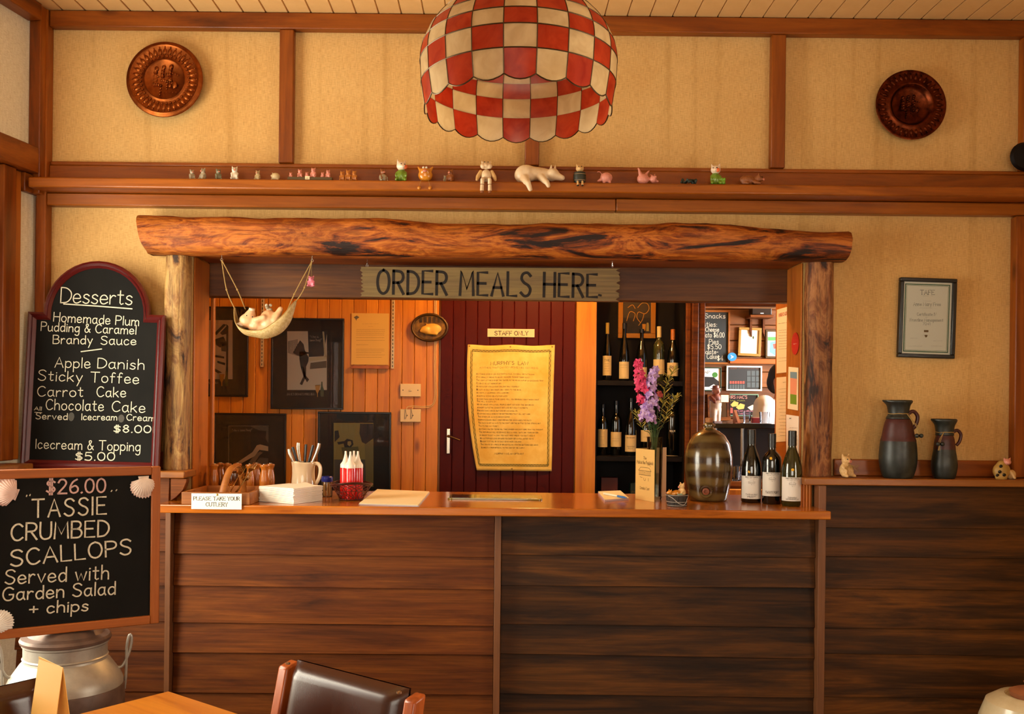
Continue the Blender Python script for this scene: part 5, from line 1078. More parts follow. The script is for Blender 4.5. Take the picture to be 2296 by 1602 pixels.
def fig(kind, label, loc, h, mat, rz=0.0, flip=False, cat='figurine', grp='pig figurines on the long shelf', ey=True, sn=None):
    o = root('pig_figurine', label, cat, loc, (0, 0, rz), grp); o.scale = (-h if flip else h, h, h) if not flip else (h, h, h)
    b = setm(mkobj('body', shape(kind), None, o, smooth=180), mat)
    if flip: b.scale.x = -1
    sg = -1 if flip else 1
    if kind == 'sit' and ey: eyes(o, (0, -.205, .74), .085, .028); MB().lathe([(0, 0), (.07, 0), (.06, .03), (0, .032)], 14).build('snout', sn or M['snout'], o, (0, -.275, .66), (PI / 2, 0, 0))
    if kind == 'lie' and ey: eyes(o, (sg * .47, -.25, .45), .05, .026); MB().lathe([(0, 0), (.075, 0), (.065, .03), (0, .032)], 14).build('snout', sn or M['snout'], o, (sg * .6, -.22, .32), (PI / 2, 0, sg * .7))
    if kind == 'back' and ey: eyes(o, (sg * .45, -.25, .52), .07, .024); MB().lathe([(0, 0), (.07, 0), (.06, .03), (0, .032)], 12).build('snout', sn or M['snout'], o, (sg * .52, -.31, .42), (PI / 2, 0, 0))
    return o
ST_ = 2.3213
def SX(x, dy=0.0): q = W(x, 402, 3.88 + dy); return (q.x, q.y, ST_)
fig('sit', 'smallest grey pig figurine at the left end of the shelf', SX(430), .044, M['greypig'], R(35)); fig('sit', 'grey pig figurine with raised ears second from the left on the shelf', SX(456), .050, M['greypig'], R(-25))
fig('sit', 'dull green grey pig figurine third from the left on the shelf', SX(489), .048, mott('moss_resin', '4a4a34', '8a8468', 60, .5, .1), R(30)); fig('sit', 'white pig figurine fourth from the left on the shelf', SX(526), .058, M['whitepig'], R(10))
fig('sit', 'little beige pig figurine fifth from the left on the shelf', SX(578), .043, mott('beige_resin', '9a8458', 'c8b488', 60, .5, .1), R(-10)); fig('ball', 'round speckled sleeping pig figurine left of the pink trough', SX(618), .038, mott('speckled', '9a7a48', 'e0cca0', 90, .5, .1, lo=.45, hi=.55))
o = root('pig_trough', 'brown trough figurine crowded with pink piglets and a tiny sign', 'figurine', SX(696), (0, 0, 0), 'pig figurines on the long shelf')
m = MB(); m.box(-.088, .088, -.014, .014, 0, .014); m.build('trough', plain('trough_wood', '5a4420', .7), o, bevel=.002)
for i, (x, z, s) in enumerate(((-.078, .010, .022), (-.042, .012, .032), (-.014, .010, .024), (.012, .012, .038), (.048, .010, .024), (.07, .011, .032))): q = setm(mkobj('piglet', shape('sit'), None, o, (x, 0, z), (0, 0, random.uniform(-.5, .5)), smooth=180), M['pinkpig']); q.scale = (s * 1.15,) * 3
MB().box(-.018, .0, -.017, -.0155, .003, .016).build('tiny_sign', M['cream'], o); m = MB(); m.rib(write('~4', .006, -.009, .0065), .001, y=-.0178); m.build('sign_print', M['ink'], o)
o = root('piglet_trio', 'three orange brown piglets standing shoulder to shoulder on the shelf', 'figurine', SX(781), (0, 0, 0), 'pig figurines on the long shelf')
for x, h in ((-.024, .044), (0, .050), (.024, .047)): q = setm(mkobj('piglet', shape('sit'), None, o, (x, 0, 0), (0, 0, 0), smooth=180), mott('amber_pig', '9a5418', 'c07a34', 30, .4, 0)); q.scale = (h * .95, h * .95, h)
o = fig('sit', 'brown pig figurine in grey clothes left of the green pig', SX(858), .055, M['brownpig'], R(30)); b = setm(mkobj('apron', shape('bust'), None, o, (0, -.02, 0), smooth=180), M['greypig']); b.scale = (1.06, 1.06, .92)
def dressed(label, x, h, suit, head, tilt, face):
    o = root('pig_figurine', label, 'figurine', SX(x), (0, 0, 0), 'pig figurines on the long shelf'); o.scale = (h, h, h)
    setm(mkobj('body', shape('bust'), None, o, smooth=180), suit); hd = setm(mkobj('head', shape('head'), None, o, (0, -.04, .76), (0, 0, tilt), smooth=180), head); hd.scale = (1.15, 1.15, 1.15)
    MB().ell((.12, -.17, -.05), (.09, .05, .09), nu=10, nv=7).build('cheek', face, hd)
    for s in (-1, 1): MB().ell((s * .08, -.19, .05), .025, nu=8, nv=6).build('eye', M['dark_eye'], hd)
    return o
dressed('pale pig figurine in a green suit beside the orange pig', 900, .082, M['greensuit'], M['palepig'], R(25), M['cheek'])
# orange pig with dangling feet
p = SX(953, -.02); o = root('pig_figurine', 'glossy orange pig figurine with round feet dangling below the shelf edge', 'figurine', (p[0], -.128, ST_), (0, 0, 0), 'pig figurines on the long shelf'); m = MB(); m.ell((0, 0, .026), (.029, .022, .026)); m.ell((0, -.012, .04), (.02, .014, .014))
for s in (-1, 1): m.limb((s * .018, 0, .045), .008, (s * .028, 0, .058), .004, 3)
setm(mkobj('body', blob(m, .0028), None, o, smooth=180), M['orangepig'])
for s in (-1, 1):
    MB().tube([(s * .012, -.015, .006), (s * .016, -.0275, -.004), (s * .0215, -.0285, -.024)], .0007, 5).build('leg_string', M['string'], o); MB().ell((s * .0215, -.0285, -.030), (.0072, .006, .0072)).build('foot', M['orangepig'], o); MB().ell((s * .006, -.022, .052), .0045, nu=8, nv=6).build('eye', M['whitepig'], o)
MB().ell((0, -.027, .038), (.008, .004, .006), nu=10, nv=6).build('snout', M['snout'], o)
o = fig('sit', 'small brown hare like figurine left of the jointed doll pig', SX(1010), .056, M['brownpig'], R(-20)); q = setm(mkobj('young_one', shape('sit'), None, o, (-.42, .05, 0), (0, 0, .5), smooth=180), M['greypig']); q.scale = (.6,) * 3
# jointed doll pig with dangling legs
p = W(1090, 400, 3.86); o = root('doll_pig', 'cream jointed doll pig sitting with legs dangling over the shelf', 'figurine', (p.x, -.127, ST_), (0, 0, 0), 'pig figurines on the long shelf'); m = MB(); m.ell((0, 0, .026), (.022, .019, .026)); setm(mkobj('torso', blob(m, .003), None, o, smooth=180), M['creampig'])
m = MB(); m.ell((0, -.004, .066), (.020, .017, .015)); m.ell((-.013, -.012, .062), .011); m.ell((.013, -.012, .062), .011); m.limb((-.014, 0, .076), .006, (-.018, 0, .086), .002, 2); m.limb((.014, 0, .076), .006, (.018, 0, .086), .002, 2); m.ell((0, -.018, .064), (.009, .006, .007)); setm(mkobj('head', blob(m, .0024), None, o, smooth=180), M['creampig'])
for s in (-1, 1):
    MB().ell((s * .007, -.019, .077), .0022, nu=8, nv=6).build('eye', M['dark_eye'], o)
    m = MB(); m.limb((s * .022, -.002, .042), .008, (s * .032, -.008, .022), .009, 3); m.limb((s * .032, -.008, .022), .009, (s * .036, -.014, .008), .006, 3); setm(mkobj('arm', blob(m, .0024), None, o, smooth=180), M['tanpig'])
    MB().limb((s * .012, -.018, .010), .0078, (s * .0145, -.032, .004), .0075, 3).build('thigh', M['creampig'], o, smooth=180); MB().tube([(s * .0145, -.0345, .004), (s * .0145, -.035, -.014)], .0075, 12).build('upper_leg', M['creampig'], o); MB().tube([(s * .0150, -.035, -.017), (s * .0155, -.035, -.040)], [.0072, .0078], 12).build('lower_leg', M['creampig'], o); MB().tube([(s * .0155, -.035, -.041), (s * .0155, -.036, -.049)], [.0072, .006], 10).build('hoof', M['brownpig'], o)
# big reclining pig
c = W(1208, 402, 3.87); o = root('reclining_pig', 'large cream clay pig lying along the shelf with legs hanging over', 'figurine', (c.x, -.112, ST_), (0, 0, 0), 'pig figurines on the long shelf'); q = lambda x, y, dy=0.0: (lambda v: (v.x - c.x, v.y + .112, v.z - ST_))(W(x, y, 3.888 + dy)); m = MB()
m.ell(q(1180, 390), (.046, .033, .036)); m.ell(q(1172, 393), (.034, .033, .033)); m.limb(q(1185, 389), .031, q(1215, 391), .026, 5); m.limb(q(1215, 391), .026, q(1228, 393), .024, 3); m.ell(q(1240, 391, -.01), (.026, .022, .024)); m.limb(q(1246, 395, -.012), .018, q(1259, 399, -.016), .0125, 4); m.ell(q(1237, 396), (.022, .02, .02))
m.limb(q(1176, 401, -.02), .02, q(1184, 411, -.052), .0125, 4); m.limb(q(1184, 411, -.052), .0125, q(1189, 425, -.055), .0095, 4); m.limb(q(1214, 399, -.02), .016, q(1226, 409, -.052), .0115, 4); m.limb(q(1226, 409, -.052), .0115, q(1230, 417, -.055), .009, 4)
setm(mkobj('body', blob(m, .0036, it=6), None, o, smooth=180), M['creampig'])
for x, dy in ((1235, -.005), (1244, .016)):
    m = MB(); a, b = q(x - 6, 383, dy), q(x + 2, 366, dy); m.add([a, (a[0] + .018, a[1] - .004, a[2] - .002), b, (a[0] + .010, a[1] + .008, a[2])], [(0, 1, 2), (1, 3, 2), (3, 0, 2), (0, 3, 1)]); m.build('ear', M['creampig'], o, smooth=0, bevel=.002)
p = q(1261, 399, -.017); MB().lathe([(0, 0), (.009, 0), (.0085, .005), (0, .006)], 14).build('snout', M['whitepig'], o, p, (PI / 2, 0, R(40)))
# pig in a barrel
p = SX(1300, -.015); o = root('barrel_pig', 'pig figurine wearing a dark barrel with hoofs over the shelf edge', 'figurine', (p[0], -.128, ST_), (0, 0, 0), 'pig figurines on the long shelf')
MB().lathe([(0, 0), (.021, 0), (.0255, .02), (.0225, .043), (0, .043)], 20).build('barrel', M['barrel'], o)
for z, r_ in ((.010, .0238), (.034, .0250)): MB().tube([(r_ * math.sin(2 * PI * i / 24), r_ * math.cos(2 * PI * i / 24), z) for i in range(24)], .0014, 5, True).build('hoop', M['steel'], o)
h_ = setm(mkobj('head', shape('head'), None, o, (0, -.004, .058), smooth=180), M['tanpig']); h_.scale = (.075,) * 3; eyes(o, (0, -.020, .063), .006, .002)
for s in (-1, 1): MB().tube([(s * .009, -.02, .004), (s * .009, -.0285, -.004), (s * .009, -.029, -.012)], [.004, .004, .005], 8).build('leg', M['tanpig'], o); MB().ell((s * .009, -.030, -.014), (.005, .006, .003)).build('hoof', M['black'], o)
fig('rear', 'plump pink pig figurine showing its back on the shelf', SX(1357), .052, M['pinkpig'], ey=False)
fig('back', 'pinkish pig figurine rolled on its back on the shelf', SX(1449), .064, M['pinkpig'], ey=True)
o = root('dark_posy', 'small dark green leafy ornament lying on the shelf', 'ornament', SX(1544)); m = MB()
for i in range(26): a = random.uniform(0, 6.3); m.ell((random.uniform(-.03, .03), random.uniform(-.012, .012), random.uniform(.006, .022)), (.009, .005, .004), (a, a * 2, a), 6, 4)
setm(mkobj('leaves', blob(m, .0026, it=1), None, o, smooth=30), M['darkgreen'])
dressed('pale pig figurine with green scarf near the shelf joint post', 1604, .080, M['greensuit'], M['palepig'], R(-20), M['cheek'])
o = root('green_frog', 'tiny bright green frog ornament right of the scarfed pig', 'figurine', SX(1621, -.01)); m = MB(); m.ell((0, 0, .01), (.011, .009, .011)); m.ell((-.005, -.004, .022), .006); m.ell((.005, -.004, .022), .006); setm(mkobj('body', blob(m, .0018), None, o, smooth=180), plain('lime', '6a9a1c', .4))
fig('lie', 'reddish brown pig figurine lying at the right end of the row', SX(1686), .070, M['brownpig'])
# ledge figurines and jugs
LZ = 1.1703
p = W(1895, 1073, 3.90); o = fig('sit', 'tan straw whiskered pig figurine on the right ledge beside the log post', (p.x, p.y, LZ), .098, M['tanpig'], R(25), grp='figurines on the right ledge'); m = MB()
for i in range(12): a = random.uniform(-1, 1); m.tube([(a * .1, -.26, .5), (a * .25, -.33, .42 + random.uniform(-.1, .1)), (a * .42, -.34, .38 + random.uniform(-.15, .15))], .008, 4)
m.build('straw', M['string'], o)
p = W(2250, 1073, 3.90); o = root('ladybird_pig', 'spotted beige ladybird pig ornament at the right end of the ledge', 'figurine', (p.x, p.y, LZ), (0, 0, 0), 'figurines on the right ledge'); m = MB(); m.ell((-.008, 0, .032), (.035, .026, .034)); m.ell((-.006, 0, .055), (.022, .02, .02)); m.limb((-.01, -.01, .01), .02, (-.03, -.015, .008), .012); setm(mkobj('wing_case', blob(m, .004), None, o, smooth=180), mott('beige_clay', 'a8823c', 'c09850', 20, .5, 0))
m = MB(); m.ell((.03, .0, .018), (.018, .02, .02)); m.limb((.02, -.012, .03), .008, (.034, -.02, .006), .006); setm(mkobj('front_legs', blob(m, .003), None, o, smooth=180), M['tanpig']); h_ = setm(mkobj('head', shape('head'), None, o, (.008, -.012, .068), smooth=180), M['pinkpig']); h_.scale = (.07,) * 3
for x, z, y in ((-.022, .052, -.022), (-.028, .030, -.026), (-.012, .018, -.029), (-.035, .016, -.022)): MB().ell((x, y, z), (.0075, .0035, .0065), nu=12, nv=6).build('spot', M['dark_eye'], o)
M['jugblack'] = mott('black_glaze', '161916', '2a2e2a', 30, .42, .12); M['jugred'] = mott('maroon_glaze', '3a1414', '4e1e1c', 20, .45, .15)
def wjug(label, x, k, prof, band, neck, hang):
    p = W(x, 1072, 3.905); o = root('pottery_jug', label, 'jug', (p.x, p.y, LZ), (0, 0, 0), 'dark pottery jugs on the right ledge'); P = catmull(prof, 5); lo = [q_ for q_ in P if q_[1] <= band[0] + 1e-4]; mi = [q_ for q_ in P if band[0] - .004 <= q_[1] <= band[1] + .004]; hi = [q_ for q_ in P if q_[1] >= band[1] - 1e-4]
    MB().lathe([(0, 0)] + lo, 36).build('lower_body', M['jugblack'], o, smooth=60); MB().lathe([(a + .0006, b) for a, b in mi], 36).build('glaze_band', M['jugred'], o, smooth=60)
    def nf(u, v):
        q = v * (len(hi) - 1); i = min(int(q), len(hi) - 2); f = q - i; r_ = hi[i][0] * (1 - f) + hi[i + 1][0] * f; z = hi[i][1] * (1 - f) + hi[i + 1][1] * f; a = 2 * PI * u; s_ = math.exp(-((a - 1.5 * PI) / .35) ** 2) * max(0, v - .6) / .4; r_ += .016 * k * s_
        return (r_ * math.sin(a), -r_ * math.cos(a), z + .004 * s_)
    m = MB(); m.grid(40, 16, nf, cu=True); m.build('neck', M['jugblack'], o, smooth=60).modifiers.new('t', 'SOLIDIFY').thickness = -.004
    zn = neck[1]; rn = neck[0]
    MB().tube(catmull([(rn * .9, 0, zn - .004), (rn + .022 * k, 0, zn + .010 * k), (rn + .040 * k, 0, zn - .010 * k), (rn + .034 * k, 0, zn - .042 * k), (rn + .020 * k, 0, zn - .06 * k)], 6), .0075 * k, 10).build('handle', M['jugred'], o)
    m = MB(); m.tube([((rn + .003) * math.sin(2 * PI * i / 28), -(rn + .003) * math.cos(2 * PI * i / 28), zn + .001 * math.sin(i)) for i in range(28)], .0017, 5, True)
    sx, dz, bx2 = hang; e0 = (sx * rn * .55, -rn * .95, zn); e1 = (sx * (bx2 - .006), -(prof[3][0]) * .8, zn - dz * .6); e2 = (sx * bx2, -(prof[3][0]) * .85, zn - dz); m.tube([e0, e1, e2], .0013, 5); m.tube([e0, (e1[0] + sx * .006, e1[1], e1[2]), (e2[0] + sx * .008, e2[1], e2[2] - .006)], .0013, 5)
    for i in range(7): m.tube([e2, (e2[0] + random.uniform(-.004, .012) * sx, e2[1], e2[2] - .026)], .0009, 4)
    m.build('jute_cord', M['string'], o)
    for dx in (-.008, .009): MB().ell((e2[0] + dx, e2[1] - .003, e2[2]), .0085, nu=12).build('bead', M['jugblack'], o)
wjug('tall dark pottery jug with maroon band and jute cord on the right ledge', 2013, 1.0, [(.052, 0), (.058, .006), (.069, .045), (.0722, .085), (.068, .14), (.062, .165), (.052, .215), (.043, .237), (.036, .25), (.0355, .262), (.041, .29), (.0495, .303), (.047, .306)], (.150, .232), (.036, .255), (1, .085, .055))
wjug('shorter dark pottery jug with hanging beads beside the tall jug', 2117, .85, [(.036, 0), (.041, .005), (.047, .03), (.0492, .055), (.046, .085), (.041, .115), (.037, .15), (.033, .165), (.030, .178), (.030, .19), (.034, .212), (.0425, .23), (.040, .233)], (.118, .168), (.0305, .183), (-1, .045, .038))
# pigs in the tiny bucket
fig('lie', 'mustard pig figurine lying in the tiny bucket', (BKX - .012, BKY - .004, CT + .036), .046, M['orangepig'], R(200), grp='figurines in the tiny bucket'); fig('sit', 'pink pig figurine leaning out of the tiny bucket towards the stoneware jug', (BKX + .022, BKY + .006, CT + .034), .062, M['tanpig'], R(-60), grp='figurines in the tiny bucket')
o = root('cabbage_figurine', 'pale green cabbage between the pigs in the tiny bucket', 'figurine', (BKX + .006, BKY - .022, CT + .036)); m = MB(); [m.ell((random.uniform(-.009, .009), random.uniform(-.006, .006), random.uniform(.002, .012)), (.008, .003, .007), (random.random() * 3,) * 3, 8, 5) for i in range(9)]; m.build('leaves', plain('cabbage', '8a9a80', .6), o)
# ================================================================== pig in a hammock
HD = 3.93; hx0, hx1 = W(497, 583, HD), W(700, 585, HD); hm = root('rope_hammock', 'little woven rope hammock hanging from the log beam', 'hammock', (hx0.x, hx0.y, 2.031)); H0 = Vector(hm.location); q = lambda x, y, dy=0.0: W(x, y, HD + dy) - H0
M['net'] = mott('net_cord', 'b89a5c', 'd8c08c', 90, .9, .3); BP = catmull([tuple(q(x, y)) for x, y in ((526, 692), (531, 722), (545, 747), (575, 756), (600, 758), (630, 746), (650, 722), (660, 692), (664, 676))], 5); RP = catmull([tuple(q(x, y)) for x, y in ((526, 690), (529, 712), (536, 730), (556, 742), (592, 742), (622, 724), (642, 706), (656, 686), (664, 675))], 5)
def hf(u, v):
    i = min(int(u * (len(BP) - 1)), len(BP) - 2); f = u * (len(BP) - 1) - i; b = Vector(BP[i]).lerp(Vector(BP[i + 1]), f); r_ = Vector(RP[i]).lerp(Vector(RP[i + 1]), f); a = PI * (v - .5) * 2 * .5 * 2; wd = .048 * math.sin(PI * min(max(u, .02), .98)) ** .7; c2 = abs(math.sin(PI * (v - .5))) ; s2 = math.sin(PI * (v - .5))
    p = b.lerp(r_, 1 - math.sqrt(max(0, 1 - s2 * s2))); p.y = s2 * wd + b.y * 0; k = .0009 * math.sin(u * 150) * math.sin(v * 46); return (p.x, p.y + H0.y * 0, p.z - abs(k))
m = MB(); m.grid(90, 26, hf); o = m.build('net', M['net'], hm, smooth=180); o.modifiers.new('t', 'SOLIDIFY').thickness = .0012
m = MB()
for v in (0, 1): m.tube([hf(i / 40, v) for i in range(41)], .0019, 6)
for i in range(1, 20): m.tube([Vector(hf(min(.04 + .93 * j / 24 + (.02 * math.sin(i)), .99), i / 20)) + Vector((0, 0, -.0014)) for j in range(25)], .0008, 4)
m.build('rim_cord', M['string'], hm); m = MB()
for a, b, mid_ in (((497, 583), (526, 692), (508, 650)), ((497, 583), (550, 694), (532, 650)), ((700, 585), (664, 676), (683, 645)), ((700, 585), (640, 708), (660, 660))):
    m = MB(); m.tube(catmull([tuple(q(*a)), tuple(q(*mid_)), tuple(q(b[0], b[1], .03 if b[0] in (550, 640) else 0))], 6), .0021, 6); kx = q(*mid_); m.ell(kx, .0042, nu=8, nv=6); m.build('rope', M['string'], hm)
for a in ((497, 583), (700, 585)):
    p = q(*a); m = MB(); m.tube([(p.x, p.y, 0), (p.x, p.y, p.z + .004)], .0012, 5); m.tube([(p.x + .005 * math.cos(t_), p.y, p.z + .005 * math.sin(t_)) for t_ in [i * PI / 6 for i in range(12)]], .0011, 5, True); m.build('hook', M['steel'], hm)
po = root('hammock_pig', 'plump peach clay pig reclining in the rope hammock with a mouse on its belly', 'figurine', W(590, 740, HD)); P0 = Vector(po.location); q = lambda x, y, dy=0.0: W(x, y, HD + dy) - P0; m = MB()
m.ell(q(556, 720), (.037, .034, .030)); m.limb(q(560, 712, -.005), .026, q(564, 698, -.008), .0135, 4); m.ell(q(575, 732), (.034, .034, .024)); m.ell(q(603, 719), (.038, .036, .044)); m.limb(q(590, 738), .03, q(622, 728), .028, 4); m.limb(q(616, 718, -.015), .020, q(629, 694, -.015), .012, 4); m.limb(q(616, 716, .02), .02, q(628, 697, .02), .012, 4); m.limb(q(575, 718, -.028), .014, q(592, 712, -.034), .012, 3)
setm(mkobj('body', blob(m, .0042, it=6), None, po, smooth=180), mott('peach_clay', 'd8a070', 'e8bc90', 20, .4, 0))
m = MB(); a, b = q(545, 727, -.02), q(522, 726, -.03); m.add([Vector(a) + Vector((0, 0, .012)), Vector(a) - Vector((0, 0, .012)), b, Vector(a) + Vector((0, .012, 0))], [(0, 2, 1), (0, 3, 2), (3, 1, 2), (0, 1, 3)]); m.build('ear', M['creampig'], po, bevel=.003)
p = q(564.5, 696, -.009); MB().lathe([(0, 0), (.0125, 0), (.0115, .008), (0, .009)], 14).build('snout', M['creampig'], po, p, (R(12), R(12), 0))
for x, y, dy in ((553, 708, -.028), (566, 711, -.026)): MB().ell(q(x, y, dy), .0026, nu=8, nv=6).build('eye', M['dark_eye'], po)
o = root('mouse_figurine', 'tiny grey mouse sitting on the belly of the hammock pig', 'figurine', W(604, 699, HD)); m = MB(); m.ell((0, 0, .006), (.013, .009, .010)); m.ell((-.008, -.004, .016), .008); setm(mkobj('body', blob(m, .0018), None, o, smooth=180), M['greypig'])
for dx in (-.012, .004): MB().ell((dx, 0, .025), (.0065, .002, .0065), nu=10, nv=6).build('ear', M['greypig'], o)
p = W(698, 631, HD - .01); o = root('pig_charm', 'bright pink pig charm dangling on a thread beside the hammock rope', 'charm', (p.x, p.y, p.z)); b = setm(mkobj('body', shape('sit'), None, o, (0, 0, -.023), smooth=180), plain('bubblegum', 'd8788c', .4)); b.scale = (.058, .05, .047); MB().tube([(0, 0, .022), (.001, .0, 2.0305 - p.z)], .0005, 4).build('thread', M['string'], o); eyes(o, (0, -.012, .012), .005, .0015)
# ================================================================== on the pine wall and the door
def flat(m, mt, pts, yl, org=(0, 0, 1.0)):     # flat printed shape given by picture points of a zoomed view (origin x, y, zoom)
    m.poly([PL(mt, org[0] + x / org[2], org[1] + y / org[2], yl) for x, y in pts], yl - .0004); return m
M['ph_l'] = plain('photo_light', 'd0c6b0', .5); M['ph_m'] = plain('photo_mid', '5e584c', .5); M['ph_d'] = plain('photo_dark', '1a1613', .5); M['ph_o'] = plain('photo_olive', 'a08c44', .5); M['ph_s'] = plain('photo_skin', 'd8bc94', .5); M['beer'] = plain('beer', 'c88a1c', .4); M['dgreen'] = plain('bottle_green', '3c4a1c', .4)
def framed(name, label, cat, x0, y0, x1, y1, d, fw, fmat, mat, pane=True, grp=None, rot=(0, 0, 0), depth=.022):
    c = W((x0 + x1) / 2, (y0 + y1) / 2, d); o = root(name, label, cat, c, rot, grp); mt = mat_of(c, rot); hw, hh = (x1 - x0) / 2 * d / F, (y1 - y0) / 2 * d / F
    for a in ((-hw, hw, hh - fw, hh), (-hw, hw, -hh, -hh + fw), (-hw, -hw + fw, -hh + fw, hh - fw), (hw - fw, hw, -hh + fw, hh - fw)): MB().box(a[0], a[1], -depth / 2, depth / 2, a[2], a[3]).build('frame_bar', fmat, o, bevel=.002)
    MB().box(-hw + fw, hw - fw, -.001, depth / 2 - .002, -hh + fw, hh - fw).build('mount', mat, o)
    if pane: MB().box(-hw + fw, hw - fw, -.0075, -.0065, -hh + fw, hh - fw).build('glass_pane', M['glass'], o)
    return o, mt
def P_(o, mt, name, mat, pts, lay, org): m = MB(); flat(m, mt, pts, -.0012 - .0004 * lay, org); m.build(name, mat, o, smooth=0)
def beer(o, mt, org, dx=0, dy=0):
    P_(o, mt, 'beer_glass_print', M['beer'], [(x + dx, y + dy) for x, y in ((1515, 1180), (1590, 1175), (1578, 1250), (1556, 1300), (1556, 1350), (1546, 1350), (1544, 1300), (1525, 1260))], 4, org); P_(o, mt, 'beer_foam_print', M['ph_l'], [(x + dx, y + dy) for x, y in ((1513, 1165), (1592, 1160), (1592, 1180), (1514, 1185))], 4, org)
    P_(o, mt, 'beer_bottle_print', M['dgreen'], [(x + dx, y + dy) for x, y in ((1605, 1130), (1622, 1130), (1626, 1200), (1642, 1240), (1640, 1345), (1594, 1345), (1592, 1240), (1602, 1200))], 4, org)
B_ = (470, 680, 6.41); gp = 'black framed prints on the pine wall'; DF = 5.785
o, mt = framed('framed_print', 'black framed print of a grey striped portrait partly hidden behind the left jamb', 'picture', 440, 688, 556.5, 890, DF, .011, M['black'], M['mat_'], grp=gp); rect = lambda a, b, c, d: [(a, b), (c, b), (c, d), (a, d)]
P_(o, mt, 'photo', M['ph_l'], rect(-160, 245, 330, 1095), 0, B_)
for p in ([(60, 440), (200, 300), (240, 310), (100, 460)], [(150, 430), (255, 320), (265, 440), (180, 460)], [(80, 520), (200, 480), (260, 600), (150, 640), (90, 600)], [(30, 740), (210, 770), (210, 800), (30, 770)], [(110, 830), (225, 860), (220, 895), (110, 860)], [(160, 560), (240, 560), (235, 700), (170, 690)], [(40, 920), (180, 1000), (120, 1010), (40, 960)], [(240, 300), (270, 330), (265, 1080), (235, 1080)]): P_(o, mt, 'photo_shadow', M['ph_d'] if p[0][0] != 160 else M['ph_m'], p, 1, B_)
beer(o, mt, B_, -1375, -155); m = MB(); line(m, mt, "JAMES BOAG'S PREMIUM", 440, 861, 490, 861, 4, .0009, -.0025, serif=True); m.build('lettering', M['ph_l'], o)
o, mt = framed('framed_print', 'black framed print of a leaning figure in a shawl on the pine wall', 'picture', 608, 714, 771, 918.5, DF, .011, M['black'], M['mat_'], grp=gp)
P_(o, mt, 'photo', M['ph_l'], rect(1115, 405, 1685, 1250), 0, B_); P_(o, mt, 'photo_shutter', M['ph_d'], [(1412, 405), (1690, 405), (1640, 765), (1425, 775)], 1, B_); P_(o, mt, 'photo_sill', plain('photo_sill', 'c8ba94', .5), [(1430, 790), (1685, 762), (1685, 810), (1432, 836)], 2, B_); P_(o, mt, 'photo_sill', plain('photo_post', 'b8aa84', .5), [(1622, 410), (1645, 410), (1680, 770), (1650, 772)], 2, B_); P_(o, mt, 'photo_shade', M['ph_m'], [(1450, 860), (1680, 830), (1680, 930), (1440, 950)], 1, B_)
for i in range(8): P_(o, mt, 'photo_fence', M['ph_d'], rect(1128 + i * 18, 548 - i * 4, 1136 + i * 18, 720 + i * 6), 1, B_)
for p in ([(1300, 535), (1350, 590), (1370, 680), (1395, 730), (1300, 770), (1195, 720), (1260, 600)], [(1290, 700), (1370, 690), (1425, 780), (1420, 840), (1380, 930), (1310, 930), (1290, 800)], [(1310, 920), (1350, 920), (1380, 1040), (1430, 1100), (1400, 1140), (1345, 1040)], [(1345, 930), (1388, 920), (1385, 1060), (1330, 1180), (1295, 1165), (1345, 1060)], [(1370, 700), (1480, 715), (1480, 730), (1375, 730)]): P_(o, mt, 'photo_figure', M['ph_d'], p, 3, B_)
beer(o, mt, B_); m = MB(); line(m, mt, "JAMES BOAG'S PREMIUM", 643, 886.5, 706, 886.5, 4.5, .0009, -.0025, serif=True); line(m, mt, '"Who is', 695, 758, 714, 758, 5, .0009, -.0035); line(m, mt, 'James Boag?"', 694, 766, 722, 765, 5, .0009, -.0035); m.build('lettering', M['ph_l'], o)
C7 = (360, 900, 3.5875)
o, mt = framed('framed_print', 'black framed print of crossed legs low on the pine wall behind the shakers', 'picture', 478, 927, 641, 1128, DF, .011, M['black'], M['mat_'], grp=gp)
P_(o, mt, 'photo', M['ph_d'], rect(548, 200, 870, 660), 0, C7); m = MB(); stroke(m, mt, [(360 + 548 / 3.5875, 900 + 200 / 3.5875), (360 + 870 / 3.5875, 900 + 200 / 3.5875)], .0012, -.002); stroke(m, mt, [(360 + 548 / 3.5875, 900 + 200 / 3.5875), (360 + 548 / 3.5875, 900 + 660 / 3.5875)], .0012, -.002)
line(m, mt, '"Who is James Boag?"', 521, 968, 566, 967, 5, .0009, -.002); m.build('lettering', M['ph_l'], o)
P_(o, mt, 'photo_leg', M['ph_s'], [(600, 505), (740, 410), (775, 355), (800, 348), (866, 365), (866, 402), (795, 392), (757, 442), (650, 500)], 2, C7); P_(o, mt, 'photo_leg', plain('photo_skin_dim', '8a7458', .5), [(705, 500), (757, 430), (800, 405), (822, 415), (792, 442), (755, 500)], 1, C7); P_(o, mt, 'photo_chair', M['ph_m'], [(750, 510), (800, 455), (866, 460), (866, 510)], 1, C7); P_(o, mt, 'photo_leaves', M['ph_m'], [(720, 203), (868, 203), (868, 340), (845, 300), (850, 240), (790, 235)], 1, C7)
o, mt = framed('framed_print', 'black framed olive toned print of two people behind the sauce bottles', 'picture', 713, 924, 876.5, 1128, 5.770, .011, M['black'], M['mat_'], grp=gp, rot=(R(2.2), 0, 0))
P_(o, mt, 'photo', M['ph_o'], rect(1392, 175, 1712, 690), 0, C7); P_(o, mt, 'photo_panel', plain('photo_panel', '9a8c4c', .5), [(1440, 182), (1560, 192), (1560, 320), (1440, 330)], 1, C7); P_(o, mt, 'photo_wall', M['ph_m'], rect(1395, 470, 1650, 690), 1, C7)
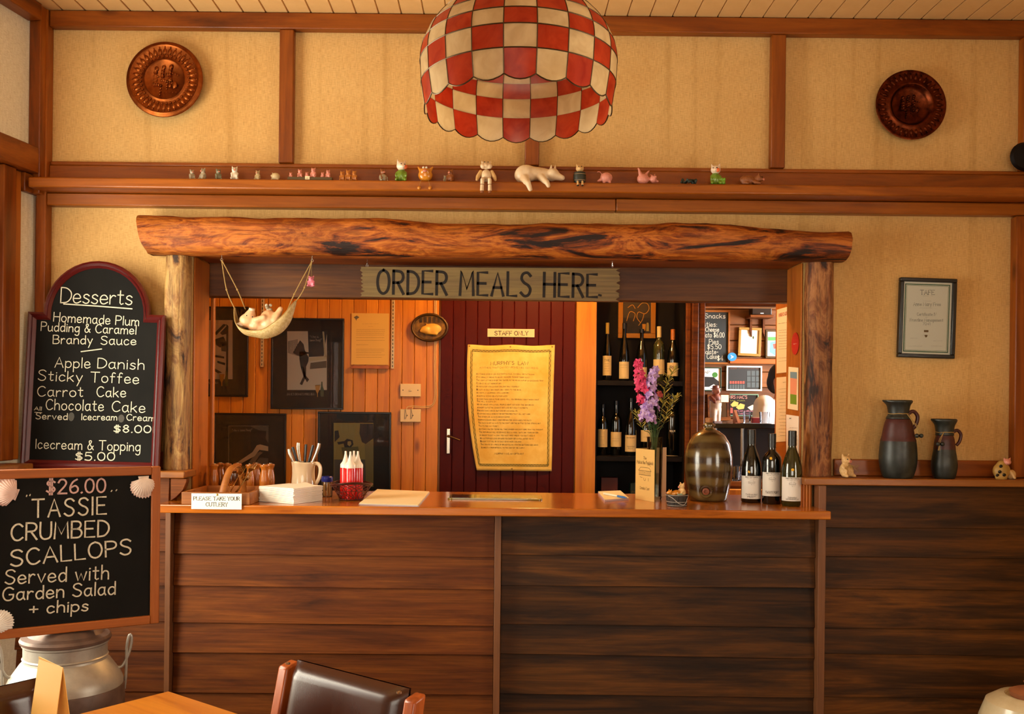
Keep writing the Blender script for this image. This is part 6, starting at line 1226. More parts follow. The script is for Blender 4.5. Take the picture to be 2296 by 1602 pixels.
P_(o, mt, 'photo_hair', M['ph_d'], [(1470, 330), (1500, 302), (1545, 315), (1552, 350), (1530, 372), (1480, 372)], 3, C7); P_(o, mt, 'photo_face', plain('photo_face', 'a89454', .5), [(1505, 325), (1530, 322), (1536, 345), (1520, 364), (1503, 350)], 4, C7); P_(o, mt, 'photo_torso', plain('photo_torso', '6a5e28', .5), [(1455, 372), (1590, 366), (1605, 470), (1470, 470)], 2, C7)
P_(o, mt, 'photo_jacket', M['ph_d'], [(1605, 182), (1710, 182), (1712, 300), (1650, 345), (1620, 330), (1600, 260)], 3, C7); P_(o, mt, 'photo_trousers', plain('photo_trousers', '8c7c44', .5), [(1640, 335), (1710, 320), (1705, 690), (1655, 690)], 2, C7); P_(o, mt, 'photo_blob', M['ph_d'], [(1400, 240), (1430, 235), (1440, 290), (1400, 330)], 2, C7); P_(o, mt, 'photo_dark', M['ph_d'], [(1420, 330), (1500, 318), (1480, 340), (1430, 350)], 2, C7)
# slotted shelf standards
M['alu'] = plain('painted_steel', 'c8b48c', .4, .3)
for x, y1, lb in ((587, 823, 'slotted cream shelf upright behind the hammock'), (880, 827, 'slotted cream shelf upright right of the notice')):
    a, b = W(x, 600, 5.79), W(x, y1, 5.79); L = a.z - b.z; o = root('shelf_upright', lb, 'bracket rail', (b.x, BY - .0005, b.z), (0, 0, 0), 'slotted shelf uprights on the pine wall'); MB().box(-.009, .009, -.010, 0, 0, L).build('rail', M['alu'], o, bevel=.001)
    for i in range(int(L / .022)): MB().box(-.0022, .0022, -.0106, -.0101, .008 + .022 * i, .021 + .022 * i).build('slot', M['ph_d'], o)
# notice on its clipboard ledge
c = W(829.5, 761, 5.793); o = root('paper_notice', 'yellowed typed notice pinned to the pine wall', 'notice', c); mt = mat_of(c); a, b = PL(mt, 787.5, 818), PL(mt, 872.5, 703.5); MB().box(a[0], b[0], -.001, .001, a[1], b[1]).build('sheet', plain('aged_paper', 'd8b060', .7), o); m = MB()
line(m, mt, '~26', 812, 727, 850, 727, 2.2, .0007, -.0012); line(m, mt, '~6', 826, 733, 838, 733, 2, .0006, -.0012)
for i, (y, x1) in enumerate(((740, 863), (744, 863), (748, 862), (752, 862), (758, 862), (764, 863), (774, 826), (784, 862), (788, 862), (792, 855), (797, 863), (802, 856))): line(m, mt, '~70' if x1 > 840 else '~28', 799, y, x1, y, 1.8, .0011, -.0012)
m.build('lettering', M['inkb'], o); m = MB(); flat(m, mt, [(793, 712), (800, 708), (806, 712), (800, 716), (799, 720), (797, 715)], -.0012); m.build('emblem', M['ph_m'], o)
a, b = PL(mt, 788, 827), PL(mt, 873, 821); MB().box(a[0], b[0], -.022, 0, a[1], b[1]).build('ledge_strip', M['jamb'], o, bevel=.001)
# oval plaque
c = W(963.5, 735, 5.775); o = root('oval_plaque', 'oval bronze wall plaque with a sleeping cream pig in relief', 'plaque', c, (0, 0, 0)); m = MB(); a_, b_ = .103, .077
m.tube([(a_ * math.cos(t_), -.006, b_ * math.sin(t_)) for t_ in [2 * PI * i / 48 for i in range(48)]], .008, 8, True); m.build('rim', plain('bronze', '4a3418', .45, .5), o); m = MB(); m.prism([(a_ * math.cos(t_), b_ * math.sin(t_)) for t_ in [2 * PI * i / 48 for i in range(48)]], -.004, .008); m.build('backing', mott('plaque_brown', '4a300e', '8a6420', 40, .6, .2), o); m = MB(); m.ell((.018, -.012, -.008), (.055, .016, .032)); m.ell((-.022, -.018, -.014), (.032, .018, .024)); m.ell((-.046, -.022, -.022), (.012, .01, .010)); m.limb((-.02, -.012, -.03), .012, (.04, -.014, -.036), .011); m.limb((-.012, -.012, .012), .008, (-.02, -.014, .022), .004, 2); setm(mkobj('sleeping_pig', blob(m, .0045), None, o, smooth=180), plain('plaque_pig', 'e0b048', .5)); m = MB()
for i in range(5): m.box(-.058 + .026 * i, -.044 + .026 * i, -.010, -.002, .030, .062)
m.build('slat_relief', plain('plaque_slat', '2e1c08', .6), o)['kind'] = 'stuff'; m = MB(); m.tube([(.004 * math.cos(t_), -.004, .09 + .006 * math.sin(t_)) for t_ in [i * PI / 6 for i in range(12)]], .001, 5, True); m.build('hanging_ring', M['brass'], o)
# switch, socket plate, cable
M['plastic'] = plain('cream_plastic', 'e0c890', .35)
c = W(920.5, 875.5, 5.795); o = root('light_switch', 'cream single light switch plate on the pine wall', 'switch', c); hw, hh = 23.3 * 5.795 / F, 14.5 * 5.795 / F; MB().box(-hw, hw, -.008, .004, -hh, hh).build('plate', M['plastic'], o, bevel=.003); MB().box(-.009, .009, -.0125, -.008, -.006, .006).build('rocker', M['plastic'], o, bevel=.002)
for s in (-1, 1): MB().lathe([(0, 0), (.0035, 0), (.003, .001), (0, .0012)], 10).build('screw', M['ph_m'], o, (s * .044, -.008, 0), (PI / 2, 0, 0))
c = W(920.5, 932.5, 5.795); o = root('cable_junction', 'cream cable junction plate with two wires below the light switch', 'socket', c); MB().box(-hw, hw, -.012, .004, -hh, hh).build('plate', M['plastic'], o, bevel=.003); mt = mat_of(c)
for x in (913, 926): m = MB(); a = PL(mt, x - 5, 940); b = PL(mt, x - 4, 918); d_ = PL(mt, x, 932); m.tube([(a[0], -.014, a[1]), (b[0], -.016, b[1]), (d_[0], -.016, d_[1]), (a[0] + .004, -.014, a[1])], .0012, 5); m.ell((d_[0], -.013, d_[1]), .004, nu=8, nv=6); m.build('wire', M['ph_m'], o)
for dx, lb in ((0, 'pale cable running down the wall edge beside the red door'), (3.2, 'second pale cable beside the first one at the red door')):
    P = [W(x + dx * (1 if y < 900 else .3), y + dx * (y > 899), 5.788) for x, y in ((973, 560), (975, 700), (975, 760), (974, 820), (975, 870), (974, 895), (968, 908), (950, 912), (930, 911), (914 + dx * 3, 913), (911 + dx * 4, 922))]; o0 = P[0]; m = MB(); m.tube(catmull([tuple(p - o0) for p in P], 5), .0026, 6); tag(m.build('wall_cable', M['plastic'], None, o0), lb, 'cable', 'cables beside the door')
# door sign and cloth poster
c = W(1145.5, 747, 5.784); o = root('door_sign', 'small cream sign reading STAFF ONLY on the red door', 'sign', c); mt = mat_of(c); a, b = PL(mt, 1093, 755.5), PL(mt, 1198.5, 738.5); MB().box(a[0], b[0], -.0015, .002, a[1], b[1]).build('sign_plate', plain('sign_cream', 'e8d0a0', .4), o); m = MB(); line(m, mt, 'STAFF ONLY', 1109, 752, 1184, 752.3, 9, .0038, -.0016, gap=1.7); m.build('lettering', M['ink'], o)
c = W(1147, 915, 5.778); po = root('cloth_poster', "yellow cloth poster headed Murphy's Law pinned to the red door", 'poster', c); mt = mat_of(c); TLq, TRq, BRq, BLq = [PL(mt, *p) for p in ((1049, 773), (1244, 774), (1237, 1057), (1069, 1055))]; ML = PL(mt, 1049.5, 920); MR = PL(mt, 1240, 915)
def pf(u, v):                                   # v from top to bottom
    def side(a, b, d_): return ((1 - v) ** 2 * a[0] + 2 * v * (1 - v) * (2 * b[0] - .5 * (a[0] + d_[0])) + v * v * d_[0], a[1] + (d_[1] - a[1]) * v)
    l, r_ = side(TLq, ML, BLq), side(TRq, MR, BRq); x = l[0] + (r_[0] - l[0]) * u; z = l[1] + (r_[1] - l[1]) * u - .006 * math.sin(2 * PI * u) ** 2 * (1 - v) ** 3; y = -.004 + .004 * math.sin(u * 7 + v * 3) * math.sin(PI * v) + .003 * math.sin(u * 13 - v * 5) * v - .01 * v * (1 - u) ** 2; return (x, y, z)
m = MB(); m.grid(40, 50, lambda u, v: pf(u, 1 - v)); m.build('cloth', mott('yellow_cloth', 'e8bc50', 'f6d878', 8, .85, .1), po, smooth=180).modifiers.new('t', 'SOLIDIFY').thickness = .001
def pw(x, z): q = pf(x, z); return (q[0], q[1] - .0018, q[2])
m = MB(); wpx, hpx = 195., 284.
def pline(s, x0, x1, y, h, wd=.0011, **kw):      # coordinates as fractions of the poster
    S = write(s, 1.0, 0, 0, 'l', width=1.0, **kw); m.rib([[(x0 + p[0] * (x1 - x0), y - p[1] * h) for p in q] for q in S], 0, None)
def pl2(s, x0, x1, y, h, wd, **kw):
    S = write(s, 1.0, 0, 0, 'l', width=1.0, **kw)
    for q in S:
        pts = [Vector(pw(x0 + p[0] * (x1 - x0), y - p[1] * h)) for p in q]; vs = []
        for i, p in enumerate(pts):
            t_ = pts[min(i + 1, len(pts) - 1)] - pts[max(i - 1, 0)]; n_ = Vector((-t_.z, 0, t_.x)); n_ = n_.normalized() * wd * .5 if n_.length > 1e-9 else Vector((wd * .5, 0, 0)); vs += [p + n_, p - n_]
        m.add(vs, [(2 * i, 2 * i + 1, 2 * i + 3, 2 * i + 2) for i in range(len(pts) - 1)])
pl2("MURPHY'S  LAW", .27, .70, .158, .027, .0022, serif=True, gap=2.4); pl2('ANYTHING THAT CAN GO WRONG, WILL GO WRONG.', .145, .82, .187, .014, .0010)
TX = ['Anything good in life is either illegal, immoral or fattening.', 'It is morally wrong to allow suckers to keep their money.', 'The light at the end of the tunnel is the headlamp of an oncoming train.', 'Celibacy is not hereditary.', 'Never sleep with anyone crazier than yourself.', 'Beauty is only skin deep, ugly goes to the bone.', 'Never play leapfrog with a unicorn.', 'A Smith & Wesson beats four aces.', "If everything seems to be going well, you obviously don't know what", ' the hell is going on.', 'Never argue with a fool, people might not know the difference.', 'A short cut is the longest distance between two points.', 'Friends come and go, but enemies accumulate.', 'Everyone has a scheme for getting rich that will not work.', 'The other line always moves faster.', "Murphy's Golden Rule: Whoever has the gold makes the rules.", 'The race is not always to the swift nor the battle to the strong, but', " that's the way to bet.", 'Anything you try to fix will take longer and cost more than you thought.', 'The repairman will never have seen a model quite like yours before.', "In order to get a loan, you must first prove you don't need it.", "No matter how long or hard you shop for an item, after you've", " bought it it will be on sale somewhere cheaper.", 'The chance of a piece of bread falling with the buttered side down', ' is directly proportional to the cost of the carpet.']
for i, s in enumerate(TX): pl2(s.strip().upper(), .11, .11 + .0108 * len(s.strip()), .237 + .0252 * i * (.97 if i > 8 else 1), .010, .0010); pl2(s.strip()[0].upper(), .108, .122, .237 + .0252 * i * (.97 if i > 8 else 1), .014, .0013)
pl2('MURPHY WAS AN OPTIMIST', .27, .64, .872, .013, .0013); m.build('lettering', M['inkb'], po, smooth=0); m = MB(); B2 = plain('poster_border', '7a7434', .8)
for (a, b) in (((.05, .045), (.95, .045)), ((.95, .045), (.95, .955)), ((.95, .955), (.05, .955)), ((.05, .955), (.05, .045))):
    for off in (-.010, .010):
        n_ = 30; hz = abs(a[1] - b[1]) < .01; pts = [Vector(pw(a[0] + (b[0] - a[0]) * i / n_ + (0 if hz else off), a[1] + (b[1] - a[1]) * i / n_ + (off * .7 if hz else 0))) for i in range(n_ + 1)]; m.tube(pts, .0012, 4)
    n_ = 46; hz = abs(a[1] - b[1]) < .01; m.tube([Vector(pw(a[0] + (b[0] - a[0]) * i / n_ + (0 if hz else .007 * (-1) ** i), a[1] + (b[1] - a[1]) * i / n_ + (.005 * (-1) ** i if hz else 0))) for i in range(n_ + 1)], .0014, 4)
m.build('border_print', B2, po)['kind'] = 'stuff'
for u, v in ((.02, .012), (.49, .016), (.97, .014), (.47, .985)): q = pf(u, v); MB().ell(q, (.005, .004, .005), nu=10, nv=6).build('pin', M['brass'], po)
# ================================================================== wine niche contents
gp = 'wine bottles in the black niche'
def nb(x, yt, yb_, r, shape, glass, l0, l1, cap, capm, label, texts, z, dd=5.93):
    c = W(x, yb_, dd); sc = dd / F; H = (yb_ - yt) * sc; return bottle(label, (c.x, c.y, z + .0003), H, r, shape, M[glass], cap, ((yb_ - l0) * sc, (yb_ - l1) * sc), texts, gp, None, capm, yaw=-.15, edge=M['label_c'])
T = lambda *a: [(s, z, h, w_) for s, z, h, w_ in a]; CR = plain('cream_capsule', 'd8c080', .4); OR = plain('orange_capsule', 'b86a20', .4)
nb(1361, 719, 849, .027, 'r', 'wineglass', 837, 793, .81, plain('gold_capsule', 'a88a30', .4), 'slim dark bottle with tall cream label at the left of the upper niche shelf', T(('THE', .118, .012, .034), ('~4', .100, .008, .030), ('~4', .086, .008, .030), ('~6', .072, .006, .034), ('~8', .058, .005, .034)), SH1)
nb(1399, 720, 850, .0305, 'r', 'wineglass', 845, 807, .9, M['black'], 'dark bottle second from the left on the upper niche shelf', T(('~12', .094, .007, .052), ('~8', .080, .005, .045), ('~11', .02, .004, .03)), SH1)
nb(1438, 733, 850, .034, 'b', 'wineglass', 844, 819, .93, M['black'], 'dark bottle behind the pink flowers on the upper niche shelf', T(('~7', .04, .006, .04)), SH1)
nb(1477, 727, 850, .0345, 'x', 'paleglass', 834, 801, .80, CR, 'pale green bottle with cream cap and cream label on the upper niche shelf', T(('R', .165, .018, .02), ('~10', .07, .006, .05)), SH1)
nb(1508, 733, 850, .0345, 'b', 'wineglass', 838, 808, .80, OR, 'dark bottle with orange cap at the right of the upper niche shelf', T(('RE', .075, .018, .034)), SH1)
nb(1351, 905, 1019, .030, 'x', 'wineglass', 1001, 961, .92, M['black'], 'dark bottle with vine drawing label at the left of the lower niche shelf', T(('~6', .11, .006, .03), ('~6', .06, .006, .03)), SH2)
nb(1381, 897, 1019, .033, 'x', 'wineglass', 1000, 967, .92, M['black'], 'dark bottle with plain cream label second on the lower niche shelf', T(('~15', .10, .004, .05), ('~10', .085, .004, .04)), SH2)
nb(1414, 893, 1022, .0345, 'b', 'wineglass', 1013, 976, .93, M['black'], 'dark bottle with inn drawing label third on the lower niche shelf', T(('PUB IN THE PADDOCK', .105, .006, .054), ('TASMANIAN', .052, .006, .05), ('PINOT', .040, .006, .03)), SH2, 5.9)
nb(1449, 893, 1019, .0345, 'b', 'wineglass', 988, 962, .93, M['black'], 'dark bottle half hidden by the vase on the lower niche shelf', T(('~7', .11, .006, .04)), SH2)
o = nb(1507, 880, 1019, .036, 'x', 'wineglass', 1019, 1018, .93, M['black'], 'large black bottle without paper label at the right of the lower niche shelf', [], SH2); m = MB(); m.rib(write('ROCK', .010, .0, .145, width=.034), .0022, cyl(.0372)); m.build('bottle_print', M['ph_l'], o)
for x, y0, y1, lb, mt_, wd in ((1365, 1050, 1092, 'dim dark red carton on the lowest niche shelf', plain('dark_red_box', '4a1410', .5), .05), (1421, 1056, 1092, 'dim dark green carton on the lowest niche shelf', plain('dark_green_box', '12241a', .5), .024)):
    c = W(x, y1, 5.93); o = root('small_carton', lb, 'carton', (c.x, c.y, .7203)); hgt = .38; MB().box(-wd, wd, -.04, .04, 0, .29 if wd > .03 else .26).build('carton_body', mt_, o, bevel=.002); m = MB(); m.rib(write('~5', .03, 0, .2, width=wd * 1.4), .004, y=-.0412); m.build('lettering', M['inkb'], o)
o, mt = framed('niche_picture', 'gold framed dark picture hanging at the back of the wine niche', 'picture', 1386, 655, 1470, 759, 6.09, .030, plain('gold_frame', 'a8701c', .35, .4), plain('picture_black', '14100a', .4), depth=.02); m = MB()
for pts in ([(1430, 690), (1440, 680), (1452, 682), (1455, 694), (1446, 704), (1432, 700), (1428, 712), (1436, 724)], [(1405, 720), (1412, 700), (1424, 704), (1420, 720)], [(1444, 704), (1440, 718), (1432, 730)], [(1408, 690), (1418, 684), (1424, 692)]): stroke(m, mt, catmull(pts, 4), .004, -.002)
m.build('line_drawing', M['beer'], o); P_(o, mt, 'glass_print', M['beer'], [(1440, 727), (1448, 727), (1447, 742), (1441, 742)], 2, (0, 0, 1)); P_(o, mt, 'bottle_print', M['ph_o'], [(1450, 724), (1454, 724), (1455, 730), (1455, 743), (1449, 743), (1449, 730)], 2, (0, 0, 1))
# ================================================================== notices on the right jamb and partition
def notice(name, label, X, pts, mat, texts, cat='notice', grp='notices at the right end of the opening', extra=None):
    c = Vector((X, .1, 1.5)); rt = (0, 0, -PI / 2); mt = mat_of(c, rt); a = [PL(mt, *p) for p in pts]; o = root(name, label, cat, c, rt, grp); m = MB(); m.prism(a, -.0022, -.001); m.build('sheet', mat, o, smooth=0); m = MB()
    for s, x0, y0, x1, y1, h, wd in texts: line(m, mt, s, x0, y0, x1, y1, h, wd, -.0023)
    if texts: m.build('lettering', M['inkb'], o)
    return o, mt
M['nt'] = plain('notice_paper', 'e8d0a8', .7)
o, mt = notice('paper_notice', 'tall cream emergency notice at the top of the right partition', 1.262, [(1743, 695), (1767.5, 688), (1767.5, 835), (1742, 838)], M['nt'], [('~14', 1745, 727, 1766, 724, 2.5, .0012)] + [('~30', 1746, y, 1766, y - 1.5, 1.6, .0008) for y in (742, 747, 754, 760, 766, 772, 778, 784, 804, 811)])
m = MB(); line(m, mt, 'EMERGENCY ACTION', 1746, 711, 1767, 706, 7, .0022, -.0023); m.build('red_heading', plain('red_print', 'c0442c', .6), o)
notice('paper_notice', 'long cream typed notice below the emergency notice', 1.262, [(1742, 847), (1767, 845), (1767, 990), (1740, 992)], M['nt'], [('* * *', 1756, 861, 1764, 860, 4, .0015)] + [('~28', 1746 + (i % 3) * 2, 874 + 7.4 * i, 1766, 872 + 7.6 * i, 1.8, .0008) for i in range(15)])
notice('paper_notice', 'white notice with small emblem low on the right jamb', 1.2243, [(1764, 930), (1792, 934), (1791, 1062), (1764, 1060)], plain('notice_white', 'e4d4c4', .7), [('*', 1770, 944, 1774, 944, 7, .002)] + [('~14', 1771, 960 + 9 * i, 1789, 961 + 9 * i, 2, .0008) for i in range(10)])
o, mt = notice('pig_postcard', 'postcard of a pink pig on green grass pinned to the right jamb', 1.2243, [(1769, 823), (1791, 825), (1790, 921), (1767, 917)], M['nt'], [], 'postcard'); m = MB()
for nm, mt_, pts in (('sky_print', plain('print_sky', '6a8898', .6), [(1772, 834), (1787, 835), (1787, 850), (1772, 848)]), ('pig_print', plain('print_pig', 'd88a6a', .6), [(1772, 848), (1787, 850), (1786, 886), (1772, 884)]), ('grass_print', plain('print_grass', '6a8a1c', .6), [(1772, 884), (1786, 886), (1786, 908), (1772, 906)])): m = MB(); flat(m, mt, pts, -.0023); m.build(nm, mt_, o)
c = Vector((1.2243, .1, 1.5)); rt = (0, 0, -PI / 2); mt = mat_of(c, rt); p = PL(mt, 1784, 771); o = root('oval_sticker', 'bright red oval sticker on the right jamb', 'sticker', mt @ Vector((p[0], -.001, p[1])), rt); a = PL(mt, 1776, 771); b = PL(mt, 1784, 746)
rx_, rz_ = abs(p[0] - a[0]), abs(b[1] - p[1]); MB().prism([(rx_ * math.cos(t_), rz_ * math.sin(t_)) for t_ in [2 * PI * i / 32 for i in range(32)]], -.0015, 0).build('disc', plain('sticker_red', 'b81c1c', .4), o); m = MB(); m.rib(write('~5', rz_ * .1, 0, -.002, width=rx_ * .9), .001, y=-.0022); m.build('lettering', M['white'], o)
# ================================================================== the bar room seen through the far opening
GY = 3.6; GD = CAMD + GY
wr = struct(root('wall_bar_room', None, None)); bx('backing', M['panel'], .6, 4.0, GY + .02, GY + .1, 0, 2.7, 0, wr)
M['barplank'] = wood('bar_plank', ['4e2a12', '6c4220', '7e5028', '583016'], 0, .5, var=.25)
for i in range(22): z = .02 + .121 * i; MB().box(-1.7, 1.7, 0, .019, .0015, .1195).build('plank', M['barplank'], wr, (2.3, GY, z), bevel=.004, seg=1)
trim(bx, M['oak'], W(1634, 811, GD).x, 3.9, GY - .03, GY - .0005, W(1690, 817, GD).z, W(1690, 805, GD).z)
GP = GD - .012
def on_wall(x0, y0, x1, y1, name, label, cat, fw, fmat, mat, pane=True, rot=(0, 0, 0)): return framed(name, label, cat, x0, y0, x1, y1, GP, fw, fmat, mat, pane, None, rot, .02)
o, mt = on_wall(1500, 696, 1636, 817, 'snack_blackboard', 'blackboard chalked with snacks and pies on the bar room wall', 'blackboard', .015, M['ledge'], plain('bar_slate', '1e221e', .7), False); m = MB()
for s, x0, x1, y, h in (('Snacks', 1580, 1626, 714, 10), ('Pasties:', 1562, 1607, 733, 11), ('Cheese', 1582, 1612, 744, 10), ('Tomato $6.00', 1562, 1624, 757, 11), ('Pies', 1590, 1611, 772, 11), ('$5.50', 1586, 1617, 783, 10), ('Chocolate-', 1558, 1610, 794, 10), ('Cake', 1585, 1607, 805, 11), ('$4', 1608, 1621, 809, 11)): line(m, mt, s, x0, y, x1, y, h, .0034, -.0012, jit=.03)
m.build('lettering', M['chalk'], o)
o, mt = on_wall(1655, 735, 1706, 799, 'framed_notice', 'gold framed cream document on the bar room wall', 'picture', .02, plain('oak_gilt', '9a7434', .4), plain('doc_paper', 'f4ead0', .6), False, rot=(0, R(2), 0)); m = MB(); [line(m, mt, '~24', 1666, 748 + 5 * i, 1692 - (i % 3) * 3, 748 + 5 * i, 2, .001, -.0012) for i in range(9)]; m.build('lettering', M['inkb'], o); P_(o, mt, 'emblem', M['dgreen'], [(1689, 753), (1691, 757), (1689, 762), (1687, 757)], 1, (0, 0, 1))
o, mt = on_wall(1716, 740, 1770, 804, 'framed_picture', 'framed colourful round emblem picture at the right of the bar room wall', 'picture', .016, plain('dark_gilt', '4a3a20', .4), plain('pic_white', 'd8dcd0', .5), False); P_(o, mt, 'green_print', plain('print_green2', '4a9a4c', .5), [(1722, 756), (1765, 756), (1765, 764), (1722, 764)], 1, (0, 0, 1)); P_(o, mt, 'blue_print', plain('print_blue', '6aa0b0', .5), [(1727, 768), (1745, 764), (1760, 772), (1758, 792), (1740, 799), (1726, 790)], 1, (0, 0, 1)); P_(o, mt, 'red_print', plain('print_red2', 'c05040', .5), [(1733, 772), (1745, 770), (1746, 780), (1735, 783)], 2, (0, 0, 1))
o, mt = on_wall(1628, 821, 1708, 877, 'beer_poster', 'black beer poster with white border on the bar room wall', 'poster', .012, M['white'], plain('poster_slate', '282c2c', .5), False)
m = MB(); line(m, mt, 'BEER', 1636, 828, 1652, 828, 5, .002, -.0012); line(m, mt, '~16', 1656, 828, 1702, 828, 6, .0018, -.0012); m.build('lettering', plain('poster_orange', '8a4a28', .6), o); m = MB()
for i in range(3):
    for j in range(3): P_(o, mt, 'panel_print', plain('panel_grey', '4a5454', .6) if (i, j) == (0, 0) else bpy.data.materials['panel_grey'], rect(1675 + 10 * i, 832 + 13 * j, 1683 + 10 * i, 843 + 13 * j), 1, (0, 0, 1))
for i in range(6): P_(o, mt, 'panel_print', plain('panel_red', 'b04838', .6) if i == 0 else bpy.data.materials['panel_red'], rect(1636 + 5.8 * i, 855, 1640.5 + 5.8 * i, 861), 1, (0, 0, 1)); P_(o, mt, 'panel_print', bpy.data.materials['panel_grey'], rect(1636 + 5.8 * i, 863, 1640.5 + 5.8 * i, 873), 1, (0, 0, 1))
o, mt = on_wall(1540, 824, 1617, 877, 'tap_poster', 'white poster with a black building and green badge partly hidden behind the frame', 'poster', .008, plain('green_edge', '1e3a24', .5), M['white'], False); m = MB(); line(m, mt, 'TAP', 1572, 838, 1592, 838, 6, .0025, -.0012, serif=True); m.build('lettering', M['ink'], o)
P_(o, mt, 'badge_print', plain('badge', '3a7a2c', .5), [(1603 + 6 * math.cos(t_), 841 + 6 * math.sin(t_)) for t_ in [i * PI / 8 for i in range(16)]], 1, (0, 0, 1)); P_(o, mt, 'building_print', M['ph_d'], [(1560, 852), (1575, 845), (1600, 846), (1612, 856), (1612, 868), (1600, 862), (1590, 868), (1560, 868)], 1, (0, 0, 1))
o, mt = on_wall(1634, 884, 1700, 934, 'pie_poster', 'dark poster with pink lettering and yellow pies on the bar room wall', 'poster', .008, plain('sage_edge', '6a8a70', .5), plain('poster_black', '14110e', .4), False); m = MB(); line(m, mt, "MRS MAC'S", 1634, 894, 1675, 894.5, 7, .003, -.0012); m.build('lettering', plain('salmon_print', 'd89080', .6), o)
m = MB(); line(m, mt, '~12', 1636, 900, 1672, 900, 4, .002, -.0012); m.build('lettering', plain('lime_print', 'a8b040', .6), o); m = MB(); line(m, mt, "IF IT'S NOT A MRS MAC'S", 1646, 924, 1693, 924, 3.4, .0015, -.0012); line(m, mt, 'TAKE IT BACK', 1656, 930, 1684, 930, 3.4, .0015, -.0012); m.build('lettering', plain('pink_print', 'd08898', .6), o)
for p in ([(1638, 908), (1646, 900), (1656, 903), (1654, 911), (1642, 913)], [(1650, 914), (1660, 905), (1670, 908), (1668, 917), (1656, 919)]): P_(o, mt, 'pie_print', plain('pie_yellow', 'c8a850', .5), p, 1, (0, 0, 1))
P_(o, mt, 'plate_print', M['cream'], [(1676, 914), (1688, 908), (1696, 918), (1684, 921)], 1, (0, 0, 1)); P_(o, mt, 'red_print', bpy.data.materials['panel_red'], rect(1638, 915, 1643, 927), 1, (0, 0, 1))
o, mt = on_wall(1586, 884, 1637, 944, 'framed_sign', 'brown framed white sheet behind the pig waiter statue', 'picture', .028, M['panel'], plain('bright_sheet', 'f4f0e8', .6), True, (0, R(-2), 0)); P_(o, mt, 'bottle_print', M['ph_d'], [(1612, 925), (1614, 925), (1615, 934), (1611, 934)], 1, (0, 0, 1))
c = W(1640, 801, GP); o = root('arrow_sticker', 'round blue sticker with a white arrow on the bar room beam', 'sticker', (c.x, GY - .034, c.z)); MB().prism([(.035 * math.cos(t_), .033 * math.sin(t_)) for t_ in [i * PI / 12 for i in range(24)]], -.001, .002).build('disc', plain('sticker_blue', '2a84c8', .4), o); MB().poly([(-.012, -.016), (.014, 0), (-.012, .016), (-.004, 0)], -.0016).build('arrow', M['white'], o)
a, b = W(1687, 706, 7.45), W(1730, 690, 7.45); o = root('loudspeaker', 'small black loudspeaker on a bracket shelf high in the bar room', 'speaker', ((a.x + b.x) / 2, 3.5, a.z)); MB().box(-.075, .075, -.05, .05, 0, .085).build('cabinet', M['black'], o, bevel=.005); MB().box(-.012, .012, -.052, -.0505, .008, .014).build('badge', M['white'], o)
o = root('speaker_shelf', 'small brown bracket shelf under the loudspeaker', 'shelf', ((a.x + b.x) / 2, 3.5, a.z - .0205)); MB().box(-.09, .09, -.06, .099, 0, .02).build('shelf_board', M['panel'], o, bevel=.003)
for s in (-1, 1): MB().prism([(-.008, 0), (.008, 0), (.008, -.14), (-.008, -.10)], .075, .098).build('bracket', M['panel'], o, (s * .05, 0, 0))
# bar with a dark top
M['bartop'] = plain('bar_top', '12100e', .15, coat=.4); zb = 1.338
bar = root('bar_counter', 'dark bar counter with chrome posts in the bar room', 'counter', (2.1, 2.3, 0)); MB().box(-.95, .9, -.12, .36, zb - .03, zb).build('bar_top', M['bartop'], bar, bevel=.004); MB().box(-.93, .88, .0, .3, 0, zb - .031).build('bar_front', plain('bar_front', '1c120c', .5), bar); MB().box(-.93, .88, -.30, .0, .96, .985).build('glass_shelf', M['ledge'], bar); MB().box(-.93, .88, -.30, -.001, 0, .96).build('bar_base', M['panel'], bar)
for x in (-.73, -.56, -.30): MB().tube([(x, -.08, .985), (x, -.08, zb - .03)], .012, 10).build('chrome_post', M['chrome'], bar)
GL_ = glassy('tumbler_glass', (.95, .97, 1), .9, .05)
for x, dd, r_, h_, lb in ((1675, 6.25, .026, .075, 'tall clear glass standing on the bar'), (1714, 6.2, .034, .075, 'cut glass tumbler on the bar in front of the man')):
    c = W(x, 955, dd); o = root('drinking_glass', lb, 'glass', (c.x, c.y, zb + .0004)); MB().lathe([(0, 0), (r_ * .85, 0), (r_, h_), (r_ * .93, h_), (r_ * .8, .008), (0, .008)], 16).build('glass_wall', GL_, o, smooth=20)
for i, (x, lb) in enumerate(((1648, 'left clear glass on the low shelf under the bar'), (1656, 'middle clear glass on the low shelf under the bar'), (1664, 'right clear glass on the low shelf under the bar'))):
    c = W(x, 1050, 6.1); o = root('drinking_glass', lb, 'glass', (c.x, 2.08 + .03 * i, .9854), (0, 0, 0), 'glasses under the bar'); MB().lathe([(0, 0), (.026, 0), (.032, .09), (.029, .09), (.024, .008), (0, .008)], 16).build('glass_wall', GL_, o, smooth=20)
c = W(1695, 950, 6.35); o = root('red_box', 'small red napkin box on the bar', 'box', (c.x, c.y, zb + .0004)); MB().box(-.026, .026, -.02, .02, 0, .036).build('box_body', plain('box_red', '9a2a2c', .5), o, bevel=.003); MB().box(-.02, .02, -.014, .014, .0362, .038).build('box_top', M['white'], o)
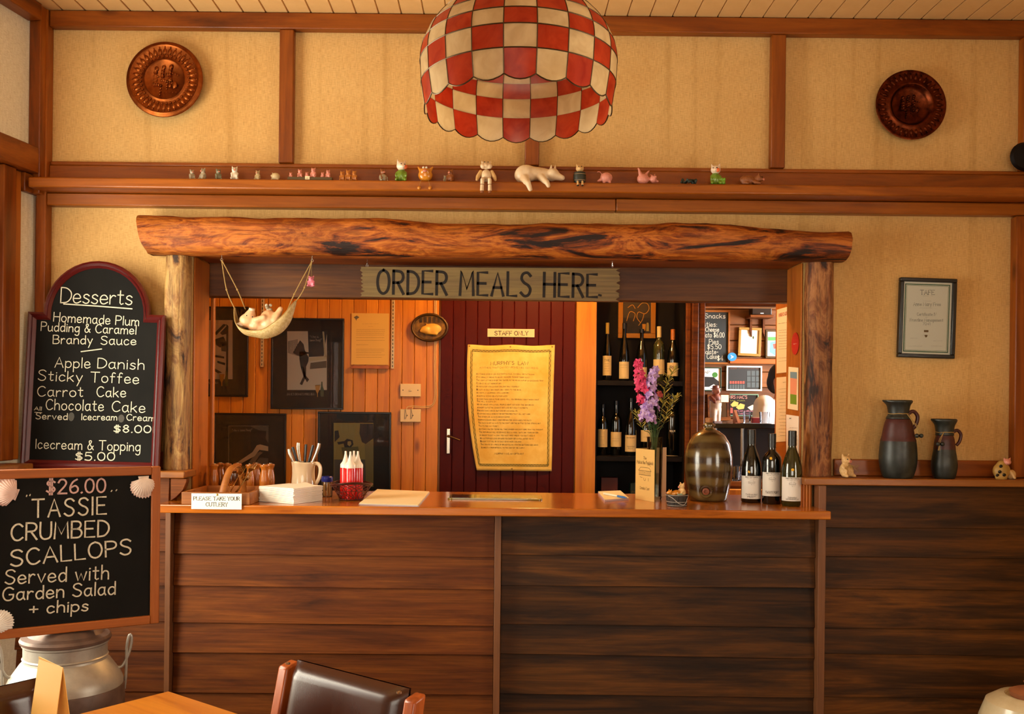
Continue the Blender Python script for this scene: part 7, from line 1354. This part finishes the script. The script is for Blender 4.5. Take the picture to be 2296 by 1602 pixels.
c = W(1652, 960, 6.22); o = root('menu_holder', 'slanted brown menu holder standing on the bar', 'holder', (c.x, c.y, zb + .0004), (0, 0, R(20))); MB().add([(-.011, -.03, 0), (.011, -.03, 0), (.011, .03, 0), (-.011, .03, 0), (-.009, .02, .085), (.009, .02, .085), (.009, .03, .085), (-.009, .03, .085)], [(0, 3, 2, 1), (4, 5, 6, 7), (0, 1, 5, 4), (1, 2, 6, 5), (2, 3, 7, 6), (3, 0, 4, 7)]).build('holder_body', M['oakz'], o); MB().box(-.03, .03, -.03, -.026, 0, .006).build('holder_foot', M['oakz'], o)
c = W(1704, 957, 6.1); o = root('bar_mat', 'flat dark blue bar mat lying on the bar', 'mat', (c.x, c.y, zb + .0004)); MB().box(-.11, .06, -.05, .05, 0, .004).build('mat_base', plain('bar_mat', '1c2024', .6), o, bevel=.001); MB().box(-.10, .05, -.044, .044, .004, .0046).build('mat_print', plain('bar_mat_print', '8a9098', .6), o)
# pig waiter statue
c = W(1604, 942, 6.32); o = root('waiter_statue', 'standing pig waiter statue holding a small sign on the bar', 'statue', (c.x, c.y, zb + .0004), (0, 0, R(25))); m = MB(); m.limb((-.018, 0, .012), .02, (-.016, 0, .09), .026); m.limb((.018, 0, .012), .02, (.016, 0, .09), .026); m.ell((0, 0, .125), (.042, .036, .055)); setm(mkobj('trousers', blob(m, .005), None, o, smooth=180), plain('statue_apron', 'e0c4a8', .5)); m = MB(); m.ell((0, 0, .15), (.040, .034, .04)); m.limb((-.04, 0, .165), .014, (-.036, -.04, .135), .012); m.limb((.04, 0, .165), .014, (.05, -.045, .14), .012); setm(mkobj('jacket', blob(m, .005), None, o, smooth=180), plain('statue_jacket', '8a4a38', .5)); m = MB(); m.ell((0, -.004, .205), (.028, .027, .027)); m.ell((0, -.03, .20), (.013, .012, .011)); setm(mkobj('head', blob(m, .004), None, o, smooth=180), plain('statue_head', 'c89080', .5)); MB().lathe([(.034, .218), (.034, .222), (.022, .224), (.02, .24), (0, .243)], 16).build('hat', plain('statue_hat', '8a5040', .5), o)
MB().box(-.005, .055, -.062, -.057, .135, .18).build('held_sign', M['cream'], o); MB().box(-.03, .03, -.03, .03, -.0, .012).build('base', plain('statue_base', '6a3c24', .5), o)
# man in a white shirt
c = W(1752, 905, 6.95); man = root('person', 'person with dark hair in a white t-shirt leaning at the bar', 'person', (c.x, c.y, 0), (0, 0, R(35))); m = MB()
for s in (-1, 1):
    m.limb((s * .10, 0, .92), .085, (s * .11, .02, .50), .06, 8); m.limb((s * .11, .02, .50), .058, (s * .11, .05, .09), .04, 8); m.limb((s * .11, .04, .05), .045, (s * .12, -.12, .035), .035, 5)
    m.limb((s * .20, 0, 1.43), .058, (s * .27, -.02, 1.15), .045, 7); m.limb((s * .27, -.02, 1.15), .043, (s * .17, -.26, 1.33), .030, 7); m.ell((s * .15, -.30, 1.355), (.038, .05, .02))
    for k in range(4): m.limb((s * .15 + (k - 1.5) * .018, -.335, 1.355), .0095, (s * .15 + (k - 1.5) * .02, -.40 + .008 * abs(k - 1.5), 1.348), .008, 4)
    m.limb((s * .12, -.29, 1.355), .011, (s * .10, -.335, 1.352), .009, 3)
m.ell((0, 0, .98), (.165, .115, .14)); m.ell((0, 0, 1.18), (.155, .11, .2)); m.ell((0, .0, 1.34), (.19, .115, .14)); m.limb((0, .01, 1.44), .065, (0, -.01, 1.54), .055, 4); m.ell((0, -.02, 1.635), (.076, .095, .115)); m.ell((0, -.05, 1.575), (.055, .06, .05)); m.ell((0, -.118, 1.615), (.014, .022, .02))
for s in (-1, 1): m.ell((s * .078, -.01, 1.625), (.012, .02, .03))
setm(mkobj('body', blob(m, .011, it=3), None, man, smooth=180), plain('skin', 'b87c5c', .5)); m = MB(); m.ell((0, 0, 1.02), (.178, .128, .12)); m.ell((0, 0, 1.18), (.172, .128, .22)); m.ell((0, .0, 1.36), (.215, .138, .15))
for s in (-1, 1): m.limb((s * .18, 0, 1.45), .08, (s * .25, -.015, 1.24), .066, 6)
setm(mkobj('shirt', blob(m, .012, it=4), None, man, smooth=180), plain('white_shirt', 'e4e0d8', .8, bump=.5, bscale=14)); m = MB(); m.ell((0, .0, 1.665), (.086, .102, .098)); m.ell((0, .045, 1.62), (.078, .065, .085)); setm(mkobj('hair', blob(m, .010, it=2), None, man, smooth=180), plain('dark_hair', '1c120c', .6)); m = MB(); m.ell((0, 0, .95), (.175, .125, .12))
for s in (-1, 1): m.limb((s * .10, 0, .90), .098, (s * .11, .02, .50), .075, 7); m.limb((s * .11, .02, .50), .073, (s * .11, .05, .12), .06, 7)
setm(mkobj('trousers', blob(m, .013, it=2), None, man, smooth=180), plain('jeans', '1c2230', .8))
for s in (-1, 1): MB().ell((s * .032, -.108, 1.64), (.012, .008, .007), nu=10, nv=6).build('eye', M['dark_eye'], man)
